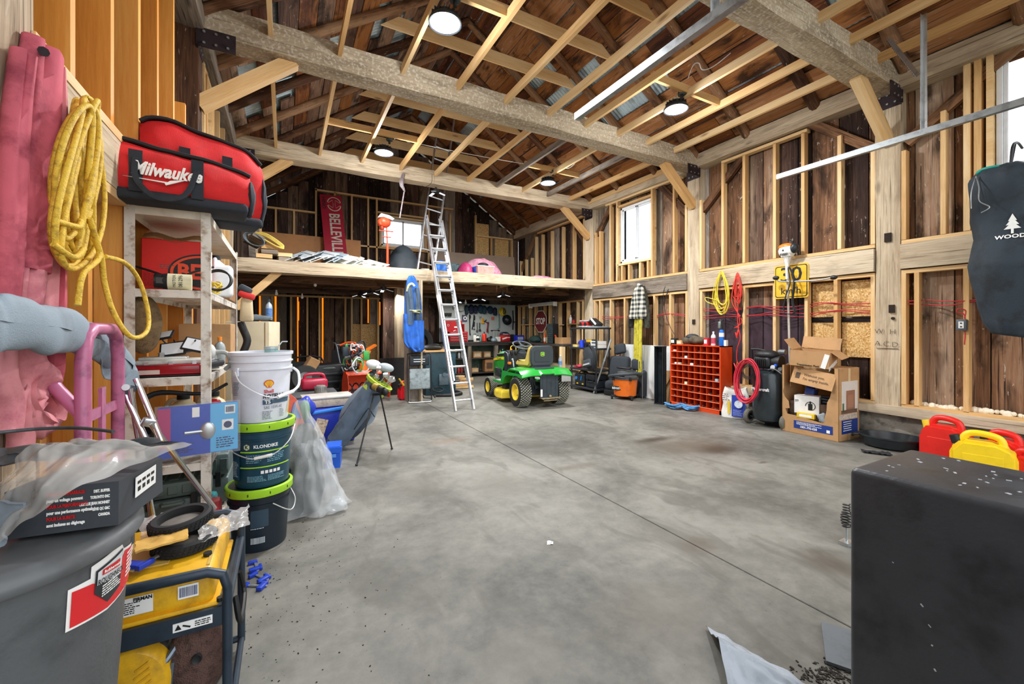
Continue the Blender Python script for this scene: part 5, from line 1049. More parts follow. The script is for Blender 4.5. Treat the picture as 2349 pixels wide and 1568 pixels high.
for lab,x in (('upper steel door rail on the left, hung by perforated angle',2.12),('lower steel door rail crossing the right wall',5.0)):
    o=thing('door_rail',lab,'rail',(x,0,0),0,'overhead door rails')
    s_=1 if x>3 else -1
    b=B(); pr=[(-0.03,-0.03),(0.03,-0.03),(0.03,-0.018),(0.027,-0.018),(0.027,-0.027),(-0.027,-0.027),(-0.027,0.03),(0.012,0.03),(0.012,0.026),(-0.030,0.033)]
    pr=[(-0.022,-0.027),(0.022,-0.027),(0.022,-0.016),(0.019,-0.016),(0.019,-0.024),(-0.019,-0.024),(-0.019,0.024),(0.016,0.024),(0.016,0.018),(0.019,0.018),(0.019,0.027),(-0.022,0.027)]
    b.prism(pr,3.5,c=(0,2.78-1.75,3.05)); part('channel',b,M('#a3a9ab',0.35,0.8,0.15,14),o,sm=0)
    b=B(); b.box((0.0,2.775,3.05),(0.045,0.02,0.055)); part('end_stop',b,GALV,o)
    for (p0,p1) in (((0.02,1.55,3.07),(0.02,1.55,4.12)),((0.02,1.55,4.1) if x<3 else (0.05,1.6,3.6),(-0.25 if x<3 else 0.3,1.9,4.2))):
        p0=Vector(p0);p1=Vector(p1); n=int((p1-p0).length/0.035)
        b=B(); b.cyl(p0,p1,0.001,n=3)
        d=(p1-p0).normalized(); sx=d.cross(Vector((0,1,0))).normalized(); sy=d.cross(sx)
        vs=[];
        for p in (p0,p1): vs+=[p-sx*0.018,p+sx*0.018,p+sx*0.018+sy*0.003,p-sx*0.015+sy*0.003,p-sx*0.015+sy*0.036,p-sx*0.018+sy*0.036]
        b._add(vs,[(i,(i+1)%6,6+(i+1)%6,6+i) for i in range(6)]+[(5,4,3,2,1,0),(6,7,8,9,10,11)]); h_=part('hanger_angle',b,GALV,o,sm=0)
        b=B()
        for k in range(n): c=p0+d*(k+0.5)*0.035; b.box(c-sy*0.0008+sx*0.002,(0.008,0.002,0.014)); b.box(c+sy*0.018-sx*0.0188,(0.002,0.008,0.014))
        part('slot',b,BLK,h_,kind='stuff')
# red wiring stapled through the studs
RW=M('#c5303a',0.45,0,0.08)
for nm_,ys,z in (('upper red cable run along the right wall studs',(4.6,2.35),1.62),('lower red cable run along the right wall studs',(4.6,2.35),1.52),('red cable run on the studs of the far right wall bay',(7.3,4.95),1.56),('red cable run behind the black hanging bag',(2.0,1.0),1.60)):
    pts=[]; n=10 if abs(ys[0]-ys[1])>1.5 else 6
    for i in range(n+1):
        y_=ys[0]+(ys[1]-ys[0])*i/n; pts.append((XR+0.02+0.05*math.sin(i*2.1),y_,z+0.018*math.sin(i*1.7+z*20)))
    b=B(); b.tube(pts,0.0055,6,smooth=6); b.tube([(p[0]+0.006,p[1],p[2]-0.03-0.02*math.sin(k*1.3)) for k,p in enumerate(pts)],0.0055,6,smooth=6); one('wall_cable',b,RW,nm_,'cable',sm=1.2)
o=thing('outlet_box','grey electrical outlet box on the stud left of the black hanging bag','outlet',PX(2207,745,XR-0.01),-PI/2)
b=B(); b.box((0,0,0),(0.075,0.05,0.115),bev=0.006); part('box_body',b,M('#59646c',0.5,0.3,0.1),o); b=B(); b.box((0,-0.027,0),(0.04,0.006,0.07),bev=0.002,seg=1); part('receptacle',b,WHITE,o); b=B(); [b.box((0,-0.031,z),(0.014,0.002,0.012)) for z in (-0.018,0.018)]; part('socket_slot',b,BLK,o)
cord('wall_cable','short red cable loop feeding the grey outlet box',[PX(2212,730,XR),PX(2215,712,XR),PX(2198,708,XR-.02),PX(2196,716,XR-.01),PX(2212,722,XR),PX(2214,760,XR),PX(2212,790,XR)],0.005,RW)
cord('dark_lead','thin dark cord hanging beside the right of the plaid jacket',[PX(1535,655,XR-.02),PX(1522,700,XR-.03),PX(1540,640,XR-.02),PX(1524,662,XR-.03),PX(1522,690,XR-.03),PX(1530,730,XR-.02),PX(1540,755,XR-.03),PX(1548,768,XR-.03),PX(1547,775,XR-.03)],0.005,BLK)
# led clusters under the loft and on the beam
def ledlight(label,loc,rz):
    o=thing('panel_light',label,'light',loc,rz,'three-panel lights')
    b=B(); b.lathe([(0.02,0.09),(0.022,0.05),(0.055,0.045),(0.06,0.0),(0.03,-0.015),(0,-0.015)],16); part('hub',b,BLK,o)
    for k in range(3):
        a=R(90+120*k); c=Vector((0.12*math.cos(a),0.12*math.sin(a),-0.01)); b=B(); b.box(c,(0.13,0.08,0.018),(0,R(18),a),bev=0.004,seg=1); f_=part('panel_frame',b,BLK,o)
        b=B(); q=Euler((0,R(18),a)).to_matrix()@Vector((0,0,-0.0098)); b.box(c+q,(0.11,0.06,0.002),(0,R(18),a)); part('diffuser',b,emit('#eef4ff',1.2,'panel_glow'),f_)
    return o
for k,(px,py,y_) in enumerate(((880,656,7.95),(850,668,8.75),(827,680,9.55),(1152,664,8.0),(1100,678,9.35),(1052,686,10.4))):
    p=PY(px,py,y_); ledlight(['three-panel light under the loft left, nearest','three-panel light under the loft left, second in line','three-panel light under the loft left, farthest and lowest','three-panel light under the loft right, nearest','three-panel light under the loft right, second in line','three-panel light above the pegboard'][k],(p.x,p.y,2.03),k*0.7)
ledlight('three-panel light hanging at the ladder top under the far beam',PY(1000,441,7.5),0.4)
for k,(px,py) in enumerate(((723,651),(634,671),(693,679),(1068,692))):
    p=PY(px,py,8.3+k*0.4); b=B(); b.lathe([(0.012,0.05),(0.014,0.02),(0.028,-0.02),(0.018,-0.045),(0,-0.05)],12); one('bare_bulb',b,WHITE,['small white bulb under the loft between timbers, nearest left','small white bulb under the loft above the pine knee brace','small white bulb under the loft over the spray can','slim white bulb over the pegboard left edge'][k],'bulb',p,group='bare bulbs under the loft')
# hoist hook and tangled strap on the beam
b=B(); p=PY(925,410,7.4); q=PY(922,440,7.4); b.tube([PY(926,398,7.45),PY(921,420,7.42),PY(929,440,7.42)],[0.02,0.045,0.01],7,smooth=4); b.jit(0.012,30); b.tube([PY(927,440,7.42),PY(922,470,7.42),PY(917,500,7.42)],0.012,7,smooth=4); one('strap_tangle',b,M('#8a7e80',0.6,0.2,0.3,40),'tangled grey strap with hook hanging from the far tie beam','strap')
cord('thin_wire','thin dark wire hanging from the far tie beam by the ladder',[PY(991,400,7.4),PY(990,418,7.4),PY(978,428,7.4),PY(968,426,7.4)],0.004,BLK)
# ================================================================ ladders
def ladder(name,label,p0,p1,w,group,rungs,rs=0.03,first=0.17,gap=0.285):
    o=thing(name,label,'ladder',p0,0,group); p0=Vector(p0); d=Vector(p1)-p0; L=d.length; u=d.normalized(); s2=Vector((1,0,0)); s2=(s2-u*s2.dot(u)).normalized(); n2=u.cross(s2)
    Mx=Matrix((s2,n2,u)).transposed().to_4x4()
    for sx in (-1,1):
        b=B(); b.box((sx*w/2,0,L/2),(0.006,0.07,L)); b.box((sx*(w/2-0.011),0.033,L/2),(0.022,0.005,L)); b.box((sx*(w/2-0.011),-0.033,L/2),(0.022,0.005,L)); b.xf(Mx); part('rail',b,ALU,o,sm=0)
    for k in range(rungs):
        z=first+k*gap; b=B(); b.lathe([(rs/2,-w/2),(rs/2,w/2)],8,(0,0,z),(0,R(90),0)); b.xf(Mx); part('rung',b,ALU,o)
    return o
lp=PZ(1066,941); 
def lpos(t): return Vector((lp.x,lp.y+0.37*t*2.9/2.9*1.3,0))
z1=3.35; L1=ladder('extension_ladder','tall aluminium ladder leaning from the floor past the loft edge',(lp.x,lp.y,0.0),(lp.x-0.04,7.36+0.3,z1),0.33,'aluminium ladders',12)
L1b=ladder('extension_ladder','upper fly section of the tall ladder, resting against its back',(lp.x+0.02,lp.y+0.22,0.45),(lp.x-0.02,7.36+0.42,z1+0.1),0.27,'aluminium ladders',11,first=0.17+0.285*2-0.495)
a=PY(976,612,7.9); e=PY(1026,262,8.5); L2=ladder('extension_ladder','ladder standing on the loft and rising behind the far tie beam',(a.x,7.9,2.40),(e.x,8.5,e.z),0.34,'aluminium ladders',11)
# ================================================================ post area: coveralls, chair, can
o=thing('coveralls','blue work coveralls with pale reflective bands hung on the loft post','coveralls',(0,0,0)); yv=7.28
CBL=M('#2f6fd0',0.7,0,0.18,7,bump=0.2,bs=200); CGR=M('#4f6378',0.75,0,0.15,7)
def col(cx,cy,rx,ry,y=yv): return None
def drape(prof,th,mat,name,y=yv,seed=0):
    """prof: rows of (py, left px, right px)"""
    b=B(); n=len(prof); 
    def f(u,v):
        t=v*(n-1); i=min(n-2,int(t)); g=t-i; g2=g
        py=prof[i][0]*(1-g)+prof[i+1][0]*g; l=prof[i][1]*(1-g2)+prof[i+1][1]*g2; r=prof[i][2]*(1-g2)+prof[i+1][2]*g2
        a=2*PI*u; c=(l+r)/2; w=(r-l)/2; p=PY(c+w*math.cos(a),py,y); fold=0.45*noise.noise(Vector((a*1.6+seed,v*3,seed)))+0.25*math.sin(a*5+v*6+seed)
        p.y+=-th*math.sin(a)*(1+fold)*min(1,0.35+w/12); return p
    b.grid(f,36,30); bmesh.ops.remove_doubles(b.bm,verts=b.bm.verts,dist=0.0004); es=[e for e in b.bm.edges if e.is_boundary]; bmesh.ops.holes_fill(b.bm,edges=es,sides=0)
    return part(name,b,mat,o,sm=1.3)
drape([(632,938,948),(640,934,954),(665,930,962),(700,928,967),(740,927,969),(770,926,972),(800,938,974),(806,950,968)],0.07,CBL,'body')
drape([(655,932,945),(680,931,948),(720,932,950),(745,933,949)],0.05,CGR,'sleeve',yv-0.07,3); drape([(660,950,960),(690,952,964),(720,953,966),(742,950,966)],0.05,CGR,'sleeve',yv-0.07,5)
drape([(720,925,948),(755,925,952),(785,926,950),(797,934,946)],0.05,CBL,'trouser_leg',yv-0.06,8); drape([(735,948,972),(770,946,973),(798,942,972),(806,948,966)],0.06,CBL,'trouser_leg',yv-0.08,9)
HV=M('#d8d6a8',0.5,0,0.05)
for (py,l,r) in ((714,931,967),):
    drape([(py-3,l,r),(py+4,l,r)],0.13,HV,'reflective_band',yv,2)
b=B(); b.tube([PY(934,668,yv-.1),PY(937,655,yv-.12),PY(945,650,yv-.12),PY(951,656,yv-.12)],0.02,6,smooth=4,flat=0.4); part('reflective_band',b,HV,o)
cp=PZ(961,924); 
o=thing('folding_chair','folded black metal chair with grey seat leaning on the loft post','chair',(cp.x+0.02,cp.y,0),R(-8))
CH=M('#2b2f33',0.35,0.5,0.15)
b=B(); b.tube([(-0.20,0,0.02),(-0.205,0.03,0.4),(-0.2,0.1,0.80),(-0.17,0.12,0.86),(0.17,0.12,0.86),(0.2,0.1,0.80),(0.205,0.03,0.4),(0.20,0,0.02)],0.011,9,smooth=3); part('front_frame',b,CH,o,sm=1.2)
b=B(); b.tube([(-0.2,0,0.03),(-0.18,-0.01,0.015),(0.18,-0.01,0.015),(0.2,0,0.03)],0.011,9); part('foot_bar',b,ALU,o,sm=1.2)
b=B(); b.tube([(-0.17,0.15,0.6),(-0.02+0.12,0.22,0.05),(0.26,0.24,0.03)],0.01,8); b.tube([(0.17,0.13,0.6),(0.14,0.14,0.3),(0.30,0.2,0.04)],0.01,8); part('rear_leg',b,CH,o,sm=1.2)
b=B(); b.box((0,0.03,0.42),(0.36,0.03,0.36),(R(-7),0,0),bev=0.03,seg=4); part('seat',b,M('#8f9a9c',0.35,0.3,0.25,18),o); b=B(); b.box((0,0.10,0.74),(0.34,0.02,0.18),(R(-7),0,0),bev=0.02,seg=3); part('backrest',b,CH,o); b=B(); [b.box((0,0.086,z),(0.2,0.006,0.012),(R(-7),0,0)) for z in (0.76,0.72)]; part('back_slot',b,GALV,o)
def gascan(label,loc,w,d,h,mat,rz=0,group='fuel cans',sp=None,hand='top'):
    o=thing('fuel_can',label,'fuel can',loc,rz,group)
    pr=[(-w/2,0),(w/2,0),(w/2,h*0.55),(w*0.42,h*0.72),(w*0.2,h*0.84),(-w*0.32,h*0.84),(-w*0.5,h*0.6)]
    b=B(); b.prism(pr,d); es=list(b.bm.edges); bmesh.ops.bevel(b.bm,geom=es,offset=min(w,d)*0.13,segments=4,affect='EDGES'); part('can_body',b,mat,o,sm=0.9)
    b=B(); b.tube([(w*0.30,0,h*0.74),(w*0.24,0,h*0.93),(0.0,0,h*1.0),(-w*0.22,0,h*0.97),(-w*0.33,0,h*0.78)],d*0.14,10,smooth=5); part('handle',b,mat,o,sm=1.2)
    b=B(); b.cyl((-w*0.38,0,h*0.72),(-w*0.44,0,h*0.9),d*0.2,d*0.17,14); part('cap',b,sp or BLK,o)
    b=B(); b.box((0,-d/2-0.001,h*0.35),(w*0.6,0.004,h*0.4),bev=0.002,seg=1); part('panel_relief',b,mat,o)
    return o
fp=PZ(933,918); gascan('small red fuel can with yellow spout behind the folding chair',(fp.x,fp.y+0.15,0),0.22,0.2,0.32,M('#d2202a',0.35,0,0.06),R(10),group='small fuel cans'); 
b=B(); b.cyl((-0.06,-0.1,0.27),(-0.15,-0.1,0.40),0.018,0.012,10); part('pour_spout',b,M('#e6c62c',0.4,0,0.03),[q for q in bpy.data.objects if q.get('label','').startswith('small red fuel can')][0])
# blue-green upright cabinet behind the post
o=thing('storage_drum','dark blue green upright cabinet with light wooden top beside the post','cabinet',(2.72,8.2,0)); DG=M('#22414c',0.5,0.1,0.25,10)
b=B(); b.box((0,0,0.42),(0.62,0.5,0.84),bev=0.015); part('body',b,DG,o); b=B(); b.box((0,0,0.86),(0.66,0.54,0.03)); part('top',b,PINE,o); b=B(); b.box((0.05,-0.26,0.3),(0.2,0.03,0.22),bev=0.01); b.cyl((0.05,-0.28,0.4),(0.05,-0.3,0.4),0.04); part('motor_box',b,M('#5f707a',0.5,0.3,0.2),o)
b=B(); b.sph((2.62,8.15,0.93),(0.2,0.12,0.07)); b.box((2.75,8.1,0.97),(0.3,0.06,0.04),(0,-0.3,0.2)); b.jit(0.02,10); one('tool_pile',b,BLK,'pile of dark tools on the wooden topped cabinet','tools')
b=B(); b.tube([(2.55,7.75,0.02),(2.8,7.62,0.03),(3.05,7.72,0.03),(3.0,7.9,0.06)],0.035,8,smooth=5); b.tube([(2.6+0.1*math.cos(t),7.78+0.1*math.sin(t),0.13+0.03*math.sin(t)) for t in [k*2*PI/20 for k in range(20)]],0.014,7,closed=True); one('vacuum_hose',b,BLK,'black vacuum hose and floor tool curled behind the folding chair','hose',sm=1.2)
b=B(); b.lathe([(0.30,-0.07),(0.33,-0.06),(0.33,0.06),(0.30,0.07),(0.2,0.06),(0.2,-0.06),(0.30,-0.07)],30); one('truck_tyre',b,RUB,'large dark tyre leaning on the back wall beside the pegboard','tyre',(2.75,9.6,1.0),rot=(R(80),0,R(10)))
# ================================================================ riding mower
JG=M('#1f9a34',0.22,0,0.05,4,coat=0.3); JY=M('#f0d23c',0.35,0,0.08,8); JB=M('#252a2e',0.45,0,0.12)
a=PZ(1201,931); c=PZ(1287,927); mid=(a+c)/2; hd=R(-4)
mw=thing('riding_mower','green and yellow riding mower seen from behind on the concrete floor','mower',(mid.x-0.03,mid.y+0.06,0),hd)
def wheel(x,y,r,w,par,rim=0.55):
    o=B(); prof=[(r*rim,-w/2*0.86),(r*0.78,-w/2),(r*0.93,-w/2*0.92),(r*0.985,-w/2*0.6),(r,0),(r*0.985,w/2*0.6),(r*0.93,w/2*0.92),(r*0.78,w/2),(r*rim,w/2*0.86)]
    o.lathe(prof+[prof[0]],44,(x,y,r),(0,R(90),0))
    t=part('tyre',o,RUB,par,sm=0.6)
    b=B(); nt=34
    for k in range(nt):
        for j in range(-3,4):
            aa=2*PI*(k+(0.5 if j%2 else 0))/nt; wx=j*w*0.125; rr=r*(1.0-0.018*(j/3.0)**2*2.2)
            Mx=Matrix.Translation((x,y,r))@Matrix.Rotation(aa,4,'X')@Matrix.Translation((wx,0,rr))@Matrix.Rotation(0.0,4,'Z')
            hx,hy=w*0.055,r*0.05; b._add([(-hx,-hy*1.3,-0.004),(hx,-hy*0.6,-0.004),(hx,hy*1.3,-0.004),(-hx,hy*0.6,-0.004),(-hx*.8,-hy,0.009),(hx*.8,-hy*.4,0.009),(hx*.8,hy,0.009),(-hx*.8,hy*.4,0.009)],[(4,5,6,7),(0,1,5,4),(1,2,6,5),(2,3,7,6),(3,0,4,7)],Mx)
    part('tread',b,M('#9a9a8a',0.9,0,0.2,30),t,sm=0,kind='stuff')
    s_=-1 if x<0 else 1
    b=B(); b.lathe([(r*rim*1.04,w*0.44),(r*rim*0.98,w*0.46),(r*rim*0.9,w*0.3),(r*0.22,w*0.22),(r*0.2,w*0.3),(0,w*0.3)],36,(x,y,r),(0,R(90)*s_,0),cap=False); rm=part('rim',b,JY,par)
    b=B(); b.lathe([(r*rim*1.04,w*0.42),(r*rim*0.9,w*0.2),(r*0.3,w*0.1),(0.02,w*0.1)],30,(x,y,r),(0,-R(90)*s_,0),cap=False); part('rim_back',b,JY,par)
wheel(-0.36,0,0.245,0.22,mw); wheel(0.36,0,0.245,0.22,mw); wheel(-0.40,1.24,0.185,0.15,mw); wheel(0.40,1.24,0.185,0.15,mw)
b=B(); b.cyl((-0.34,0,0.245),(0.34,0,0.245),0.03); b.cyl((-0.38,1.24,0.185),(0.38,1.24,0.185),0.025); b.box((0,0.6,0.33),(0.3,1.5,0.05)); b.box((0,0.1,0.27),(0.3,0.3,0.2),bev=0.03); part('chassis',b,JB,mw)
# rear fender: green deck that arches over the wheels
def fender(u,v):
    x=-0.47+0.94*u; t=v; y=-0.30+0.80*t; side=abs(x)/0.47
    z=0.62-0.02*side**4
    if t<0.18: z-=0.10*((0.18-t)/0.18)**1.3*(1.0 if side>0.25 else 0.75)
    if t>0.62: z-=0.28*((t-0.62)/0.38)**1.4*(0.2+0.8*min(1,max(0,(side-0.35)*3)))
    return Vector((x,y,z+0.01*math.sin(x*6.5)**2))
b=B(); b.grid(fender,44,30,th=-0.02); part('rear_fender',b,JG,mw,sm=0.9)
b=B()
for s_ in (-1,1):
    prof=[(-0.30,0.50),(-0.28,0.56),(0.5,0.56),(0.58,0.36),(0.52,0.34),(0.42,0.44),(0.30,0.50),(-0.1,0.525),(-0.26,0.50)]
    b.prism([(y,z) for y,z in prof],0.02,c=(s_*0.465,0,0),rot=(0,0,R(90)))
part('fender_skirt',b,JG,mw)
b=B(); 
for s_ in (-1,1): b.box((s_*0.36,0.72,0.345),(0.22,0.42,0.03),bev=0.012); b.prism([(0.50,0.36),(0.56,0.33),(0.92,0.33),(0.94,0.36)],0.03,c=(s_*0.465,0,0),rot=(0,0,R(90)))
b.box((0,0.75,0.36),(0.5,0.34,0.03),bev=0.01); part('footboard',b,JG,mw)
b=B(); [b.box((s_*0.36,0.72,0.363),(0.17,0.34,0.008),bev=0.003,seg=1) for s_ in (-1,1)]; part('foot_mat',b,M('#8f9290',0.7,0,0.15),mw)
# seat
b=B(); b.prism([(-0.02,0.66),(0.47,0.64),(0.50,0.70),(0.45,0.755),(0.10,0.72),(0.05,0.80),(0.0,1.005),(-0.045,1.02),(-0.075,0.99),(-0.06,0.72)],0.44,rot=(0,0,R(90))); bmesh.ops.bevel(b.bm,geom=list(b.bm.edges),offset=0.028,segments=4,affect='EDGES'); st_=part('seat',b,M('#e2c164',0.55,0,0.08),mw,sm=0.9)
b=B(); b.prism([(-0.19,0.67),(0.19,0.67),(0.225,0.74),(0.225,0.93),(0.20,1.0),(0.15,1.022),(-0.15,1.022),(-0.20,1.0),(-0.225,0.93),(-0.225,0.74)],0.05,c=(0,-0.088,0)); bmesh.ops.bevel(b.bm,geom=list(b.bm.edges),offset=0.02,segments=3,affect='EDGES'); part('seat_shell',b,M('#3a4347',0.5,0,0.08),mw,sm=0.9)
b=B(); b.prism([(-0.14,0.74),(0.14,0.74),(0.15,0.8),(0.15,0.92),(0.12,0.945),(-0.12,0.945),(-0.15,0.92),(-0.15,0.8)],0.012,c=(0,-0.114,0)); bmesh.ops.bevel(b.bm,geom=list(b.bm.edges),offset=0.005,segments=2,affect='EDGES'); part('shell_panel',b,M('#353e42',0.5,0,0.08),mw)
b=B(); b.box((0,-0.0,0.645),(0.36,0.4,0.02)); b.box((0,-0.06,0.66),(0.34,0.03,0.03)); part('seat_base',b,M('#58636a',0.4,0.4,0.1),mw)
b=B(); b.prism([(0.037*math.copysign(abs(math.cos(t))**0.5,math.cos(t)),0.036*math.copysign(abs(math.sin(t))**0.5,math.sin(t))) for t in [k*2*PI/28 for k in range(28)]],0.006,c=(0,-0.122,0.875)); bd=part('badge',b,M('#c9e04a',0.3,0,0),mw)
b=B(); b.prism([(0.030*math.copysign(abs(math.cos(t))**0.5,math.cos(t)),0.029*math.copysign(abs(math.sin(t))**0.5,math.sin(t))) for t in [k*2*PI/28 for k in range(28)]],0.003,c=(0,-0.126,0.875)); part('badge_field',b,M('#2a9a3a',0.3,0,0),bd)
b=B(); b.prism([(-0.022,-0.014),(-0.006,-0.006),(0.012,-0.008),(0.02,-0.018),(0.019,0.0),(0.012,0.006),(0.016,0.02),(0.006,0.01),(-0.004,0.008),(-0.014,-0.0)],0.002,c=(0,-0.1285,0.875)); part('leaping_mark',b,M('#e2e23e',0.3,0,0),bd)
# dash, hood, steering
b=B(); b.prism([(0.86,0.36),(1.02,0.36),(1.06,0.82),(1.0,0.90),(0.84,0.86),(0.80,0.7)],0.44,rot=(0,0,R(90))); bmesh.ops.bevel(b.bm,geom=list(b.bm.edges),offset=0.03,segments=3,affect='EDGES'); part('dash_console',b,M('#2a3138',0.35,0,0.1),mw,sm=0.9)
def hood(u,v):
    t=v; y=0.98+0.66*t; wv=0.225-0.03*t-0.04*max(0,t-0.7); top=0.885-0.05*t-0.14*max(0,(t-0.55)/0.45)**2; bot=0.40+0.03*(1-t) if t>0.3 else 0.62-0.22*(t/0.3)
    a=PI*u; ca,sa=math.cos(a),math.sin(a); x=-wv*math.copysign(abs(ca)**0.45,ca); z=bot+(top-bot)*abs(sa)**0.45
    return Vector((x,y,z))
b=B(); b.grid(hood,32,24,th=0.012); b.prism([(-0.16,0.42),(0.16,0.42),(0.18,0.6),(0.14,0.70),(-0.14,0.70),(-0.18,0.6)],0.03,c=(0,1.635,0)); part('hood',b,JG,mw,sm=0.9)
b=B()
for s_ in (-1,1): b.prism([(1.01,0.715),(1.30,0.70),(1.53,0.665),(1.55,0.70),(1.30,0.745),(1.01,0.765)],0.012,c=(s_*0.216,0,0),rot=(0,0,R(90)))
part('side_stripe',b,JY,mw); txt('JOHN DEERE',0.032,BLK,mw,(-0.2235,1.25,0.722),(R(90),0,R(-90)),sx=1.2)
b=B()
for s_ in (-1,1):
    for k in range(5): b.box((s_*0.205,1.06+k*0.07,0.81-k*0.006),(0.03,0.045,0.055),(0.15,s_*0.35,0),bev=0.008,seg=2)
part('hood_vent',b,BLK,mw)
b=B(); b.box((-0.18,1.3,0.45),(0.12,0.3,0.18),bev=0.03); b.box((0.1,1.3,0.45),(0.2,0.4,0.2),bev=0.03); b.cyl((-0.24,1.15,0.5),(-0.14,1.15,0.5),0.03); part('engine',b,M('#3f464b',0.5,0.4,0.3,20),mw)
b=B(); cst=Vector((0,0.66,1.0)); Mt=Matrix.Translation(cst)@Matrix.Rotation(R(22),4,'X')
b.tube([Mt@Vector((0.175*math.cos(t),0.175*math.sin(t),0)) for t in [k*2*PI/32 for k in range(32)]],0.014,9,closed=True)
part('steering_wheel',b,M('#4b555b',0.4,0,0.1),mw,sm=1.2)
b=B(); [b.tube([Mt@Vector((0,0,-0.03)),Mt@Vector((0.17*math.cos(t),0.17*math.sin(t),0))],[0.022,0.013],8) for t in (R(90),R(205),R(335))]; b.cyl(Mt@Vector((0,0,-0.05)),Mt@Vector((0,0,0.0)),0.04,0.035); b.cyl(Mt@Vector((0,0,-0.03)),(0,0.92,0.84),0.022,n=10); part('steering_spoke',b,M('#4b555b',0.4,0,0.1),mw)
b=B(); b.box((-0.20,0.80,0.66),(0.05,0.09,0.05),bev=0.015); b.box((-0.12,0.9,0.90),(0.04,0.05,0.05),bev=0.012); part('orange_knob',b,M('#f0861f',0.35,0,0.05),mw)
b=B(); b.tube([(-0.27,0.45,0.62),(-0.26,0.50,0.72),(-0.24,0.56,0.74)],0.012,8,smooth=4); b.sph((-0.24,0.57,0.745),0.022,8,6); part('lever',b,M('#98a2a6',0.3,0.3,0.1),mw)
# mower deck
b=B(); pts=[(-0.52,0.42),(-0.55,0.6),(-0.50,0.82),(-0.3,0.98),(0.0,1.0),(0.3,0.98),(0.5,0.82),(0.53,0.6),(0.48,0.42),(0.2,0.34),(-0.2,0.34)]
n=len(pts); vs=[(x,y,0.08) for x,y in pts]+[(x,y,0.19) for x,y in pts]+[(x*0.93,0.66+(y-0.66)*0.9,0.225) for x,y in pts]; b._add(vs,[(i,(i+1)%n,n+(i+1)%n,n+i) for i in range(n)]+[(n+i,n+(i+1)%n,2*n+(i+1)%n,2*n+i) for i in range(n)]+[tuple(range(2*n,3*n)),tuple(range(n-1,-1,-1))]); bmesh.ops.bevel(b.bm,geom=[e for e in b.bm.edges],offset=0.01,segments=2,affect='EDGES'); part('mower_deck',b,JY,mw,sm=0.7)
b=B(); b.box((-0.33,0.6,0.27),(0.16,0.13,0.10),bev=0.01); [b.box((-0.39+k*0.02,0.53,0.27),(0.006,0.01,0.09)) for k in range(7)]; b.sph((-0.5,0.98,0.09),0.05,10,8); part('spindle_cover',b,JB,mw)
# rear shield plate with hitch
b=B(); b.box((0.06,-0.24,0.35),(0.34,0.012,0.40)); [b.box((0.06+k*0.08,-0.248,0.35),(0.012,0.006,0.38)) for k in (-1.5,-0.5,0.5,1.5)]; part('rear_shield',b,M('#39444a',0.45,0.2,0.15),mw)
b=B(); b.box((0.06,-0.27,0.155),(0.34,0.12,0.012)); b.box((0.06,-0.29,0.12),(0.26,0.02,0.02)); b.sph((0.06,-0.28,0.185),0.024,10,8); part('hitch_plate',b,M('#a69878',0.6,0.3,0.3,30),mw)
b=B(); b.box((-0.09,-0.252,0.24),(0.035,0.004,0.12)); part('tag',b,LABEL,mw)
b=B(); [b.tube([(x,-0.1,0.45),(x+0.02,-0.12,0.3),(x-0.02,-0.05,0.2)],0.012,6,smooth=4) for x in (-0.2,-0.16,-0.23,0.27)]; b.box((-0.18,-0.05,0.35),(0.1,0.1,0.3),bev=0.01); part('transaxle',b,JB,mw)
b=B(); b.box((0.36,-0.29,0.47),(0.18,0.01,0.11)); part('grey_guard',b,M('#a9aaa6',0.5,0,0.1),mw)
# things resting on the mower
loc=mw.matrix_basis
def onmw(x,y,z): return (Matrix.Translation(mw.location)@Matrix.Rotation(hd,4,'Z'))@Vector((x,y,z))
o=thing('water_bottle','clear plastic water bottle standing on the right mower fender','bottle',onmw(0.36,-0.1,0.635)); b=B(); b.lathe([(0.03,0),(0.034,0.01),(0.033,0.1),(0.034,0.14),(0.014,0.185),(0.013,0.2)],16); part('body',b,M('#b9c6d2',0.1,0,0,alpha=0.55),o); b=B(); b.cyl((0,0,0.195),(0,0,0.212),0.015); part('cap',b,WHITE,o); b=B(); b.lathe([(0.0345,0.05),(0.0345,0.11)],16); part('label_wrap',b,M('#6f8fc4',0.4,0,0.2,30),o)
o=thing('ear_muffs','black and yellow ear muffs hung on the mower dash','ear muffs',onmw(-0.15,0.72,0.86)); 
for s_ in (-1,1): b=B(); b.sph((s_*0.045,0,0),(0.03,0.045,0.055)); part('ear_cup',b,BLK,o)
b=B(); b.tube([(-0.05,0,0.04),(-0.05,0.02,0.1),(0,0.03,0.13),(0.05,0.02,0.1),(0.05,0,0.04)],0.008,7,smooth=4); part('head_band',b,M('#d9c93b',0.4,0,0),o)
# ================================================================ along the right wall
def rw(px,py,x=None): return PZ(px,py)
# orange bolt bin cabinet: 8 columns, 9 rows
OB=M('#dc4514',0.35,0.05,0.06,9); OB_SHADE=M('#c23a10',0.4,0.05,0.08,9); LIP=M('#e06a45',0.35,0,0.06)  # darker orange puts shade into the pigeonhole interiors
a=PZ(1545,928); c=PZ(1652,952); Wc=abs(a.y-c.y); cx=5.775
o=thing('bolt_bin_cabinet','bright orange steel bolt cabinet with rows of pigeonholes','cabinet',(cx,(a.y+c.y)/2,0),-PI/2)
Hc=1.04; Dc=0.29; t=0.012
b=B(); b.box((-Wc/2+0.011,Dc/2,Hc/2),(0.022,Dc,Hc)); b.box((Wc/2-0.011,Dc/2,Hc/2),(0.022,Dc,Hc)); b.box((0,Dc/2,Hc-0.008),(Wc,Dc,0.016)); b.box((0,Dc/2,0.03),(Wc,Dc,0.06)); b.box((0,Dc-0.005,Hc/2),(Wc,0.01,Hc)); part('cabinet_body',b,OB,o)
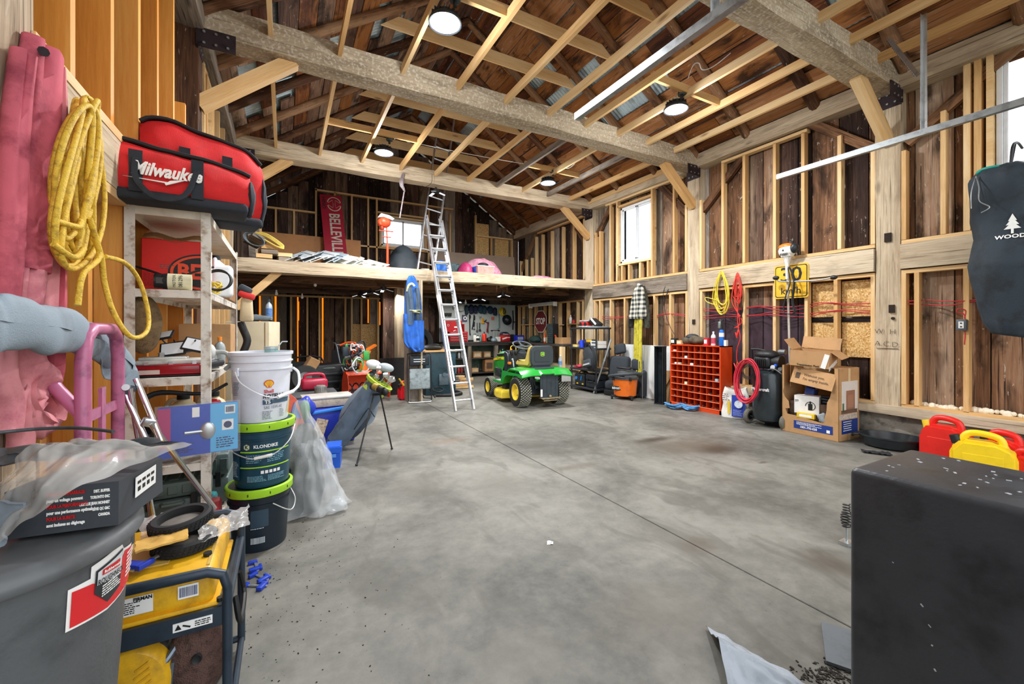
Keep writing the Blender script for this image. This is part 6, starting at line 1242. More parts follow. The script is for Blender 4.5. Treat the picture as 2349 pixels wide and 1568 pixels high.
nc,nr=8,9; cw=(Wc-0.044)/nc; chh=(Hc-0.016-0.06)/nr
for k in range(1,nc): b=B(); b.box((-Wc/2+0.022+k*cw,Dc/2,Hc/2),(0.006,Dc-0.004,Hc-0.05)); part('divider',b,OB_SHADE,o)
for r_ in range(nr):
    z=0.06+r_*chh; b=B(); b.box((0,Dc/2,z+0.002),(Wc-0.05,Dc-0.02,0.004)); part('bin_shelf',b,OB_SHADE,o)
    b=B(); b.box((0,-0.001,z+0.006),(Wc-0.044,0.005,0.014),(R(-12),0,0)); part('bin_lip',b,LIP,o)
b=B()
for r_ in range(nr):
    for k in range(nc):
        if random.random()<0.75:
            for q in range(random.randint(2,7)): b.box((-Wc/2+0.022+(k+.5)*cw+random.uniform(-.3,.3)*cw,random.uniform(0.02,0.12),0.06+r_*chh+0.012+random.random()*0.012),(0.03,0.008,0.008),(random.random(),random.random()*.4,random.random()*3))
part('bolts',b,M('#7d776f',0.5,0.6,0.3,20),o,sm=0,kind='stuff')
for (k,r_,w,h,mm) in ((0.3,6,0.06,0.03,LABEL),(0.9,6,0.05,0.03,M('#d7c9b2')),(3,6,0.05,0.035,LABEL),(2,3,0.045,0.045,M('#e6dfb8')),(7,4,0.05,0.04,M('#9fd4e4',0.4)),(2,7,0.04,0.04,LABEL),(0,8,0.05,0.025,WHITE)):
    b=B(); b.box((-Wc/2+0.022+(k+.5)*cw,0.03,0.06+r_*chh+0.008+h/2),(w,0.04,h),(0,0,random.uniform(-.3,.3))); part('small_packet',b,mm,o)
CT=Hc+0.0
def oncab(x,y): return (cx+y, (a.y+c.y)/2 - x, Hc)
# things on the cabinet
o=thing('camo_bundle','camouflage bundle with a dark dome on the orange cabinet','bag',oncab(-0.12,0.14)); b=B(); b.sph((0,0,0.07),(0.10,0.22,0.075),20,12,z0=-0.85); b.jit(0.03,9); part('bundle',b,M('#5a5040',0.9,0,0.6,14,dirtcol='#1f1c16'),o,sm=1.2); b=B(); b.sph((0,0.02,0.12),(0.08,0.12,0.06),18,8,z0=0); part('dome',b,M('#2f3436',0.6,0,0.1),o,sm=1.2)
def smallbox(name,label,loc,sz,mat,cat='box',group=None,rz=0,lab=None):
    o=thing(name,label,cat,loc,rz,group); b=B(); b.box((0,0,sz[2]/2),sz,bev=min(sz)*0.06,seg=1); part('box_body',b,mat,o); b=B(); b.box((0,0,sz[2]+0.0005),(sz[0]*0.96,0.004,0.001)); part('seam',b,BLK,o)
    if lab: b=B(); b.box((0,-sz[1]/2-0.001,sz[2]*0.5),(sz[0]*0.7,0.001,sz[2]*0.5)); part('label',b,lab,o)
    return o
smallbox('dark_packet','black packet with white label on the left end of orange cabinet',oncab(-0.43,0.06),(0.09,0.1,0.10),BLK,rz=-PI/2,lab=LABEL)
smallbox('cream_packet','cream and brown packet near the left end of the orange cabinet',oncab(-0.31,0.06),(0.10,0.08,0.07),M('#c9a273',0.5,0,0.1),rz=-PI/2,lab=M('#e9dfc0'))
smallbox('red_tin','red and white tin on the orange cabinet','' and 0 or oncab(0.18,0.07),(0.07,0.06,0.12),M('#c42c35',0.4,0,0.1),'tin',rz=-PI/2,lab=LABEL)
bottle('spray_bottle','white bottle with pointed nozzle and red label on the orange cabinet','bottle',oncab(0.29,0.08),0.035,0.22,M('#dfe5ec',0.35,0,0.04),WHITE,lab=M('#c5455a',0.4,0,0.2,40))
smallbox('dark_box','small dark box between white bottle and blue canister',oncab(0.36,0.17),(0.09,0.1,0.09),M('#2c3845',0.5,0,0.1),rz=-PI/2)
o=thing('gas_canister','blue torch gas canister with black nozzle on the orange cabinet','canister',oncab(0.43,0.08)); b=B(); b.lathe([(0.034,0),(0.036,0.005),(0.036,0.21),(0.028,0.24),(0.014,0.25)],20); part('cylinder',b,M('#1f6fd0',0.3,0.1,0.05),o); b=B(); b.lathe([(0.0365,0.14),(0.0365,0.2)],20); part('label_wrap',b,LABEL,o); b=B(); b.cyl((0,0,0.25),(0,0,0.33),0.017); b.tube([(0,0,0.33),(0,0,0.38),(0.02,0,0.40)],0.01,8); part('torch_head',b,BLK,o)
smallbox('white_packet','tiny white packet at the right end of the orange cabinet',oncab(0.485,0.1),(0.04,0.05,0.09),WHITE,rz=-PI/2)
o=thing('mason_lantern','small galvanised cage hook on the purple boards','hook',PX(1652,745,XR+0.02)); b=B(); b.box((0,0,0),(0.05,0.05,0.11),bev=0.01); part('cage',b,M('#8d9994',0.4,0.6,0.1),o); b=B(); b.tube([(0,0,0.05),(0,0,0.09)],0.006,6); part('hanger',b,GALV,o)
# blue strap on the floor
b=B(); P=[PZ(px,py) for px,py in ((1530,933),(1548,940),(1565,936),(1585,943),(1603,941))]
for k in range(3): b.tube([p+V(random.uniform(-.04,.04),random.uniform(-.04,.04),0.03+0.02*k) for p in P],0.03,8,smooth=6,flat=0.45)
b.jit(0.01,20); one('blue_strap',b,M('#4f88b8',0.8,0,0.25,12),'folded pale blue strap lying on the floor before the orange cabinet','strap',sm=1.2)
# cords on nails
def hank(label,px,top,bot,wpx,x,mat,n,r,tail=None,name='extension_lead',seed=0):
    rnd=random.Random(seed); b=B()
    for k in range(n):
        w=wpx*rnd.uniform(0.35,1.0); bt=bot-rnd.uniform(0,(bot-top)*0.28); tp=top+rnd.uniform(0,10); off=rnd.uniform(-5,5); pts=[]
        for i in range(18):
            q=2*PI*i/18; yy=(tp+bt)/2-(bt-tp)/2*math.cos(q); f=(yy-top)/(bot-top); pts.append(PX(px+off*f+w*math.sin(q)*(0.45+0.6*f)*(1.0 if f<0.8 else 0.9),yy,x-0.03-0.012*math.sin(q)-0.005*k))
        b.tube(pts,r,6,closed=True,smooth=3)
    if tail: b.tube(tail,r,6,smooth=6)
    return one(name,b,mat,label,'cord',sm=1.2)
hank('yellow extension cord hung in loops on the right wall girt',1655,620,722,26,XR-0.04,M('#e8cf3e',0.5,0,0.08),9,0.0065,[PX(1650,690,XR-.08),PX(1620,682,XR-.08),PX(1622,692,XR-.08),PX(1645,700,XR-.08)],seed=3)
hank('red extension cord hung beside the yellow one on right wall',1692,625,700,13,XR-0.04,M('#d8392c',0.5,0,0.08),5,0.0065,seed=5)
o=thing('jumper_cables','red and black booster cables with clamps hanging beneath red cord','cables',(0,0,0)); xx=XR-0.05
b=B(); [b.tube([PX(1692+q,640,xx-.04),PX(1686+q*1.5,690,xx-.05),PX(1697-q,735,xx-.05),PX(1690+q,752,xx-.05)],0.007,6,smooth=6) for q in (-5,0,5)]; b.tube([PX(1693,750,xx-.05),PX(1698,775,xx-.05),PX(1691,800,xx-.05),PX(1690,825,xx-.05),PX(1697,838,xx-.05)],0.008,6,smooth=6); part('cable',b,M('#d9362b',0.5,0,0.08),o,sm=1.2)
for (px,py,a_) in ((1692,764,0.3),(1690,838,0.2),(1702,836,-0.6)):
    b=B(); p=PX(px,py,xx-.05); b.box(p,(0.02,0.025,0.11),(a_,0,0),bev=0.006); b.box(p+V(0,0.02,-0.03),(0.018,0.015,0.09),(-a_,0,0),bev=0.004); part('clamp',b,M('#d9362b',0.5,0,0.08) if py<800 else M('#b87042',0.4,0.6,0.1),o)
b=B(); b.tube([PX(1700,690,xx-.06),PX(1704,712,xx-.06),PX(1698,728,xx-.06)],0.008,6,smooth=4); part('black_cable',b,BLK,o)
# speed sign and string trimmer
p=PX(1815,645,XR-0.03); sw=0.44; o=thing('speed_sign','yellow square road sign reading 30 km/h behind the string trimmer','sign',(XR-0.035,p.y,p.z),-PI/2); sh_=0.46
def rr(w,h,r,n=6): return [(sx*(w/2-r)+r*math.cos(R(90*q+90*i/n)),sz*(h/2-r)+r*math.sin(R(90*q+90*i/n))) for q,(sx,sz) in enumerate(((1,1),(-1,1),(-1,-1),(1,-1))) for i in range(n+1)]
SY=M('#e9b427',0.4,0,0.08,14)
b=B(); b.prism(rr(sw,sh_,0.035),0.006); part('sign_plate',b,SY,o,sm=0); b=B(); b.prism(rr(sw-0.03,sh_-0.03,0.03),0.002,c=(0,-0.0036,0)); part('border',b,BLK,o,sm=0); b=B(); b.prism(rr(sw-0.052,sh_-0.052,0.025),0.002,c=(0,-0.005,0)); part('sign_field',b,SY,o,sm=0)
txt('30',0.28,BLK,o,(0.0,-0.0075,0.085),sx=1.05,off=0.003); txt('km/h',0.13,BLK,o,(0.0,-0.0075,-0.13),off=0.001)
o=thing('string_trimmer','white and orange string trimmer hanging upright against the girt','trimmer',(0,0,0)); tx=XR-0.12
T=lambda px,py,x=tx: PX(px,py,x)
c0=T(1806,575); b=B(); b.sph((0,0,0),(0.085,0.11,0.095),20,14); b.box((0,0,-0.05),(0.11,0.13,0.08),bev=0.02); b.lathe([(0.05,-0.09),(0.03,-0.16),(0.022,-0.22)],16); b.xf(Matrix.Translation(c0)); part('engine_shroud',b,M('#e6e4dc',0.35,0,0.08),o)
b=B(); b.sph(c0+V(0,0.01,0.055),(0.075,0.10,0.05),18,10); part('top_cover',b,M('#f07a22',0.35,0,0.06),o); b=B(); b.sph(c0+V(-0.02,-0.10,0.02),(0.06,0.05,0.07)); b.cyl(c0+V(0,-.05,.09),c0+V(0,-.05,.12),0.03); part('air_filter_cover',b,M('#22272b',0.4,0,0.1),o)
b=B(); [b.box(c0+V(-0.085,q*0.02,-0.055),(0.006,0.01,0.03)) for q in (-2,-1,0,1,2)]; b.cyl(c0+V(-.088,0.01,0.0),c0+V(-.08,0.01,0.0),0.012); part('vent',b,BLK,o)
b=B(); b.cyl(T(1806,610),T(1812,835),0.014,n=12); part('shaft',b,M('#c9c4b8',0.4,0.4,0.15,20),o,sm=1.2); b=B(); b.cyl(T(1805,604),T(1806,640),0.02,n=12); part('shaft_grip',b,M('#dcdad2',0.4,0,0.05),o)
b=B(); b.tube([T(1782,640,tx-.02),T(1790,645,tx-.03),T(1830,645,tx-.05),T(1880,642,tx-.05),T(1910,636,tx-.05)],0.011,8,smooth=4); part('bike_handle',b,M('#b9bcba',0.3,0.7,0.1),o,sm=1.2)
for q in ((1780,637),(1912,636)): b=B(); b.sph(T(*q,tx-.04),(0.025,0.045,0.028)); part('hand_grip',b,BLK,o)
b=B(); b.tube([T(1810,612,tx-.04),T(1822,640,tx-.05),T(1818,690,tx-.05),T(1823,715,tx-.05),T(1810,720,tx-.05),T(1798,712,tx-.05),T(1802,680,tx-.05),T(1812,650,tx-.05),T(1808,615,tx-.04)],0.022,6,smooth=6,flat=0.25); part('harness_strap',b,M('#2a3238',0.8,0,0.1),o,sm=1.2)
b=B(); b.sph(T(1812,842),(0.05,0.06,0.06)); part('gear_head',b,M('#5a5f3c',0.6,0,0.2),o)
# salt bag
p=V(5.68,3.80,0); o=thing('salt_bag','white and blue sack of granules standing on the floor, open at top','sack',(p.x+0.12,p.y+0.02,0),-PI/2+0.25)
def sk(u,v):
    aa=2*PI*u; w=0.19*(1-0.12*v)-0.05*max(0,v-0.75)*2; d_=0.085*(1-0.25*v)+0.015*math.sin(aa*2); q=noise.noise_vector(Vector((math.cos(aa)*2,math.sin(aa)*2,v*4)))*0.02; return Vector((w*math.copysign(abs(math.cos(aa))**0.6,math.cos(aa)),d_*math.copysign(abs(math.sin(aa))**0.7,math.sin(aa)),0.005+0.43*v+0.02*math.sin(aa*2+1)*v))+q*min(1,v*5)
b=B(); b.grid(sk,40,24); bmesh.ops.remove_doubles(b.bm,verts=b.bm.verts,dist=0.0003); part('sack_body',b,M('#e6e4dc',0.6,0,0.06,9,bump=0.15,bs=40),o,sm=1.2)
b=B(); b.grid(lambda u,v:Vector((-0.02+(u)*0.18,-0.102-0.006*math.sin(u*6),0.035+v*0.31)),10,10); bp=part('blue_panel',b,M('#2740a8',0.5,0,0.1,10),o)
b=B(); b.lathe([(0,0.0),(0.055,0.002)],26,(0.075,-0.112,0.22),(R(90),0,0)); part('globe_mark',b,M('#d6e2f0',0.5,0,0.25,40),bp); b=B(); lines(b,0.0,0.15,0.05,0.14,7,-0.112); part('print',b,M('#8fa4e0',0.5,0,0),bp)
b=B(); lines(b,-0.15,-0.04,0.25,0.36,4,-0.105); part('print',b,M('#7b6a6a',0.5,0,0),o); b=B(); b.box((-0.06,-0.102,0.16),(0.035,0.003,0.18)); part('gold_panel',b,M('#e5c63a',0.5,0,0.05),o)
# compressor
a=PZ(1726,963); c=PZ(1792,985); o=thing('air_compressor','upright black air compressor tank with a red hose coil and wheels','compressor',(5.72,3.30,0),-PI/2)
TK=M('#30383c',0.22,0.2,0.10,8)
b=B(); b.lathe([(0,0.05),(0.1,0.055),(0.175,0.09),(0.19,0.14),(0.19,0.66),(0.175,0.71),(0.1,0.745),(0,0.75)],40); part('tank',b,TK,o)
txt('Mastercraft',0.055,LABEL,o,(0.0,-0.192,0.50),off=0.002,sx=0.9); 
b=B(); b.box((-0.04,0,0.85),(0.24,0.24,0.16),bev=0.05,seg=4); b.sph((-0.02,0,0.95),(0.16,0.12,0.07),18,10); b.cyl((0.06,0,0.86),(0.17,0,0.86),0.085,n=20); [b.box((-0.1+k*0.025,-0.132,0.86),(0.008,0.01,0.10)) for k in range(6)]; part('motor_shroud',b,BLK,o)
b=B(); b.cyl((0.16,-0.04,1.0),(0.24,-0.04,1.0),0.035,n=14); b.cyl((0.2,-0.02,0.78),(0.2,-0.1,0.78),0.025); b.cyl((0.12,-0.03,0.77),(0.12,-0.12,0.80),0.03,n=14); b.tube([(0.05,-0.1,0.76),(0.15,-0.14,0.78),(0.22,-0.1,0.72),(0.2,-0.05,0.68)],0.008,7,smooth=4); part('gauge_fitting',b,M('#8a8f92',0.35,0.7,0.15),o)
b=B(); b.sph((0.14,-0.09,0.82),0.022,10,8); part('blue_knob',b,BLUE,o)
b=B(); b.tube([(-0.20,0.02,0.62),(-0.22,-0.02,0.98),(-0.19,-0.03,1.02),(-0.10,-0.03,1.02),(0.02,-0.03,1.0)],0.015,9,smooth=4); part('handle',b,BLK,o)
for s_ in (-1,1):
    b=B(); b.lathe([(0.05,-0.025),(0.08,-0.03),(0.095,-0.015),(0.095,0.015),(0.08,0.03),(0.05,0.025),(0.05,-0.025)],26,(s_*0.24,-0.06,0.095),(0,R(90),0)); part('wheel',b,M('#6f6b5f',0.8,0,0.2),o)
    b=B(); b.cyl((s_*0.215,-0.06,0.095),(s_*0.262,-0.06,0.095),0.052,n=18); part('wheel_hub',b,BLK,o)
b=B(); b.cyl((-0.25,-0.06,0.095),(0.25,-0.06,0.095),0.01); b.box((0,0.1,0.04),(0.2,0.04,0.08)); b.box((0,-0.06,0.11),(0.34,0.04,0.03)); part('axle_frame',b,BLK,o)
rnd=random.Random(4); b=B()
for k in range(8):
    rx=0.145+rnd.uniform(-.02,.03); rz=0.27+rnd.uniform(-.03,.03); b.tube([(-0.14+rx*math.cos(t)+rnd.uniform(-.004,.004),-0.215-0.01*k+0.03*math.sin(t),0.60+rz*math.sin(t)) for t in [q*2*PI/24 for q in range(24)]],0.0085,7,closed=True,smooth=2)
b.tube([(-0.28,-0.22,0.7),(-0.33,-0.22,0.78),(-0.36,-0.2,0.82)],0.0085,7,smooth=4); one('air_hose',b,M('#c9283c',0.35,0,0.06),'coiled red rubber air hose hanging on the compressor','hose',(5.72,3.30,0),-PI/2,sm=1.2)
b=B(); [b.tube([(-0.16+rx*math.cos(t),-0.20,0.72+rx*math.sin(t)) for t in [q*2*PI/22 for q in range(22)]],0.005,6,closed=True) for rx in (0.07,0.085,0.1)]; one('power_cable',b,BLK,'thin black cable coiled inside the red hose','cable',(5.72,3.30,0),-PI/2,sm=1.2)
b=B(); b.box((0,0,0.30),(0.05,0.02,0.6),(R(-6),R(3),0)); b.box((0,0,0.03),(0.1,0.03,0.06)); one('wooden_offcut',b,M('#8a5a35',0.7,0,0.15),'thin brown stick leaning between sack and compressor','stick',(5.95,3.88,0))
# big torn carton
a=V(5.60,3.06,0); c=V(5.585,2.43,0); u_=(c-a); rz=math.atan2(u_.y,u_.x); Wb=u_.length; Hb=0.84; Db=0.46
o=thing('torn_carton','large brown carton torn open at front with blue label stripe','box',((a.x+c.x)/2,(a.y+c.y)/2,0),rz); t=0.006
def torn(nx,base,amp,seed): return [(base[0][0]+(base[1][0]-base[0][0])*i/nx,base[0][1]+(base[1][1]-base[0][1])*i/nx+amp*noise.noise(Vector((i*0.9,seed,0)))) for i in range(nx+1)]
w=Wb/2
hole=[(-w*0.93,Hb*0.66),(-w*0.97,Hb*0.6),(-w*0.9,Hb*0.52),(-w*0.75,Hb*0.46),(-w*0.72,Hb*0.36),(-w*0.88,Hb*0.345),(-w*0.8,Hb*0.27),(-w*0.5,Hb*0.265),(-w*0.2,Hb*0.25),(w*0.1,Hb*0.235),(w*0.4,Hb*0.22),(w*0.52,Hb*0.27),(w*0.6,Hb*0.40),(w*0.62,Hb*0.52),(w*0.72,Hb*0.60),(w*0.78,Hb*0.72),(w*0.86,Hb*0.80)]
fine=[]
for i in range(len(hole)-1):
    for j in range(4): tt=j/4; fine.append((hole[i][0]*(1-tt)+hole[i+1][0]*tt+0.006*noise.noise(Vector((i*3+j,1,0))),hole[i][1]*(1-tt)+hole[i+1][1]*tt+0.008*noise.noise(Vector((i*3+j,5,0)))))
fine.append(hole[-1])
b=B(); 
poly=[(-w,Hb)]+[(-w,0),(w,0),(w,Hb),(w*0.86,Hb)]+fine[::-1]+[(-w*0.93,Hb)]
b.prism(poly,t,c=(0,t/2,0)); part('front_panel',b,CARD,o,sm=0)
b=B(); b.box((-w+t/2,Db/2,Hb/2),(t,Db,Hb)); b.box((w-t/2,Db/2,Hb/2),(t,Db,Hb)); b.box((0,Db-t/2,Hb/2),(Wb,t,Hb)); b.box((0,Db/2,t/2),(Wb,Db,t)); b.box((w*0.35,Db*0.55,Hb),(Wb*0.62,Db*0.85,t)); part('box_body',b,CARD,o,sm=0)
b=B(); b.box((-w+0.045,0.1,Hb*0.84),(t,0.22,Hb*0.3),(0,0,0.5)); part('inner_flap',b,CARDD,o)
b=B(); b.box((w*0.15,-0.015,Hb*0.84),(Wb*0.74,t,Hb*0.24),(R(-16),R(8),0)); fl=part('front_flap',b,CARD,o)
Mf=Matrix.Translation((w*0.15,-0.015,Hb*0.84))@Euler((R(-16),R(8),0)).to_matrix().to_4x4()
for i,s_ in enumerate(('Without you,',"I'm empty inside.")):
    q=txt(s_,0.042,M('#4a3422',0.6,0,0),fl,(0,0,0),(0,0,0),align='LEFT',off=0.0006); q.matrix_local=Mf@Matrix.Translation((-0.10,-t/2-0.001,0.022-i*0.05))@Matrix.Rotation(R(90),4,'X')
b=B(); b.box((-0.165,0,0.0),(0.05,0.001,0.075)); b.box((-0.165,-0.0005,0.0),(0.04,0.001,0.062)); [b.tube([(-0.18+q*0.02,0,0.05),(-0.18+q*0.02,0,0.085),(-0.187+q*0.02,0,0.075)],0.0015,5) for q in (0,1)]; q=part('pictogram',b,M('#4a3422',0.6,0,0),fl); q.matrix_local=Mf@Matrix.Translation((0,-t/2-0.001,0))
BLU=M('#1f3a86',0.4,0,0.05)
b=B(); b.box((w*0.13,-0.001,0.115),(Wb*0.68,0.002,0.095)); q=part('blue_label',b,BLU,o); txt('1001-793-030',0.04,LABEL,q,(-w*0.02,-0.0025,0.092),sx=0.85,off=0.0008); b=B(); lines(b,-w*0.45,w*0.55,0.115,0.155,3,-0.0025); b.box((w*0.66,-0.0025,0.095),(0.035,0.001,0.035)); part('print',b,LABEL,q)
# side print with picture of a small cabinet
xs_=w+0.001
b=B(); b.box((xs_,Db*0.52,Hb*0.60),(0.002,Db*0.78,Hb*0.44)); q=part('picture_print',b,M('#d9d3cc',0.4,0,0.04),o)
b=B(); b.box((xs_+0.001,Db*0.55,Hb*0.555),(0.002,Db*0.42,Hb*0.27)); part('cabinet_picture',b,M('#9a6b52',0.5,0,0.1),q); b=B(); b.box((xs_+0.002,Db*0.55,Hb*0.54),(0.002,Db*0.30,Hb*0.18)); part('cabinet_door_picture',b,M('#a8785e',0.5,0,0.05),q); b=B(); b.box((xs_+0.001,Db*0.5,Hb*0.40),(0.002,Db*0.76,Hb*0.05)); part('floor_picture',b,M('#6f5548',0.5,0,0.1),q)
b=B(); b.box((xs_+0.001,Db*0.2,Hb*0.46),(0.002,Db*0.08,Hb*0.12)); part('plant_picture',b,M('#54704a',0.5,0,0.2,50),q)
b=B(); b.box((xs_,Db*0.45,Hb*0.33),(0.002,Db*0.85,Hb*0.07)); part('small_pictures',b,M('#cdbfb2',0.5,0,0.25,40),o)
b=B(); b.box((xs_,Db*0.52,Hb*0.19),(0.002,Db*0.78,Hb*0.19)); q=part('blue_label',b,BLU,o); 
b=B(); 
for i in range(5): b.box((xs_+0.0015,Db*0.40,Hb*(0.26-0.03*i)),(0.001,Db*(0.4-0.04*(i%2)),0.007))
part('print',b,LABEL,q)
b=B(); b.box((xs_,Db*0.5,Hb*0.9),(0.001,0.05,Hb*0.19)); b.box((xs_,Db*0.5,Hb*0.05),(0.001,0.05,Hb*0.1)); part('clear_tape',b,M('#d8bd92',0.2,0,0.03),o)
Mo=Matrix.Translation(o.location)@Matrix.Rotation(rz,4,'Z')
def inb(x,y,z): return Mo@Vector((x,y,z))
q=thing('fan_carton','white box with a black kettle drawing inside the torn carton','box',inb(-w*0.25,0.14,Hb*0.30),rz+R(14)); b=B(); b.box((0,0,0.11),(0.26,0.17,0.22),bev=0.003,seg=1); part('box_body',b,WHITE,q)
b=B(); b.tube([(0.04+0.05*math.cos(t_),-0.087,0.1+0.05*math.sin(t_)) for t_ in [R(-60+k*15) for k in range(17)]],0.004,6); b.box((0.04,-0.087,0.09),(0.045,0.002,0.08),bev=0.01); b.box((0.04,-0.087,0.145),(0.015,0.002,0.03)); part('drawing',b,BLK,q); b=B(); lines(b,-0.12,-0.08,0.14,0.17,3,-0.0865); part('print',b,BLK,q)
smallbox('battery_packet','yellow packet lying at the mouth of the torn carton',inb(-w*0.15,0.03,Hb*0.245),(0.19,0.05,0.06),M('#e9c32b',0.4,0,0.08),rz=rz+R(8),cat='packet',lab=LABEL)
b=B(); 
for k in range(5): b.cyl((0.035*0,0.0,0.02+k*0.035),(0.12,0.02,0.02+k*0.035),0.017,n=8)
one('black_tubing_pack',b,M('#2a2d33',0.4,0,0.2),'stack of black sockets next to the white box in torn carton','tools',inb(w*0.18,0.16,Hb*0.38),rz,sm=0.8)
b=B(); b.sph((0,0,0.06),(0.07,0.04,0.06)); b.jit(0.02,25); one('clear_wrap',b,M('#b9c3ca',0.2,0,0.1,alpha=0.6),'crumpled clear plastic at the right lip of the torn carton','plastic',inb(w*0.42,0.035,Hb*0.22),sm=1.2)
b=B(); b.box((0,0,0.05),(0.14,0.08,0.1),(0.2,0.1,0.3),bev=0.01); one('brown_packet',b,M('#8d6b4d',0.6,0,0.15),'brown packet lying right of the white box in carton','packet',inb(w*0.3,0.2,Hb*0.3),sm=0.8)
b=B(); b.box((0,0,0.04),(0.18,0.1,0.08),(0.1,0.1,0.2),bev=0.01); b.sph((0.0,0,0.1),(0.06,0.05,0.04)); b.jit(0.01,20); one('blue_bag',b,M('#3c57a8',0.5,0,0.3,20),'blue and brown wrappings behind the white box in torn carton','packet',inb(-w*0.35,0.27,Hb*0.56),sm=0.8)
b=B(); b.box((-0.01,0.05,0.2),(Wb*0.86,Db*0.7,0.36)); one('carton_filling',b,M('#5f4a3a',0.9,0,0.4,14),'brown packing material filling the bottom of torn carton','packing',inb(0,Db*0.45,0.005),rz)
# the open carton on top
q=thing('open_carton','smaller open brown carton tilted on top of the torn one','box',inb(-0.02,0.13,Hb+0.01),0,rot=(R(3),R(4),rz+R(12))); w2,d2_,h2=0.40,0.34,0.19
b=B(); b.box((0,-d2_/2,h2/2),(w2,0.005,h2)); b.box((0,d2_/2,h2/2),(w2,0.005,h2)); b.box((-w2/2,0,h2/2),(0.005,d2_,h2)); b.box((w2/2,0,h2/2),(0.005,d2_,h2)); b.box((0,0,0.003),(w2,d2_,0.005)); part('box_body',b,CARD,q)
b=B(); b.box((-w2/2-0.03,0,h2+0.06),(0.005,d2_,0.15),(0,R(-38),0)); part('open_flap',b,CARD,q); b=B(); b.box((0.02,d2_/2+0.02,h2+0.075),(w2,0.005,0.15),(R(-22),0,0)); part('open_flap',b,CARD,q); b=B(); b.box((w2/2+0.05,0.03,h2-0.03),(0.005,d2_*0.9,0.14),(0,R(125),0)); part('open_flap',b,CARD,q)
b=B(); b.box((w2/2-0.04,-d2_/2-0.006,h2*0.45),(0.05,0.003,h2*0.9),(0,R(12),0)); b.box((w2/2+0.004,-0.02,h2*0.18),(0.004,d2_*0.9,0.05),(0.25,0,0)); part('peeling_tape',b,LABEL,q)
txt('Transmission Fluid',0.032,BLK,q,(-0.01,-d2_/2-0.004,0.018),off=0.0006,sx=0.95)
# drain pan and rag
p=PZ(2041,1024); q=thing('drain_pan','low black oil drain pan on the floor by the kerb','pan',(p.x-0.02,p.y-0.02,0),R(-70))
b=B(); b.lathe([(0.20,0),(0.24,0.02),(0.275,0.11),(0.285,0.115),(0.285,0.13),(0.27,0.13),(0.235,0.03),(0,0.02)],40,sx=1.0,sy=0.82); part('pan_body',b,M('#22292d',0.3,0,0.12),q)
for s_ in (-1,1): b=B(); b.tube([(s_*0.27,-0.05,0.115),(s_*0.32,-0.04,0.10),(s_*0.33,0.0,0.08),(s_*0.32,0.04,0.10),(s_*0.27,0.05,0.115)],0.012,8,smooth=4); part('pan_handle',b,BLK,q)
b=B(); b.box((0.24,-0.13,0.07),(0.05,0.03,0.05)); part('pour_spout',b,BLK,q)
p=PZ(2010,1040); b=B(); b.grid(lambda u,v:Vector(((u-.5)*0.24,(v-.5)*0.11,0.012+0.02*abs(noise.noise(Vector((u*6,v*6,0)))))),24,14); one('black_rag',b,M('#202226',0.8,0,0.3,20),'crumpled black rag on the floor before the drain pan','rag',p,R(-60),sm=1.2)
# fuel cans by the wall
FR_=M('#e0261d',0.35,0,0.05); FY=M('#f4cf1c',0.35,0,0.05)
for lab,px,x,w_,h_,mm,rz_,cp_ in (('left red fuel can with yellow cap beside the kerb',2172,5.72,0.36,0.42,FR_,-PI/2-0.1,M('#e8c92d',0.4,0,0)),('yellow fuel can standing in front of the red ones',2255,5.38,0.40,0.38,FY,-PI/2+0.2,BLK),('red fuel can behind the yellow one',2305,5.72,0.30,0.36,FR_,-PI/2-0.1,BLK),('rightmost red fuel can at the photo edge',2365,5.55,0.26,0.26,FR_,-PI/2,BLK)):
    yb=PX(px,1000,x).y; gascan(lab,(x,yb,0),w_,0.2,h_,mm,rz_,'fuel cans by the right wall',cp_)
# hanging black canoe bag
hx,hy=5.74,1.17; o=thing('hanging_duffel','long black drawstring bag with white tree emblem hung on right wall','bag',(hx,hy,0)); HB=M('#26323b',0.75,0,0.28,5,bump=0.25,bs=120,dirtcol='#141a1f')
def hb(u,v):
    z=1.24+1.50*v; 
    prof=[(0,0.11),(0.06,0.16),(0.3,0.23),(0.42,0.26),(0.52,0.235),(0.58,0.215),(0.7,0.235),(0.95,0.24),(1,0.19)]
    i=0
    while i<len(prof)-2 and v>prof[i+1][0]: i+=1
    f=(v-prof[i][0])/(prof[i+1][0]-prof[i][0]); r=prof[i][1]*(1-f)+prof[i+1][1]*f; aa=2*PI*u
    q=0.018*noise.noise(Vector((math.cos(aa)*2.2,math.sin(aa)*2.2,v*5)))+0.007*math.sin(aa*9+v*10)*(1 if v>0.85 or 0.66<v<0.76 else 0.3)
    return Vector(((r*0.85+q)*math.cos(aa),(r*1.05+q)*math.sin(aa),z+0.02*math.sin(aa)))
b=B(); b.grid(hb,56,50); bmesh.ops.remove_doubles(b.bm,verts=b.bm.verts,dist=0.0003); es=[e for e in b.bm.edges if e.is_boundary]; bmesh.ops.holes_fill(b.bm,edges=es,sides=0); part('bag_body',b,HB,o,sm=1.3)
b=B(); b.sph((0,0,2.73),(0.14,0.16,0.05),20,8); b.jit(0.03,14); part('gathered_top',b,HB,o,sm=1.3)
b=B(); b.sph((-0.07,0.1,2.75),(0.07,0.10,0.03),12,8); b.jit(0.02,20); part('teal_lining',b,M('#1f9b8c',0.5,0,0.1),o,sm=1.2)
b=B(); b.tube([(-0.18,0.17,2.7),(-0.23,0.14,2.58),(-0.26,0.13,2.45),(-0.25,0.07,2.38),(-0.26,0.12,2.34)],0.004,6,smooth=6); b.tube([(-0.18,0.17,2.7),(-0.22,0.19,2.55),(-0.22,0.19,2.4)],0.004,6,smooth=6); part('draw_cord',b,GALV,o)
er=thing; fa=R(180+12); 
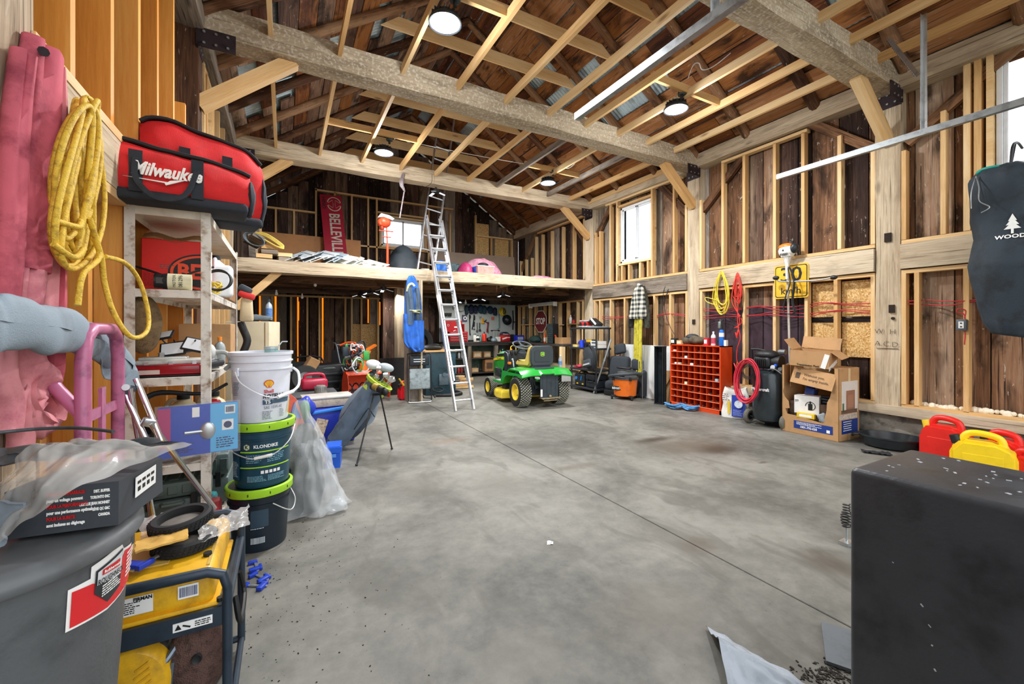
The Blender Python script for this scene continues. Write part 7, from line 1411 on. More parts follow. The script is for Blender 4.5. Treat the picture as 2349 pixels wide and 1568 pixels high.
def onbag(x,z,e=0.0):
    a_=fa+x/0.24; s_=hb((a_%(2*PI))/(2*PI),(z-1.24)/1.5); return Vector((s_.x*1.04,s_.y*1.04,z))
b=B()
for (z0,w_) in ((2.27,0.05),(2.235,0.075),(2.20,0.10)): b._add([onbag(-w_/2,z0-0.03),onbag(w_/2,z0-0.03),onbag(0,z0+0.03)],[(0,1,2)])
b._add([onbag(-0.008,2.13),onbag(0.008,2.13),onbag(0.008,2.18),onbag(-0.008,2.18)],[(0,1,2,3)]); part('tree_emblem',b,LABEL,o,sm=0)
q=txt('WOODS',0.045,LABEL,o,(0,0,0),(0,0,0),sx=1.2,off=0.0015,ext=0); 
for v in q.data.vertices: v.co=onbag(v.co.x,2.105+v.co.y)
q.data.update()
b=B(); b.cyl((0,0,2.74),(0.15,0,3.0),0.008); b.tube([(0.0,0,2.75),(0.06,0.0,2.95),(0.2,0,3.02),(0.36,0,3.0)],0.01,7,smooth=4); part('hanging_rope',b,BLK,o)
o=thing('lifting_sling','pink webbing sling hanging at the right photo edge beside the black bag','sling',(0,0,0)); strap([(5.85,0.93,1.75),(5.85,0.97,1.6),(5.85,1.03,1.45),(5.85,1.0,1.33),(5.86,0.93,1.38),(5.86,0.88,1.55)],0.09,0.06,SLG2,'strap',par=o); strap([(5.88,0.93,1.9),(5.88,0.93,1.75)],0.05,0.04,SLG2,'strap',par=o)
# black cabinet in the foreground
BC=M('#393b3f',0.35,0.1,0.16,7,bump=0.1,bs=70,dirtcol='#2a2b2e',coat=0.0)
FX0,FX1,FY0,FY1,FZ=1.435,1.84,-0.16,0.60,0.90
o=thing('black_cabinet','tall scuffed black cabinet with rounded edges in the right foreground','cabinet',((FX0+FX1)/2,(FY0+FY1)/2,0))
b=B(); b.box((0,0,FZ/2+0.01),(FX1-FX0,FY1-FY0,FZ-0.02),bev=0.018,seg=5); part('cabinet_body',b,BC,o)
b=B(); rnd=random.Random(8)
for k in range(34): b.box((rnd.uniform(-0.17,0.17),rnd.uniform(0.0,0.33),FZ+0.0002),(rnd.uniform(0.002,0.014),rnd.uniform(0.002,0.008),0.002),(0,0,rnd.random()*3))
for k in range(10): b.box((-0.2028,rnd.uniform(-0.2,0.3),rnd.uniform(0.25,0.75)),(0.0006,rnd.uniform(0.002,0.008),rnd.uniform(0.001,0.004)),(rnd.random(),0,0))
part('scuff_mark',b,M('#b4b5b8',0.5,0,0),o,kind='stuff')
b=B(); [b.box((sx*0.17,sy*0.34,0.005),(0.04,0.04,0.01)) for sx in (-1,1) for sy in (-1,1)]; part('foot',b,BLK,o)
# spring handled brush behind it
p=PZ(1936,1250); o=thing('spring_handle','coiled wire spring handle poking out behind the black cabinet','tool',(p.x+0.03,p.y,0)); b=B(); b.tube([(0.028*math.cos(t_*1.0)*(0.6+0.4*math.sin(min(PI,t_/40*PI))),0.028*math.sin(t_)*(0.6+0.4*math.sin(min(PI,t_/40*PI))),0.10+t_*0.0026) for t_ in [k*0.4 for k in range(140)]],0.0035,6); part('spring',b,BLK,o,sm=1.2); b=B(); b.cyl((0,0,0.0),(0,0,0.12),0.008); b.box((0,0,0.01),(0.08,0.05,0.02)); part('stem',b,GALV,o)
b=B(); 
def gb(u,v): p=PZ(1618+60*u,1440+180*u,0.0).lerp(PZ(1900,1600,0.0),v*0.9)*1.0; return p+V(0,0,0.01+0.10*(1-abs(2*u-1))*(1-v)+0.015*noise.noise(Vector((u*7,v*7,0))))
b.grid(gb,24,24); one('grey_plastic_bag',b,M('#a9b2bb',0.25,0,0.06,6,bump=0.3,bs=20),'pale grey plastic bag on the floor at bottom edge','bag',sm=1.2)
p=PZ(1925,1525); b=B(); b.box((0,0,0.01),(0.26,0.2,0.012),(0,0,0.5)); one('board_offcut',b,M('#5f6468',0.6,0,0.15),'thin grey board lying beside the foot of the black cabinet','board',(p.x+0.12,p.y,0))
b=B(); b.grid(lambda u,v:PZ(1255+14*u,1240+8*v,0.002)+V(0,0,0.003*math.sin(u*5+v*4)),4,4); one('paper_scrap',b,LABEL,'tiny white paper scrap on the bare concrete','paper')
# ================================================================ far right: jackets, vac, shelving
p=PX(1467,700,XR-0.12); o=thing('plaid_jacket','black and cream plaid jacket hung on the right wall','jacket',(0,0,0)); xx=XR-0.14
def plaid():
    m,nt,pb=nm('plaid'); L=nt.links.new; tc=N(nt,'ShaderNodeTexCoord'); sp=N(nt,'ShaderNodeSeparateXYZ'); L(tc.outputs['Object'],sp.inputs[0]); o_=[]
    for ax in ('Y','Z'):
        w_=N(nt,'ShaderNodeMath',operation='MULTIPLY'); L(sp.outputs[ax],w_.inputs[0]); w_.inputs[1].default_value=2*PI/0.085; s_=N(nt,'ShaderNodeMath',operation='SINE'); L(w_.outputs[0],s_.inputs[0]); r_=N(nt,'ShaderNodeMapRange'); r_.inputs[1].default_value=-0.3; r_.inputs[2].default_value=0.3; r_.inputs[3].default_value=0.0; r_.inputs[4].default_value=0.5; L(s_.outputs[0],r_.inputs[0]); o_.append(r_.outputs[0])
    a_=N(nt,'ShaderNodeMath',operation='ADD'); L(o_[0],a_.inputs[0]); L(o_[1],a_.inputs[1]); L(ramp(nt,a_.outputs[0],[(0.0,c_('#23262a')),(0.45,c_('#7f7f78')),(1.0,c_('#d9d4bf'))]),pb.inputs['Base Color']); pb.inputs['Roughness'].default_value=0.9; return m
def drapeX(prof,th,mat,name,x,seed=0):
    b=B(); n=len(prof)
    def f(u,v):
        t_=v*(n-1); i=min(n-2,int(t_)); g=t_-i; py=prof[i][0]*(1-g)+prof[i+1][0]*g; l=prof[i][1]*(1-g)+prof[i+1][1]*g; r=prof[i][2]*(1-g)+prof[i+1][2]*g
        aa=2*PI*u; p=PX((l+r)/2+(r-l)/2*math.cos(aa),py,x); fold=0.4*noise.noise(Vector((aa*1.5+seed,v*3,seed)))+0.25*math.sin(aa*5+seed+v*3); p.x+=-th*math.sin(aa)*(1+fold)*min(1,0.35+(r-l)/30); return p
    b.grid(f,34,24); bmesh.ops.remove_doubles(b.bm,verts=b.bm.verts,dist=0.0004); es=[e for e in b.bm.edges if e.is_boundary]; bmesh.ops.holes_fill(b.bm,edges=es,sides=0); return part(name,b,mat,o,sm=1.3)
drapeX([(650,1464,1470),(662,1458,1476),(690,1450,1480),(720,1444,1483),(731,1442,1480)],0.07,plaid(),'shell',xx-0.06)
drapeX([(655,1468,1478),(690,1472,1487),(730,1476,1492),(752,1478,1490)],0.06,M('#3b3a2e',0.9,0,0.5,25,dirtcol='#17160f'),'camouflage_sleeve',xx,4); drapeX([(731,1443,1456),(752,1443,1452)],0.05,BLK,'cuff',xx,6)
o=thing('insulation_roll','tall yellow wrapped bundle standing below the plaid jacket','roll',(0,0,0)); YW=M('#c9bd3b',0.6,0,0.2,12,bump=0.4,bs=40)
for k,(l,r) in enumerate(((1456,1463),(1462,1469),(1467,1473))): drapeX([(728,l,r),(780,l-1,r-1),(830,l-2,r-1),(862,l-3,r)],0.05,YW,'bundle',xx-0.04-0.02*k,k)
# pegboard leaning at the back of the vac
def pegmat(col,sc):
    m,nt,pb=nm('pegboard'); L=nt.links.new; tc=N(nt,'ShaderNodeTexCoord'); mp=N(nt,'ShaderNodeVectorMath',operation='SCALE'); mp.inputs['Scale'].default_value=sc; L(tc.outputs['Object'],mp.inputs[0]); fr=N(nt,'ShaderNodeVectorMath',operation='FRACTION'); L(mp.outputs[0],fr.inputs[0]); sp=N(nt,'ShaderNodeSeparateXYZ'); L(fr.outputs[0],sp.inputs[0]); cb=N(nt,'ShaderNodeCombineXYZ'); L(sp.outputs['X'],cb.inputs[0]); L(sp.outputs['Z'],cb.inputs[1]); sb=N(nt,'ShaderNodeVectorMath',operation='SUBTRACT'); L(cb.outputs[0],sb.inputs[0]); sb.inputs[1].default_value=(0.5,0.5,0); ln=N(nt,'ShaderNodeVectorMath',operation='LENGTH'); L(sb.outputs[0],ln.inputs[0]); r_=N(nt,'ShaderNodeMapRange'); r_.inputs[1].default_value=0.13; r_.inputs[2].default_value=0.17; L(ln.outputs['Value'],r_.inputs[0]); mi=N(nt,'ShaderNodeMix',data_type='RGBA'); L(r_.outputs[0],mi.inputs[0]); mi.inputs[6].default_value=(0.03,0.03,0.03,1); mi.inputs[7].default_value=(*c_(col),1); L(mi.outputs[2],pb.inputs['Base Color']); pb.inputs['Roughness'].default_value=0.5; return m
PEG=pegmat('#e2e4e2',1/0.0254)
y1=PX(1432,800,XR-0.05).y; y2=PX(1545,800,XR-0.05).y; b=B(); b.box((0,0,0.5),(abs(y1-y2),0.006,0.99)); one('pegboard_sheet',b,PEG,'white pegboard sheet leaning on the studs behind the shop vacuum','pegboard',(XR-0.13,(y1+y2)/2,0.0),rot=(R(-4),0,-PI/2),sm=0)
# shop vacuum
p=PZ(1434,913); o=thing('shop_vacuum','orange drum shop vacuum with grey lid and hose around it','vacuum',(p.x-0.02,p.y-0.02,0),-PI/2+0.5); SO=M('#e8701c',0.35,0,0.06)
b=B(); b.lathe([(0.19,0.06),(0.2,0.07),(0.225,0.36),(0.235,0.37),(0.235,0.385)],40); part('drum',b,SO,o); b=B(); b.lathe([(0.245,0.375),(0.245,0.40),(0.20,0.44),(0.15,0.46),(0.14,0.50),(0.08,0.54),(0,0.55)],36); b.box((0,-0.15,0.45),(0.10,0.14,0.03),bev=0.01); part('lid',b,M('#4a4d50',0.4,0,0.1),o)
b=B(); b.box((-0.1,-0.185,0.21),(0.17,0.05,0.075),bev=0.004,seg=1); q=part('badge_plate',b,BLK,o); txt('RIDGID',0.05,LABEL,q,(-0.1,-0.2115,0.21),sx=0.9,off=0.0012)
b=B(); [b.box((s_*0.16,-0.19,0.385),(0.04,0.05,0.06),bev=0.006) for s_ in (-1,1)]; part('latch',b,BLK,o)
b=B(); hp=[(0.29*math.cos(t_),0.27*math.sin(t_),0.44+0.05*math.sin(t_+2.2)) for t_ in [R(-200+k*13) for k in range(24)]]; b.tube(hp,[0.027+0.0018*(k%2) for k in range(24)],10,smooth=3); part('hose',b,M('#3a4044',0.5,0,0.1),o,sm=1.0)
for s_ in range(4): a_=R(45+90*s_); b=B(); b.box((0.22*math.cos(a_),0.22*math.sin(a_),0.06),(0.13,0.06,0.04),(0,0,a_),bev=0.01); b.cyl((0.265*math.cos(a_)-0.012,0.265*math.sin(a_),0.025),(0.265*math.cos(a_)+0.012,0.265*math.sin(a_),0.025),0.025,n=14); part('caster',b,BLK,o)
b=B(); b.tube([(0.0,0.05,0.56),(0.12,0.0,0.58),(0.1,-0.1,0.57),(-0.1,-0.08,0.58),(-0.12,0.02,0.57)],0.02,8,smooth=4,closed=True); part('cord_bundle',b,BLK,o,sm=1.2)
# black channel frame
p=PZ(1510,926); q=thing('steel_box_section','tall open black steel box frame standing by the orange cabinet','frame',(p.x+0.05,p.y,0),-PI/2+0.35); b=B(); [b.box((s_*0.07,0,0.5),(0.01,0.16,1.0)) for s_ in (-1,1)]; b.box((0,0.08,0.5),(0.15,0.01,1.0)); part('shell',b,M('#2a3236',0.4,0.3,0.25),q); b=B(); b.box((0,0,0.995),(0.16,0.17,0.012)); b.box((0,0,0.006),(0.16,0.17,0.012)); b.box((0.085,0,0.5),(0.02,0.02,0.98)); part('end_plate',b,BLK,q)
for k,(px,top,lab,mm) in enumerate(((1479,812,'wooden handle leaning against the pegboard beside the vacuum',M('#9a6a3c',0.6,0,0.2)),(1488,838,'camo wrapped long tool leaning left of the black frame',M('#77705a',0.7,0,0.5,30)))):
    p=PZ(px,912-k*4); t_=PX(px+2,top,p.x+0.22); o=thing('long_handle_tool',lab,'tool',(0,0,0),0,'long handled tools by the vacuum'); b=B(); b.cyl((p.x,p.y,0.03),t_,0.014,n=8); part('handle',b,mm,o); b=B(); b.box((p.x,p.y,0.03),(0.12,0.08,0.06),(0,0,0.4+k),bev=0.01); part('head',b,M('#5c5f60',0.5,0.6,0.2),o)
o=thing('squeegee','pale broom with blue and black head upright beside the vacuum','broom',(0,0,0)); p=PZ(1462,908); b=B(); b.cyl((p.x+.15,p.y,0.0),PX(1474,822,p.x+.25),0.011,n=8); part('handle',b,M('#d7dbdd',0.4,0.2,0.05),o); b=B(); c=PX(1475,818,p.x+.25); b.box(c,(0.05,0.13,0.035),(0,0,0.2),bev=0.006); part('head',b,M('#1e77c9',0.4,0,0.1),o)
p=PZ(1528,926); b=B(); b.box((0,0,0.28),(0.3,0.006,0.56),(R(-8),0,0)); b.box((0.0,-0.02,0.3),(0.02,0.02,0.7),(R(-8),R(28),0)); one('cardboard_sheet',b,M('#a37f55',0.8,0,0.12),'brown cardboard sheet leaning between the black frame and orange cabinet','cardboard',(5.96,5.22,0),-PI/2)
# black shelving
BS=M('#262b30',0.45,0.05,0.15); o=thing('black_shelving_unit','black plastic shelving unit loaded with tools near the workbench','shelf',(5.66,6.98,0),-PI/2); sw2,sd2=0.44,0.2
SZ2=[0.09,0.47,0.91,1.33]
for z in SZ2: 
    b=B(); b.box((0,0,z-0.018),(2*sw2,2*sd2,0.036),bev=0.008,seg=1); part('shelf_board',b,BS,o)
for sx in (-1,1):
    for sy in (-1,1): b=B(); b.cyl((sx*(sw2-0.03),sy*(sd2-0.03),0),(sx*(sw2-0.03),sy*(sd2-0.03),1.33),0.018,n=10); part('leg',b,BS,o)
def onsh(x,y,z): return (5.66+y,6.98-x,z)
q=thing('remote_car','red and black toy engine with fan discs on the black shelving top','toy',onsh(-0.12,0,1.33),-PI/2); b=B(); b.box((0,0,0.08),(0.26,0.18,0.09),bev=0.02); part('body',b,M('#c22e2a',0.4,0,0.2,20),q); b=B(); [b.cyl((x_,-0.1,0.07),(x_,-0.085,0.07),0.04,n=16) for x_ in (-0.08,0.08)]; part('disc',b,BLK,q); b=B(); b.box((0,0,0.14),(0.3,0.16,0.03),bev=0.01); b.box((0,0,0.02),(0.3,0.2,0.03),bev=0.01); part('frame',b,M('#c9cdd2',0.4,0.2,0.2),q)
q=thing('white_tool','black and white boxed tool leaning on the black shelving top','tool',onsh(0.2,0,1.335),-PI/2); b=B(); b.box((0,0,0.09),(0.28,0.16,0.1),(0,R(28),0),bev=0.02); part('body',b,BLK,q); b=B(); b.box((0.02,-0.09,0.12),(0.2,0.01,0.04),(0,R(38),0)); part('label',b,LABEL,q)
smallbox('grey_tray','grey flat tray under the boxed tool on black shelving',onsh(0.25,0.0,1.33),(0.3,0.25,0.02),M('#a7afb3',0.4,0,0.1),'tray',rz=-PI/2)
q=thing('blue_tub','small blue tapered plastic tub on the black shelving','tub',onsh(-0.15,-0.1,0.91)); b=B(); b.lathe([(0.055,0),(0.045,0.14),(0.035,0.15),(0,0.15)],20); part('body',b,M('#1c3fd0',0.4,0,0.05),q); b=B(); b.lathe([(0.057,0.0),(0.057,0.02)],20); part('rim',b,M('#1c3fd0',0.4,0,0.05),q)
q=thing('yellow_drill','yellow and black cordless tool on the black shelving','tool',onsh(0.07,-0.05,1.02),-PI/2); b=B(); b.box((0,0,0.03),(0.2,0.08,0.07),bev=0.02); part('body',b,M('#e0b32c',0.4,0,0.15),q); b=B(); b.box((0.12,0,0.03),(0.08,0.07,0.06),bev=0.01); part('chuck',b,BLK,q)
smallbox('black_case','black case under the yellow drill on shelving',onsh(0.05,0,0.91),(0.22,0.2,0.10),BLK,rz=-PI/2)
smallbox('white_carton','lower white and grey long box on the black shelving',onsh(0.3,-0.02,0.91),(0.24,0.22,0.07),WHITE,rz=-PI/2,lab=M('#5b6670')); smallbox('white_carton','upper white and grey long box on the black shelving',onsh(0.3,-0.02,0.983),(0.24,0.22,0.07),WHITE,rz=-PI/2,lab=M('#5b6670'))
smallbox('yellow_sponge','yellow sponge block at left end of the black shelving',onsh(-0.35,-0.08,0.91),(0.16,0.1,0.05),M('#e6cb7c',0.7,0,0.1),'sponge',rz=-PI/2)
b=B(); b.sph((0,0,0.05),(0.09,0.2,0.06)); b.jit(0.03,16); one('coloured_straps',b,M('#3b4a9a',0.6,0,0.6,22,dirtcol='#8a2f55'),'tangle of purple and blue straps on the black shelving','straps',onsh(-0.25,0.06,0.95),sm=1.0)
b=B(); b.sph((0,0,0.03),(0.05,0.07,0.035)); b.box((0,0.12,0.02),(0.05,0.05,0.04)); b.jit(0.01,30); one('red_pouch',b,M('#c9304a',0.5,0,0.1),'small red pouch on the lower shelf of black shelving','pouch',onsh(-0.25,-0.08,0.47),sm=1.0)
b=B(); b.cyl((0,0,0.1),(0.03,0,0.1),0.1,n=24); one('fan_disc',b,M('#23262a',0.5,0,0.2),'black round fan with a blue hub on the lower shelf','fan',onsh(-0.05,0.08,0.47),sm=0.6)
q=thing('battery_charger','black jump starter box with blue dial on the bottom shelf','charger',onsh(-0.18,-0.02,0.09),-PI/2); b=B(); b.box((0,0,0.13),(0.34,0.24,0.26),bev=0.03); part('body',b,M('#1f262b',0.4,0,0.15),q); b=B(); b.cyl((-0.1,-0.13,0.16),(-0.1,-0.12,0.16),0.035,n=18); b.box((0.07,-0.125,0.17),(0.02,0.01,0.1),(0,0.2,0)); part('dial',b,M('#2a7fd4',0.4,0,0),q); b=B(); [b.box((x_,-0.123,0.05),(0.05,0.006,0.03)) for x_ in (-0.06,0.12)]; part('yellow_mark',b,M('#d6a62e',0.4,0,0),q); b=B(); b.tube([(-0.14,0,0.25),(-0.1,0,0.3),(0.1,0,0.3),(0.14,0,0.25)],0.014,8,smooth=3); part('handle',b,BLK,q)
case('black_case','black hard case on the bottom shelf right of jump starter',onsh(0.2,0.0,0.09),(0.3,0.3,0.28),-PI/2,M('#262c33',0.45,0,0.15))
# backpack hung on the unit, pole, car seat
q=thing('backpack','black and grey backpack hanging on the black shelving','backpack',(5.38,6.62,0),-PI/2); b=B(); b.sph((0,0,0.72),(0.18,0.11,0.25),22,16,rot=(0,R(-14),0)); b.jit(0.02,9); part('main_pocket',b,M('#2b3136',0.8,0,0.2,10,bump=0.3,bs=150),q,sm=1.2); b=B(); b.box((0.03,-0.10,0.62),(0.22,0.06,0.15),(0,R(-14),0),bev=0.03,seg=3); part('front_pocket',b,M('#3c444a',0.8,0,0.15),q); b=B(); b.box((0.035,-0.135,0.60),(0.2,0.01,0.03),(0,R(-14),0)); part('reflective_band',b,M('#c9cfcf',0.4,0.2,0.05),q)
b=B(); b.tube([(-0.1,-0.02,0.85),(-0.04,-0.05,0.98),(0.06,-0.05,0.97),(0.16,-0.03,0.78),(0.18,-0.04,0.6)],0.016,7,smooth=4); part('shoulder_strap',b,BLK,q)
o=thing('steel_pipe','long galvanised pipe leaning at an angle before the backpack','pipe',(0,0,0)); p=PZ(1362,902); b=B(); b.cyl((p.x,p.y,0.005),PX(1402,778,p.x+0.25),0.019,n=14); part('tube',b,GALV,o,sm=1.2); b=B(); c0_=Vector((p.x,p.y,0.005)); c1_=PX(1402,778,p.x+0.25); b.cyl(c0_.lerp(c1_,0.6),c0_.lerp(c1_,0.62),0.026,n=14); part('coupling',b,GALV,o)
q=thing('car_seat','dark grey car seat with headrest standing beside the shop vacuum','car seat',(5.80,6.27,0),-PI/2+0.3); CS=M('#30363c',0.85,0,0.12,9,bump=0.2,bs=200)
b=B(); b.box((0,0.05,0.50),(0.42,0.16,0.52),(R(-8),0,0),bev=0.06,seg=4); part('backrest',b,CS,q,sm=1.2); b=B(); b.box((-0.02,0.1,0.9),(0.24,0.10,0.2),(R(-10),R(-14),0),bev=0.04,seg=4); part('headrest',b,CS,q,sm=1.2); b=B(); b.box((0,-0.05,0.2),(0.42,0.3,0.18),(R(6),0,0),bev=0.06,seg=4); part('cushion',b,CS,q,sm=1.2); b=B(); [b.cyl((-0.06+k*0.08,0.09,0.72),(-0.06+k*0.08,0.1,0.84),0.006) for k in (0,1)]; part('headrest_post',b,GALV,q); b=B(); b.box((0,-0.05,0.06),(0.36,0.4,0.1),bev=0.01); part('seat_base',b,BLK,q)
q=thing('car_seat','second smaller dark headrest cushion behind the car seat','cushion',(5.9,5.86,0.0),-PI/2); b=B(); b.box((0,0,0.62),(0.26,0.10,0.22),bev=0.05,seg=4); part('headrest',b,CS,q,sm=1.2); b=B(); b.box((0,0.03,0.26),(0.34,0.14,0.52),bev=0.05,seg=4); part('backrest',b,CS,q,sm=1.2)
b=B(); b.cyl((0,0,0),(0,0,0.95),0.006,n=7); one('thin_rod',b,GALV,'thin vertical steel rod beside the shop vacuum hose','rod',(5.78,5.62,0.0))
# ================================================================ workbench corner
BW=M('#3a3431',0.7,0,0.25,12); GP=M('#5b6f60',0.8,0,0.2,6)
o=thing('workbench','L shaped dark topped timber workbench in the far right corner','workbench',(0,0,0))
b=B(); b.box((4.9,10.68,0.925),(2.6,0.64,0.045),bev=0.004,seg=1); part('bench_top',b,BW,o); b=B(); b.box((5.79,9.03,0.925),(0.6,2.66,0.045),bev=0.004,seg=1); part('bench_top',b,BW,o)
for (x,y) in ((3.62,10.42),(4.35,10.42),(5.15,10.42),(3.62,10.95),(5.5,7.75),(6.05,7.75),(5.52,9.2)): stick('leg',(x,y,0.0),(x,y,0.9),0.10,0.09,PINE if y<8 else GREYW,o)
for z in (0.10,0.50): b=B(); b.box((4.7,10.7,z),(2.1,0.5,0.03)); part('lower_shelf',b,BW,o)
b=B(); b.box((4.6,10.93,0.5),(2.2,0.01,0.8)); part('green_backing',b,GP,o); stick('rail',(3.6,10.38,0.88),(6.0,10.38,0.88),0.03,0.06,BW,o)
bd=thing('wall_pegboard','white pegboard panel with tools on the back wall over workbench','pegboard',(4.87,10.955,1.43)); b=B(); b.box((0,0,0),(2.36,0.008,1.12)); part('panel',b,pegmat('#b9c2bf',1/0.0254),bd,sm=0)
b=B(); [b.box((x,-0.001,z),(w,0.02,h)) for x,z,w,h in ((0,0.57,2.4,0.02),(0,-0.57,2.4,0.02))]; part('edge_strip',b,M('#9aa39f',0.5,0,0.1),bd)
def CR(x,y): return 1000+x/11.745,670+y/11.745
def onpeg(x,y,off=0.06): return PY(*CR(x,y),10.95-off)
CAPC=[('#b5bdb8','grey'),('#1f3b44','dark teal pointed'),('#141d38','navy'),('#182343','navy'),('#17384a','teal'),('#1b3f4f','teal'),('#142b45','blue'),('#17233c','navy'),('#7d2a3f','maroon')]
for k,(x,y,w,h) in enumerate(((675,400,95,128),(825,470,58,140),(950,455,85,140),(1062,460,75,125),(1200,450,90,130),(1300,470,80,130),(1460,475,90,120),(1590,520,75,125),(520,380,55,90))):
    p=onpeg(x,y); c=thing('cap','%s hanging on the white pegboard, %s'%(('grey baseball cap','dark teal peaked cap','navy cap','navy cap','teal cap','teal cap','blue cap','navy cap','maroon cap')[k],('left of the others','right of the grey one','first of the two in the overlapping row','second of the two, with a pale mark','with a pale mark in mid row','right of the teal one with mark','over the pale dangling keys','last in the row, right end','half behind the ladder')[k]),'cap',p,0,'caps on the pegboard')
    m_=M(CAPC[k][0],0.8,0,0.12); rw_,rh=w/11.745/84,h/11.745/84
    b=B(); b.sph((0,0,rh*0.15),(rw_,0.07,rh*0.8),16,10); part('crown',b,m_,c,sm=1.2); b=B(); b.sph((0,-0.02,-rh*0.55),(rw_*0.85,0.05,rh*0.42),14,8,rot=(0.5,0,0)); part('peak',b,m_,c,sm=1.2)
for k,(x,y,cc,nm_,lab) in enumerate(((1810,520,'#dcbf2c','hard_hat','yellow hard hat hung on the pegboard'),(1930,745,'#141a24','hard_hat','black hard hat hung below the yellow one'))):
    p=onpeg(x,y,0.1); c=thing('hard_hat',lab,'hard hat',p); r_=(0.105,0.13)[k]; b=B(); b.sph((0,0,0),(r_*0.95,0.1,r_*1.15),20,12); part('shell',b,M(cc,0.3,0,0.08),c,sm=1.2); b=B(); b.lathe([(r_*0.9,0),(r_*1.2,0.0),(r_*1.2,0.008),(r_*0.9,0.008)],24,(0,0.03,0),(R(78),0,0)); part('brim',b,M(cc,0.3,0,0.08),c)
    if k==0: b=B(); b.sph((0,-0.07,0.0),(0.06,0.05,0.09)); part('liner',b,M('#5c5230',0.7,0,0.3,30),c)
for k,x in enumerate((165,250,290,335,375,410,580)):
    p=onpeg(x,605,0.03); c=thing('screwdriver','black handled screwdriver, %s from the left in the pegboard row'%('first','second','third','fourth','fifth','sixth','last')[k],'screwdriver',p,0,'screwdrivers on the pegboard'); b=B(); b.box((0,0,0),(0.028,0.028,0.10),(0,0.1*(k%3-1),0),bev=0.006,seg=1); part('handle',b,BLK,c); b=B(); b.cyl((0,0,-0.05),(0,0,-0.16),0.005,n=6); part('blade',b,GALV,c)
def peg(name,label,cat,pts,r,mat,flat=1.0,extra=None,off=0.03):
    b=B(); b.tube([onpeg(*q,off) for q in pts],r,7,flat=flat); 
    if extra: [b.box(onpeg(x,y,off),(w,0.03,h),(0,a_,0),bev=0.004,seg=1) for x,y,w,h,a_ in extra]
    return one(name,b,mat,label,cat)
o=thing('tape_disc','purple pack with a white disc on the pegboard','package',onpeg(770,700,0.02)); b=B(); b.box((0,0,0),(0.15,0.02,0.19)); part('card',b,M('#4b4a66',0.5,0,0.1),o); b=B(); b.lathe([(0.03,0),(0.055,0),(0.055,0.012),(0.03,0.012),(0.03,0)],24,(0.01,-0.012,0),(R(90),0,0)); part('disc',b,LABEL,o)
peg('pry_bar','long black bar hanging on the pegboard','bar',[(905,600),(915,900),(915,1140)],0.016,BLK,extra=[(915,660,0.05,0.09,0),(925,1130,0.03,0.03,0)])
peg('hedge_shears','dark two handled shears on the pegboard','shears',[(1030,600),(1015,780),(975,995)],0.016,BLK,extra=[(1035,690,0.045,0.12,0),(1025,860,0.04,0.14,0.1),(1030,990,0.05,0.02,0)])
peg('calliper','small silver calliper above the yellow scraper','tool',[(1165,640),(1185,700),(1190,740)],0.007,GALV,extra=[(1210,665,0.012,0.05,0.4)])
peg('adjustable_wrench','left patterned wrench on the pegboard','wrench',[(1110,820),(1115,1000)],0.016,M('#78797a',0.4,0.6,0.3,30),extra=[(1110,1040,0.055,0.06,0.3)])
peg('adjustable_wrench','right patterned wrench on the pegboard','wrench',[(1180,820),(1178,980)],0.016,M('#4b4d50',0.4,0.6,0.3,30),extra=[(1185,1020,0.06,0.06,-0.3)])
peg('yellow_scraper','yellow handled scraper set on the pegboard','scraper',[(1250,690),(1240,830)],0.02,M('#e0a42a',0.4,0,0.1),extra=[(1260,820,0.09,0.05,0),(1275,760,0.02,0.09,0.2)])
peg('black_pliers','small black pliers right of the yellow scraper','pliers',[(1360,740),(1290,810)],0.012,BLK)
peg('caulk_gun','dark red caulk gun hanging on the pegboard','tool',[(1410,800),(1395,920),(1385,1075)],0.02,M('#7b1c30',0.4,0,0.1),extra=[(1360,810,0.10,0.02,0.5),(1385,1030,0.045,0.09,0)])
peg('red_card','small faded red printed card on the pegboard','card',[(1530,660),(1530,745)],0.045,M('#c96a5c',0.6,0,0.25,50),flat=0.1)
peg('spirit_level','long pale blue level hung on the pegboard','level',[(1680,450),(1690,900),(1690,960)],0.032,M('#8fa6a3',0.4,0.3,0.15),flat=0.4,extra=[(1665,990,0.03,0.06,0)])
peg('steel_rule','black bar with white dots at the pegboard right edge','ruler',[(2070,490),(2085,750),(2070,1010)],0.022,BLK,flat=0.5,extra=[(2100,800,0.09,0.03,0)])
# on the bench
BT=0.948
def onb(px,y=10.6,py=None): p=PY(px,790,y); return (p.x,y,BT)
def cb(x): return 1000+x/11.745
o=thing('tool_chest','dark red steel tool chest with its lid open on workbench','toolbox',onb(cb(560),10.5)); TR_=M('#a41a22',0.3,0.1,0.06)
b=B(); b.box((0,0,0.14),(0.52,0.28,0.28),bev=0.006,seg=1); part('chest_body',b,TR_,o)
for k in range(4): b=B(); b.box((0.0,-0.143,0.045+k*0.062),(0.48,0.008,0.054),bev=0.002,seg=1); d_=part('drawer',b,TR_,o); b=B(); b.box((0,-0.151,0.06+k*0.062),(0.44,0.008,0.008)); part('drawer_pull',b,GALV,d_)
b=B(); b.box((-0.08,0.13,0.42),(0.56,0.04,0.30)); b.box((-0.32,0.0,0.38),(0.012,0.24,0.2)); b.box((0.17,0.0,0.38),(0.012,0.24,0.2)); part('chest_lid',b,TR_,o)
b=B(); b.box((0.02,0.107,0.40),(0.1,0.003,0.035),bev=0.001,seg=1); part('badge',b,LABEL,o); b=B(); b.lathe([(0.025,0),(0.03,0),(0.03,0.005),(0.025,0.005),(0.025,0)],16,(-0.2,0.105,0.45),(R(90),0,0)); part('ring_mark',b,LABEL,o)
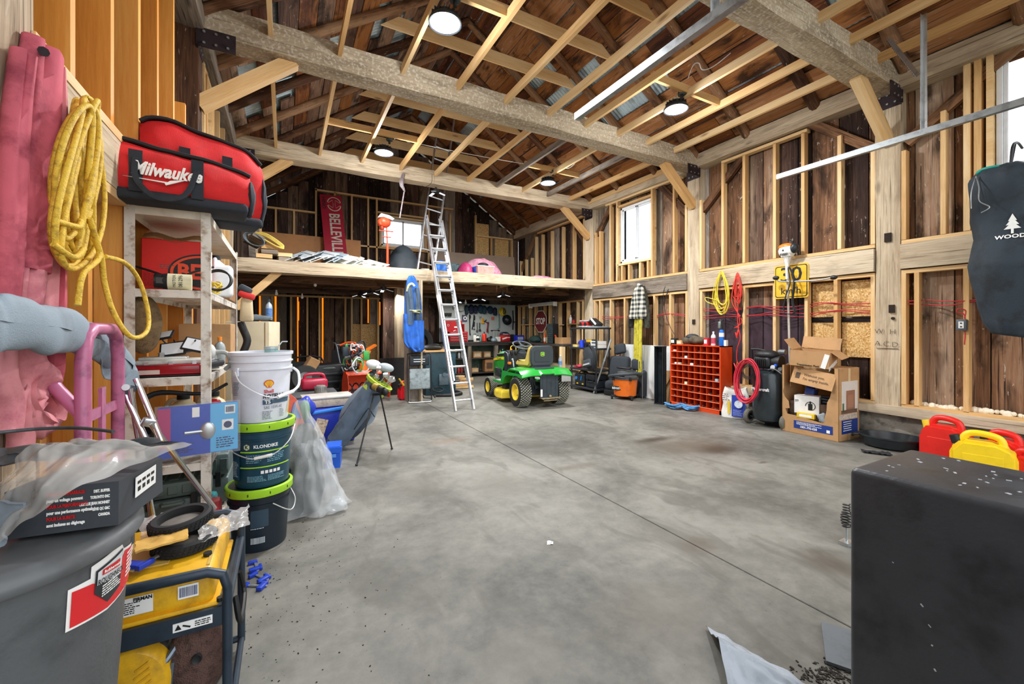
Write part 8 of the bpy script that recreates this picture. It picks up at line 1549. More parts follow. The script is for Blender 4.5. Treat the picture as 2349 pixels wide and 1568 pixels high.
b=B(); b.box((-0.0,0,0.30),(0.12,0.02,0.014),(0,0,0.3)); b.cyl((-0.1,0,0.29),(-0.02,0.02,0.32),0.01); part('tool_in_tray',b,GALV,o)
smallbox('black_tape','black tape roll at the left of workbench top',onb(cb(940)),(0.13,0.1,0.05),BLK,'tape')
for k,x in enumerate((1030,1065)): bottle('spray_tube',['slim white tube standing on the workbench, left one','slim white tube standing on the workbench, right one'][k],'tube',onb(cb(x),10.62),0.024,0.22,WHITE,BLK,'white tubes on the bench')
bottle('white_can','white and black can beside the white tubes on workbench','can',onb(cb(1130)),0.05,0.18,WHITE,BLK,lab=BLK); bottle('teal_can','teal and white slim can left of the red cylinder','can',onb(cb(1198)),0.03,0.17,M('#5aa39b',0.4,0,0.1),BLK)
o=thing('red_cylinder','red refillable gas cylinder with a black valve on workbench','cylinder',onb(cb(1300),10.5)); b=B(); b.lathe([(0.055,0),(0.07,0.02),(0.07,0.17),(0.05,0.215),(0.02,0.23)],22); part('body',b,M('#d1372a',0.3,0.1,0.08),o); b=B(); b.cyl((0,0,0.22),(0,0,0.27),0.014); b.box((0,0,0.265),(0.05,0.02,0.012)); part('valve',b,BLK,o)
b=B(); b.sph((0,0,0.06),(0.11,0.08,0.06)); b.box((0.03,0,0.11),(0.05,0.06,0.08)); b.jit(0.02,20); one('dark_drill','' or b,BLK,'dark cordless drill lying right of the red cylinder','drill',onb(cb(1460),10.55),sm=0.9)
o=thing('gluing_clamp','black T topped stand with twin white rods on bench','stand',onb(cb(1600),10.62)); b=B(); b.box((0,0,0.31),(0.25,0.05,0.02)); [b.box((s_*0.11,0,0.30),(0.04,0.06,0.035)) for s_ in (-1,1)]; b.box((0,0,0.02),(0.22,0.16,0.04)); part('head',b,BLK,o); b=B(); [b.cyl((s_*0.05,0,0.03),(s_*0.05,0,0.31),0.008) for s_ in (-1,1)]; part('rod',b,GALV,o)
b=B(); b.lathe([(0.07,0),(0.09,0.03),(0.07,0.09),(0.03,0.11),(0,0.11)],16); one('grey_funnel',b,M('#7f96a0',0.4,0,0.1),'grey blue rounded tool in front of the T topped stand','tool',onb(cb(1565),10.42))
smallbox('white_block','white box left of the red and navy tool bag',onb(cb(1670),10.48),(0.12,0.1,0.13),WHITE)
o=thing('tool_bag','small red and navy tool bag with white script on the bench','tool bag',onb(cb(1850),10.5)); b=B(); b.box((0,0,0.09),(0.28,0.2,0.18),bev=0.02); part('bag_body',b,RED,o); b=B(); b.sph((0,0,0.2),(0.15,0.1,0.07)); part('bag_top',b,NAVY,o); b=B(); b.box((-0.05,-0.102,0.09),(0.14,0.004,0.04),(0,-0.3,0)); b.box((0.07,-0.102,0.11),(0.1,0.004,0.02)); part('white_mark',b,LABEL,o); txt('Milwaukee',0.05,LABEL,o,(-0.02,-0.105,0.205),shear=0.3,sx=0.8)
b=B(); b.box((0,0,0.07),(0.24,0.2,0.14),bev=0.03); b.sph((0,0,0.15),(0.1,0.08,0.05)); one('black_bag',b,M('#16191d',0.8,0,0.2),'black soft bag between the red bag and blue box','bag',onb(cb(2050),10.55))
smallbox('blue_box','bright blue plastic case in the bench corner',onb(1190,10.4),(0.26,0.2,0.17),M('#2431c4',0.4,0,0.08),'case',lab=M('#b9c6e8'))
def wsp(px,x=5.85): p=PX(px,790,x); return (x,p.y,BT)
b=B(); b.sph((0,0,0.08),(0.12,0.26,0.10)); b.jit(0.04,12); one('green_tarp_bag',b,M('#1f3f3c',0.7,0,0.25,14),'dark green crumpled tarp bag on the right bench','bag',wsp(1228,5.8),sm=1.1)
bottle('spray_can','orange spray can on the right bench beside the organiser','can',wsp(1250,5.75),0.034,0.25,M('#e8531f',0.35,0,0.08),M('#e8531f',0.4),lab=M('#e6dcd0',0.4,0,0.2,40)); bottle('spray_can','white and yellow spray can right of the orange one','can',wsp(1256,5.75),0.032,0.2,M('#d9cf8c',0.35,0,0.2,40),M('#e6c32a',0.4))
p=wsp(1268,5.78); o=thing('parts_organiser','tall black small parts organiser with rows of drawers','organiser',p,-PI/2); b=B(); b.box((0,0,0.24),(0.26,0.16,0.48)); part('organiser_body',b,BLK,o)
for r_ in range(9):
    b=B(); 
    for k in range(4): b.box((-0.09+k*0.06,-0.083,0.035+r_*0.052),(0.052,0.006,0.042))
    part('drawer_row',b,M('#3f5258',0.25,0,0.15),o,kind='stuff')
carton('small_carton','brown carton with black print on the right bench end',wsp(1291,5.78),(0.32,0.24,0.15),-PI/2)
p=wsp(1277,5.7); b=B(); b.cyl((0,0,0.12),(0.0,0.06,0.2),0.02,n=10); one('orange_scraper',b,ORG,'orange scraper poking above the brown bench carton','scraper',p)
# stop sign and strip light
y_=PX(1241,737,XR-0.01).y; z_=PX(1241,737,XR-0.01).z; o=thing('stop_sign','dark red octagonal STOP sign on the right wall studs over bench','sign',(XR-0.02,y_,z_),-PI/2)
oc=lambda r_:[(r_*math.cos(R(22.5+45*k)),r_*math.sin(R(22.5+45*k))) for k in range(8)]
b=B(); b.prism(oc(0.315),0.006); part('sign_plate',b,LABEL,o,sm=0); b=B(); b.prism(oc(0.30),0.004,c=(0,-0.004,0)); part('sign_field',b,M('#6e0f16',0.5,0,0.06),o,sm=0); txt('STOP',0.235,LABEL,o,(0,-0.0075,0),sx=0.78,off=0.006)
a=PX(1217,703,5.85); c=PX(1273,695,5.85); o=thing('strip_light','long white strip light hung under the loft beside the right wall','light',((a+c)/2),0); L_=abs(a.y-c.y); b=B(); b.box((0,0,0.03),(0.10,L_,0.05),bev=0.006); part('fitting',b,M('#d3d8da',0.4,0.1,0.05),o); b=B(); [b.box((0,s_*L_/2,0.0),(0.12,0.03,0.11),bev=0.006) for s_ in (-1,1)]; part('end_cap',b,WHITE,o); b=B(); [b.cyl((x_,-L_/2,-0.01),(x_,L_/2,-0.01),0.016) for x_ in (-0.025,0.025)]; part('tube',b,WHITE,o)
# bottles on the stud shelves
for k,(px,x) in enumerate(((1270,6.08),(1309,6.06),(1316,6.06),(1201,6.08))):
    yb=PX(px,726,x).y; bottle('shelf_bottle',['dark bottle with silver top on the stud shelf above organiser','white nozzled bottle on the stud shelf by the black shelving','red can on the stud shelf by the black shelving','small bottle on the stud shelf nearest the corner'][k],'bottle',(x,yb,1.432),0.035,0.2 if k!=2 else 0.1,(M('#39424a',0.4),WHITE,RED,M('#8b8f86',0.4))[k],(GALV,WHITE,RED,WHITE)[k])
# under the bench
rnd=random.Random(11); BCOL=['#e6e6e2','#3f6fb5','#c43a34','#2a6f5a','#d9b63a','#9fb0b8','#30343a','#c9c2a8','#5f7fb5']
names=[]
for row,(z,y,xs) in enumerate(((0.515,10.55,[3.75,3.84,3.93,4.03,4.12,4.21,4.28,5.25,5.34,5.42]),(0.115,10.58,[3.8,3.9,4.0,4.1,4.2,4.7,5.5]))):
    for k,x in enumerate(xs):
        ci=rnd.randrange(9); cc=BCOL[ci]; bottle('oil_bottle','%s bottle, %s from the left on the %s shelf under the workbench'%(('white','blue','red','green','yellow','grey','black','cream','pale blue')[ci],('first','second','third','fourth','fifth','sixth','seventh','eighth','ninth','tenth')[k],('upper','lower')[row]),'bottle',(x,y+rnd.uniform(-.04,.04),z),rnd.uniform(0.03,0.042),rnd.uniform(0.17,0.3),M(cc,0.4,0,0.1),M(BCOL[rnd.randrange(9)],0.4),'bottles on the %s shelf under the bench'%('upper','lower')[row])
for k,(x,z,w,h,mm) in enumerate(((4.62,0.515,0.24,0.17,CARD),(4.92,0.515,0.2,0.16,CARD),(4.55,0.115,0.2,0.12,CARD),(4.98,0.115,0.26,0.34,M('#a97b4e',0.7,0,0.2,18)))): smallbox('bench_box',['left brown box on the upper shelf under the bench','right brown box on the upper shelf under the bench','small brown box on the lower shelf under the bench','tall brown printed box on the lower shelf under bench'][k],(x,10.58,z),(w,0.22,h),mm,lab=(M('#c9b79a') if k!=3 else M('#5b4636')))
b=B(); b.lathe([(0.1,0),(0.11,0.02),(0.11,0.3),(0.05,0.38),(0,0.39)],16); one('grey_green_canister',b,M('#6c7464',0.6,0,0.2),'grey green canister on the floor left under the workbench','canister',(3.62,10.2,0.0))
for k in range(14):
    z=0.03+(k//3)*0.055; p=PZ(1040,893); b=B(); b.box((0,0,0),(rnd.uniform(0.32,0.5),rnd.uniform(0.1,0.2),0.045)); b.jit(0.012,9,k); one('firewood_slab',b,PINE if k%3 else GREYW,'rough split slab in the low wood pile behind the ladder','wood',(p.x+0.1+(k%3-1)*0.17+rnd.uniform(-.03,.03),p.y+0.15+rnd.uniform(-.06,.06),z),rnd.uniform(-0.35,0.35),'wood pile behind the ladder')
q=thing('white_step_frame','small white frame leaning by the wood pile','frame',(3.25,9.3,0)); b=B(); [b.cyl((s_*0.13,0,0),(s_*0.11,0.08,0.42),0.012) for s_ in (-1,1)]; part('side_rail',b,WHITE,q); b=B(); [b.cyl((-0.12,0.02+0.02*k,0.1+0.12*k),(0.12,0.02+0.02*k,0.1+0.12*k),0.01) for k in range(3)]; part('rung',b,WHITE,q)
# ================================================================ back left under the loft
def PDz(px,py,d): return PD(px,py,d)
o=thing('snow_blower','orange snow blower with chute and tubular handles in the back','snow blower',(1.27,8.08,0),R(12)); SB=M('#e2481c',0.35,0,0.1)
b=B(); pr=[(-0.02,0.04),(0.30,0.04),(0.34,0.30),(0.28,0.50),(0.10,0.56),(0.06,0.48),(0.0,0.3)]
for s_ in (-1,1): b.prism(pr,0.012,c=(s_*0.38,-0.0,0),rot=(0,0,R(-90)))
part('side_plate',b,SB,o)
b=B(); 
def hs(u,v): a_=R(-60+190*v); return Vector((-0.38+0.76*u,0.0-0.02-0.17+0.2*math.cos(a_)*0.8+0.04,0.28+0.26*math.sin(a_)))
b.grid(hs,6,14,th=0.008); part('auger_housing',b,SB,o)
b=B(); b.tube([(-0.36+0.72*k/60,-0.2+0.12*math.cos(k*0.6),0.22+0.12*math.sin(k*0.6)) for k in range(61)],0.012,6); b.cyl((-0.37,-0.2,0.22),(0.37,-0.2,0.22),0.015); part('auger',b,M('#2b2d30',0.5,0.3,0.2),o)
b=B(); b.lathe([(0.09,0.5),(0.08,0.6),(0.07,0.72)],18,cap=False); b.box((0.03,0.0,0.84),(0.13,0.16,0.2),(0,R(40),0),taper=0.7); b.box((0.14,0.0,0.95),(0.2,0.13,0.035),(0,R(-28),0)); part('chute',b,M('#f07a1e',0.35,0,0.06),o)
b=B(); b.box((0,0.25,0.4),(0.36,0.34,0.28),bev=0.03); b.cyl((0,0.25,0.5),(0,0.25,0.62),0.12,n=18); part('engine',b,BLK,o)
b=B(); [b.tube([(s_*0.2,0.15,0.3),(s_*0.22,0.55,0.6),(s_*0.24,0.75,0.98),(s_*0.24,0.95,1.02)],0.014,8,smooth=5) for s_ in (-1,1)]; b.cyl((-0.24,0.78,0.99),(0.24,0.78,0.99),0.014); part('handle_bar',b,M('#7b8791',0.4,0.4,0.1),o,sm=1.2)
for s_ in (-1,1): b=B(); b.lathe([(0.08,-0.06),(0.16,-0.06),(0.18,0),(0.16,0.06),(0.08,0.06),(0.08,-0.06)],26,(s_*0.24,0.25,0.18),(0,R(90),0)); b.lathe([(0.08,0.02),(0,0.02)],16,(s_*0.24,0.25,0.18),(0,R(90),0)); part('wheel',b,RUB,o)
# hoses and straps heaped on the handles
o=thing('strap_heap','heap of white, navy and orange hoses and straps on snow blower handles','straps',(0,0,0)); rnd=random.Random(5)
for k in range(20):
    c=PD(808+rnd.uniform(-18,22),818+rnd.uniform(-22,26),7.2+rnd.uniform(-.15,.15)); r1=rnd.uniform(0.05,0.13); ax=rnd.random()*6
    pts=[c+V(r1*math.cos(t_)*math.cos(ax),r1*math.cos(t_)*math.sin(ax),r1*0.9*math.sin(t_)+0.02*math.sin(3*t_+k)) for t_ in [q*2*PI/16 for q in range(13+k%4)]]; b=B(); b.tube(pts,0.012,6,smooth=2); part('loop',b,[WHITE,NAVY,M('#d9e0e6',0.4),ORG,NAVY,M('#57b04a',0.4),M('#e5e5e5',0.4)][k%7],o,sm=1.2)
b=B(); b.tube([PD(780,792,7.2),PD(800,785,7.2),PD(822,790,7.2),PD(832,800,7.2)],0.016,7,smooth=5); part('orange_hose',b,M('#ef5a1e',0.4),o,sm=1.2)
b=B(); b.box(PD(840,815,7.1),(0.1,0.06,0.16),bev=0.01); part('green_block',b,M('#3fa64a',0.4,0,0.1),o); b=B(); b.box(PD(793,806,7.2),(0.1,0.06,0.16),bev=0.01); part('dark_box',b,M('#2b3a44',0.4,0,0.1),o)
# black bed crate, wheel, panels
o=thing('black_storage_trunk','large black moulded plastic trunk standing at the back left','trunk',(0.70,8.70,0),R(8)); b=B(); b.box((0,0,0.33),(0.66,0.4,0.64),bev=0.05,seg=3); part('trunk_body',b,M('#15181b',0.4,0,0.15),o); b=B(); [b.box((0,-0.205,z),(0.5,0.02,0.06),bev=0.01) for z in (0.15,0.3,0.45)]; part('moulded_rib',b,M('#1d2226',0.35,0,0.1),o); b=B(); b.sph((0,-0.2,0.56),(0.12,0.012,0.03)); part('oval_badge',b,M('#52605f',0.4,0.3,0.1),o)
b=B(); b.tube([(-0.28,0,0),(-0.3,0,0.5),(-0.2,0,0.72),(0.3,0,0.72),(0.36,0,0.3)],0.016,8,smooth=3); b.box((0,0.03,0.35),(0.6,0.03,0.6)); one('black_panel_frame',b,BLK,'dark tubular framed panel standing behind the black trunk','frame',(0.35,9.3,0),sm=0.8)
b=B(); b.box((0,0,0.42),(0.5,0.06,0.84),(0.1,0,0)); b.box((0.1,-0.05,0.9),(0.3,0.2,0.2)); b.jit(0.02,6); one('dark_equipment',b,BLK,'dark bulky equipment against the back wall behind the straps','equipment',(1.15,10.0,0),sm=0.8)
b=B(); b.box((0,0,0.36),(0.5,0.04,0.72)); b.box((0,-0.022,0.36),(0.47,0.002,0.69)); one('black_screen',b,M('#101113',0.25,0,0.05),'flat black rectangular panel leaning beside the log posts','panel',(1.86,8.35,0.01),R(4),sm=0)
o=thing('bracket_plate','grey perforated metal bracket hanging left of the black trunk','bracket',PD(718,850,7.6)); b=B(); b.prism([(-0.1,0.15),(0.1,0.2),(0.1,0.1),(-0.02,0.05),(0.02,-0.1),(0.06,-0.3),(0.0,-0.25),(-0.04,-0.32),(-0.05,-0.05),(-0.1,0.0)],0.01); part('plate',b,M('#8f9698',0.4,0.6,0.2),o)
o=thing('garden_wheel','grey and black wheel lying among the clutter at left back','wheel',PD(700,868,6.6)); b=B(); b.lathe([(0.1,-0.04),(0.19,-0.05),(0.22,0),(0.19,0.05),(0.1,0.04),(0.1,-0.04)],30,(0,0,0),(R(70),R(15),0)); part('tyre',b,RUB,o); b=B(); b.lathe([(0.1,0.03),(0.12,0.04),(0.0,0.0)],24,(0,0,0),(R(70),R(15),0),cap=False); part('hub',b,M('#777a78',0.4,0.5,0.2),o)
carton('tilted_carton','small brown carton with white label tilted at the left back',PD(708,845,7.4),(0.18,0.14,0.2),0.5,rot=(0.2,0.5,0.3))
o=thing('fuel_can','dark red jerry can lying on the clutter behind the buckets','fuel can',(0.36,6.5,0.44),R(5)); b=B(); b.box((0,0,0.09),(0.34,0.2,0.15),bev=0.04,seg=3); part('can_body',b,M('#b01e3e',0.35,0,0.08),o); b=B(); b.tube([(-0.12,0,0.14),(-0.1,0,0.22),(0.1,0,0.22),(0.14,0,0.14)],0.02,8,smooth=4); part('handle',b,M('#b01e3e',0.35,0,0.08),o)
o=thing('ribbed_pot','small grey ribbed tapered pot before the dark red jerry can','pot',(0.42,6.12,0.44)); b=B(); b.lathe([(0.08,0),(0.06,0.1),(0.05,0.11),(0,0.11)],24); [b.box((0.072*math.cos(a_),0.072*math.sin(a_),0.05),(0.008,0.006,0.09),(0,0,a_)) for a_ in [R(k*18) for k in range(20)]]; part('body',b,M('#7f7d78',0.5,0,0.15),o)
# low table of clutter so those rest on something
smallbox('grey_crate','grey crate under the dark red jerry can',(0.35,6.35,0),(0.6,0.62,0.44),M('#4a4e50',0.6,0,0.25),'crate'); 
o=thing('blue_tote','blue storage tote with a bright blue rim behind the golf bag','tote',(0.42,5.35,0),R(6)); b=B(); b.box((0,0,0.2),(0.56,0.42,0.4),bev=0.02,taper=1.06); part('tote_body',b,M('#1b2fa0',0.4,0,0.1),o); b=B(); [b.box((0,s_*0.225,0.385),(0.62,0.03,0.035),(0,R(-5),0),bev=0.01) for s_ in (-1,1)]; [b.box((s_*0.3,0,0.385),(0.03,0.45,0.035),bev=0.01) for s_ in (-1,1)]; part('rim',b,M('#2f86e8',0.35,0,0.05),o); b=B(); b.box((-0.1,-0.235,0.2),(0.12,0.003,0.2),(0,0.3,0)); part('patterned_label',b,M('#c9b39b',0.5,0,0.4,40),o)
o=thing('clear_tote','shallow clear plastic tote of tools resting on the blue tote','tote',(0.44,5.38,0.405),R(4)); b=B(); b.box((0,0,0.05),(0.52,0.34,0.10),bev=0.02); part('tote_body',b,M('#cfc0a8',0.25,0,0.15,20,alpha=0.8),o); b=B(); b.box((0,0,0.108),(0.54,0.36,0.02),bev=0.006); part('lid',b,M('#d9d6cf',0.3,0,0.08,alpha=0.85),o); b=B(); b.box((0,0,0.05),(0.45,0.28,0.06)); part('contents',b,M('#8a6a4e',0.7,0,0.5,25),o)
b=B(); [b.box((rnd.uniform(-.2,.2),rnd.uniform(-.1,.1),0.02+0.01*k),(0.3,0.02,0.02),(0,0,rnd.random()*3)) for k in range(9)]; one('metal_pieces',b,GALV,'pile of grey metal strips left of the clear tote','metal',(0.05,5.45,0.34),sm=0.5,group=None)
b=B(); b.sph((0,0,0.12),(0.1,0.14,0.14)); b.jit(0.03,12); one('blue_helmet',b,M('#2337b0',0.35,0,0.1),'dark blue rounded helmet left of the blue tote','helmet',PD(700,945,4.6)-V(0,0,0.08),sm=1.1)
o=thing('folded_flag','coral and blue fabric pennant standing behind the buckets','fabric',PD(675,950,3.9)); b=B(); b.prism([(-0.08,-0.15),(0.10,-0.15),(0.02,0.14),(-0.04,0.2)],0.02); part('coral_panel',b,M('#e46a55',0.7,0,0.1),o); b=B(); b.prism([(-0.04,-0.02),(0.06,-0.04),(0.0,0.12)],0.03); part('blue_panel',b,M('#2f74c4',0.7,0,0.1),o); b=B(); b.sph((0.09,0.03,0.02),(0.05,0.05,0.1)); part('green_net',b,M('#2f7d4b',0.7,0,0.3,30),o)
b=B(); b.sph((0,0,0.2),(0.12,0.14,0.2)); b.jit(0.04,16); one('mixed_hardware',b,M('#4b4a46',0.5,0.3,0.6,30),'dark tangle of metal hardware behind the clear plastic','hardware',(PD(700,985,3.9).x,PD(700,985,3.9).y,0.02),sm=0.9)
p=PZ(772,1068); o=thing('blue_bin','bright blue open fronted parts bin under the golf bag','bin',(p.x-0.02,p.y+0.05,0),R(-10)); b=B(); b.box((0,0,0.10),(0.13,0.22,0.2)); b.box((0,-0.11,0.17),(0.16,0.03,0.05)); part('bin_body',b,M('#1d5fd6',0.35,0,0.05),o); b=B(); b.box((0,-0.128,0.12),(0.06,0.004,0.03)); part('label',b,M('#5b98e8',0.4),o)
# clear plastic over a black bag
p=PZ(712,1186); o=thing('plastic_wrapped_bundle','black bundle wrapped in crumpled clear plastic beside the buckets','bundle',(p.x,p.y+0.12,0))
b=B(); b.sph((-0.03,0.02,0.2),(0.13,0.12,0.30),18,12,z0=-0.68); b.jit(0.025,9); part('black_bundle',b,M('#24262a',0.4,0,0.3,8,bump=0.5,bs=25),o,sm=1.2)
def cl(u,v,cx_,cy_,r0,z1,lean,seed):
    a_=2*PI*u; r_=(r0*(1-v)**0.8+0.035)*(1+0.45*noise.noise(Vector((math.cos(a_)*2.4+seed,math.sin(a_)*2.4,v*4)))+0.08*math.sin(a_*9+v*4)); return Vector((cx_+r_*math.cos(a_)+lean*v,cy_+r_*math.sin(a_)*0.8,0.015+z1*v))+noise.noise_vector(Vector((u*14,v*9,seed)))*0.012
FC=M('#e4e8ea',0.08,0,0,alpha=0.27,bump=0.35,bs=16)
b=B(); b.grid(lambda u,v:cl(u,v,-0.02,0,0.17,0.78,-0.03,1),48,40); part('clear_plastic',b,FC,o,sm=1.3); b=B(); b.grid(lambda u,v:cl(u,v,0.08,-0.05,0.13,0.50,-0.05,4),40,30); part('clear_plastic',b,FC,o,sm=1.3)
b=B(); b.sph((0.17,-0.11,0.05),(0.07,0.06,0.05)); b.jit(0.02,25); part('plastic_tail',b,M('#dfe4e6',0.08,0,0,alpha=0.45),o,sm=1.2)
# golf bag
p0_=PZ(800,1035)+V(-0.10,0.35,0.06); m0=PD(868,880,4.55); o=thing('golf_bag','grey golf bag with lime rim on a tripod stand, full of clubs','golf bag',(0,0,0)); GG=M('#5f7082',0.7,0,0.15,7,bump=0.15,bs=150); GDK=M('#3a4653',0.75,0,0.15)
p0_=PD(772,1012,4.5); ax=(m0-p0_); La=ax.length; axn=ax.normalized(); s1=axn.cross(Vector((0,1,0))).normalized(); s2_=axn.cross(s1)
def tubeb(u,v,r0,r1,off=0): a_=2*PI*u; r_=(r0+(r1-r0)*v)+off+0.006*noise.noise(Vector((a_*2,v*6,0))); return p0_+axn*(La*v)+s1*(r_*math.cos(a_))+s2_*(r_*math.sin(a_))
b=B(); b.grid(lambda u,v:tubeb(u,v,0.105,0.125),36,24); bmesh.ops.remove_doubles(b.bm,verts=b.bm.verts,dist=0.0004); b.sph(p0_,(0.105,0.105,0.07),16,8); part('bag_tube',b,GG,o,sm=1.2)
Mb=Matrix((s1,s2_,axn)).transposed().to_4x4(); Mb.translation=p0_
LM=M('#b3cc3a',0.5,0,0.08)
b=B(); b.lathe([(0.115,La-0.02),(0.145,La),(0.15,La+0.03),(0.13,La+0.035),(0.12,La+0.0),(0.12,La-0.1)],36,sx=1.05,cap=False); b.box((0,0,La+0.01),(0.25,0.012,0.03)); b.box((0,0,La+0.01),(0.012,0.25,0.03)); b.xf(Mb); part('rim',b,LM,o)
fs=-1
b=B(); b.sph((0.06,-0.09,La*0.55),(0.09,0.06,0.26),18,12); b.xf(Mb); part('side_pocket',b,M('#8492a0',0.6,0,0.12),o,sm=1.2); b=B(); b.sph((-0.1,-0.04,La*0.35),(0.07,0.08,0.2),16,10); b.xf(Mb); part('lower_pocket',b,GDK,o,sm=1.2)
b=B(); b.box((-0.045,-0.13,La*0.45),(0.06,0.02,0.5),(0,0,0.2),bev=0.008); b.xf(Mb); part('green_umbrella',b,M('#0f5a3c',0.6,0,0.15),o)
b=B(); b.tube([Mb@Vector(q) for q in ((-0.02,-0.14,La*0.9),(-0.14,-0.18,La*0.7),(-0.2,-0.12,La*0.45),(-0.12,-0.1,La*0.25))],0.03,8,smooth=6,flat=0.35); part('shoulder_strap',b,M('#8e9aa6',0.8,0,0.1),o,sm=1.2)
b=B(); b.cyl(Mb@Vector((-0.06,-0.15,La*0.1)),Mb@Vector((-0.06,-0.15,La*-0.12)),0.014,n=10); b.xf(Matrix.Identity(4)); part('umbrella_handle',b,GALV,o)
lt=Mb@Vector((0.02,-0.10,La*0.93))
for q in ((818,1068),(899,1030)): b=B(); e_=PZ(*q); b.cyl(PD(858 if q[0]<850 else 872,903,4.4),e_+V(0,0,0.008),0.008,n=8); b.sph(e_+V(0,0,0.01),(0.014,0.014,0.01)); part('stand_leg',b,BLK,o,sm=1.2)
b=B(); b.tube([PD(859,955,4.35),PD(845,935,4.45),PD(812,985,4.4)],0.005,6); part('stand_linkage',b,BLK,o); b=B(); b.cyl(PD(855,905,4.4),PD(878,903,4.4),0.012); part('stand_hinge',b,BLK,o)
rnd=random.Random(2)
for k in range(9):
    a_=2*PI*k/9; tx,ty=0.08*math.cos(a_),0.08*math.sin(a_); top=La+0.06+rnd.random()*0.1; b=B(); b.cyl(Mb@Vector((tx,ty,La*0.7)),Mb@Vector((tx*1.2,ty*1.2,top)),0.006,n=6); b.box(Mb@Vector((tx*1.25,ty*1.25,top)),(0.05,0.02,0.06),(0.3,rnd.random()*2,0.4),bev=0.008); part('golf_club',b,CHROME,o)
for (px,py,r_,cc) in ((857,836,(0.085,0.055,0.055),'#e9edf0'),(885,843,(0.09,0.05,0.05),'#aeb9bd'),(850,868,(0.05,0.05,0.09),'#2a3744')):
    b=B(); b.sph(PD(px,py,4.6),r_,18,12,rot=(0,R(15),0)); part('club_head_cover',b,M(cc,0.5,0,0.1),o,sm=1.2); b=B(); b.cyl(PD(px,py+6,4.6),PD(866,885,4.6),0.022 if cc!='#2a3744' else 0.03,0.02,10); part('club_shaft_cover',b,GDK,o)
b=B(); b.cyl(PD(853,886,4.4),PD(880,896,4.3),0.03,0.038,14); b.sph(PD(884,899,4.3),(0.035,0.035,0.04)); part('driver_cover',b,BLK,o); b=B(); b.cyl(PD(859,886,4.37),PD(868,890,4.33),0.037,n=14); part('gold_band',b,M('#b79a4e',0.4,0.5,0.1),o)
# cream cabinet and things on it
o=thing('cream_cabinet','cream metal cabinet behind the white bucket with a spray can on top','cabinet',(-0.30,5.45,0),R(-16)); b=B(); b.box((0,0,0.69),(0.42,0.36,1.38),bev=0.008); part('body',b,M('#cfc4a6',0.5,0,0.05),o); b=B(); b.box((0.17,-0.183,0.69),(0.006,0.004,1.36)); part('edge_trim',b,M('#8d7148',0.5,0,0.1),o)
bottle('spray_can','blue and white spray can standing on the cream cabinet','can',PD(617,733,4.9)*1.0,0.035,0.24,M('#aebfd6',0.3,0.2,0.2,30),M('#2c3844',0.4),lab=M('#5f86c0',0.4,0,0.3,40))
b=B(); b.sph((0,0,0.02),(0.16,0.1,0.035)); b.jit(0.02,14); one('work_gloves',b,M('#5c666e',0.9,0,0.25,25),'dark grey work gloves lying on the cream cabinet','gloves',PD(588,733,4.75),sm=1.2)
o=thing('red_pouch','red and black cap shaped pouch hung on the shelving end above the cream cabinet','pouch',PD(566,672,3.5)); b=B(); b.box((0,0,-0.02),(0.12,0.09,0.05),(0,0.3,0),bev=0.015); part('red_shell',b,M('#d2302c',0.7,0,0.2),o); b=B(); b.box((-0.01,0,0.03),(0.1,0.08,0.06),(0,0.5,0),bev=0.02); part('dark_flap',b,M('#3a434a',0.7,0,0.2),o)
b=B(); b.box((0,0,0),(0.10,0.08,0.2),bev=0.02,taper=0.8); one('paper_sack',b,M('#cbb894',0.8,0,0.1),'pale brown paper sack hanging under the red pouch','sack',PD(566,710,3.5),sm=0.8)
q=thing('black_hose_reel','black curved hose end beside the cream cabinet','hose',(-0.31,4.2,1.2)); b=B(); b.tube([(0,0,-0.1),(0.03,0,0.0),(0,0,0.1),(-0.02,0,0.16)],0.03,10,smooth=4); part('hose',b,BLK,q,sm=1.2)
# ================================================================ on the loft
LZ=2.387
def onl(px,y): p=PY(px,600,y); return (p.x,y,LZ)
ORD=['first','second','third','fourth','fifth','sixth','seventh','eighth','ninth','tenth','eleventh','twelfth','thirteenth','fourteenth','fifteenth','sixteenth','seventeenth','last']
for k in range(18):
    p=onl(662+k*11.8,8.0); sl=-R(rnd.uniform(18,34)); cc=['#d9dedf','#c2c9cc','#ece8dc','#9fadb6'][(k*7)%4 if k<11 else (0,2,2)[k%3]]
    b=B(); b.box((0,0,0),(0.30,0.55,0.010)); b.box((-0.14,0,0.014),(0.012,0.55,0.03)); b.box((0.06,0,0.01),(0.02,0.55,0.012))
    one('siding_strip',b,M(cc,0.45,0,0.06),'%s from the left of the shingled vinyl siding strips on the loft edge'%ORD[k],'siding',(p[0],p[1]+0.02*(k%3),LZ+0.07+0.075*(1-abs(k-6)/12)*(1+k%2)),0,'vinyl siding strips on the loft',rot=(R(14),sl,rnd.uniform(-.25,.25)),sm=0)
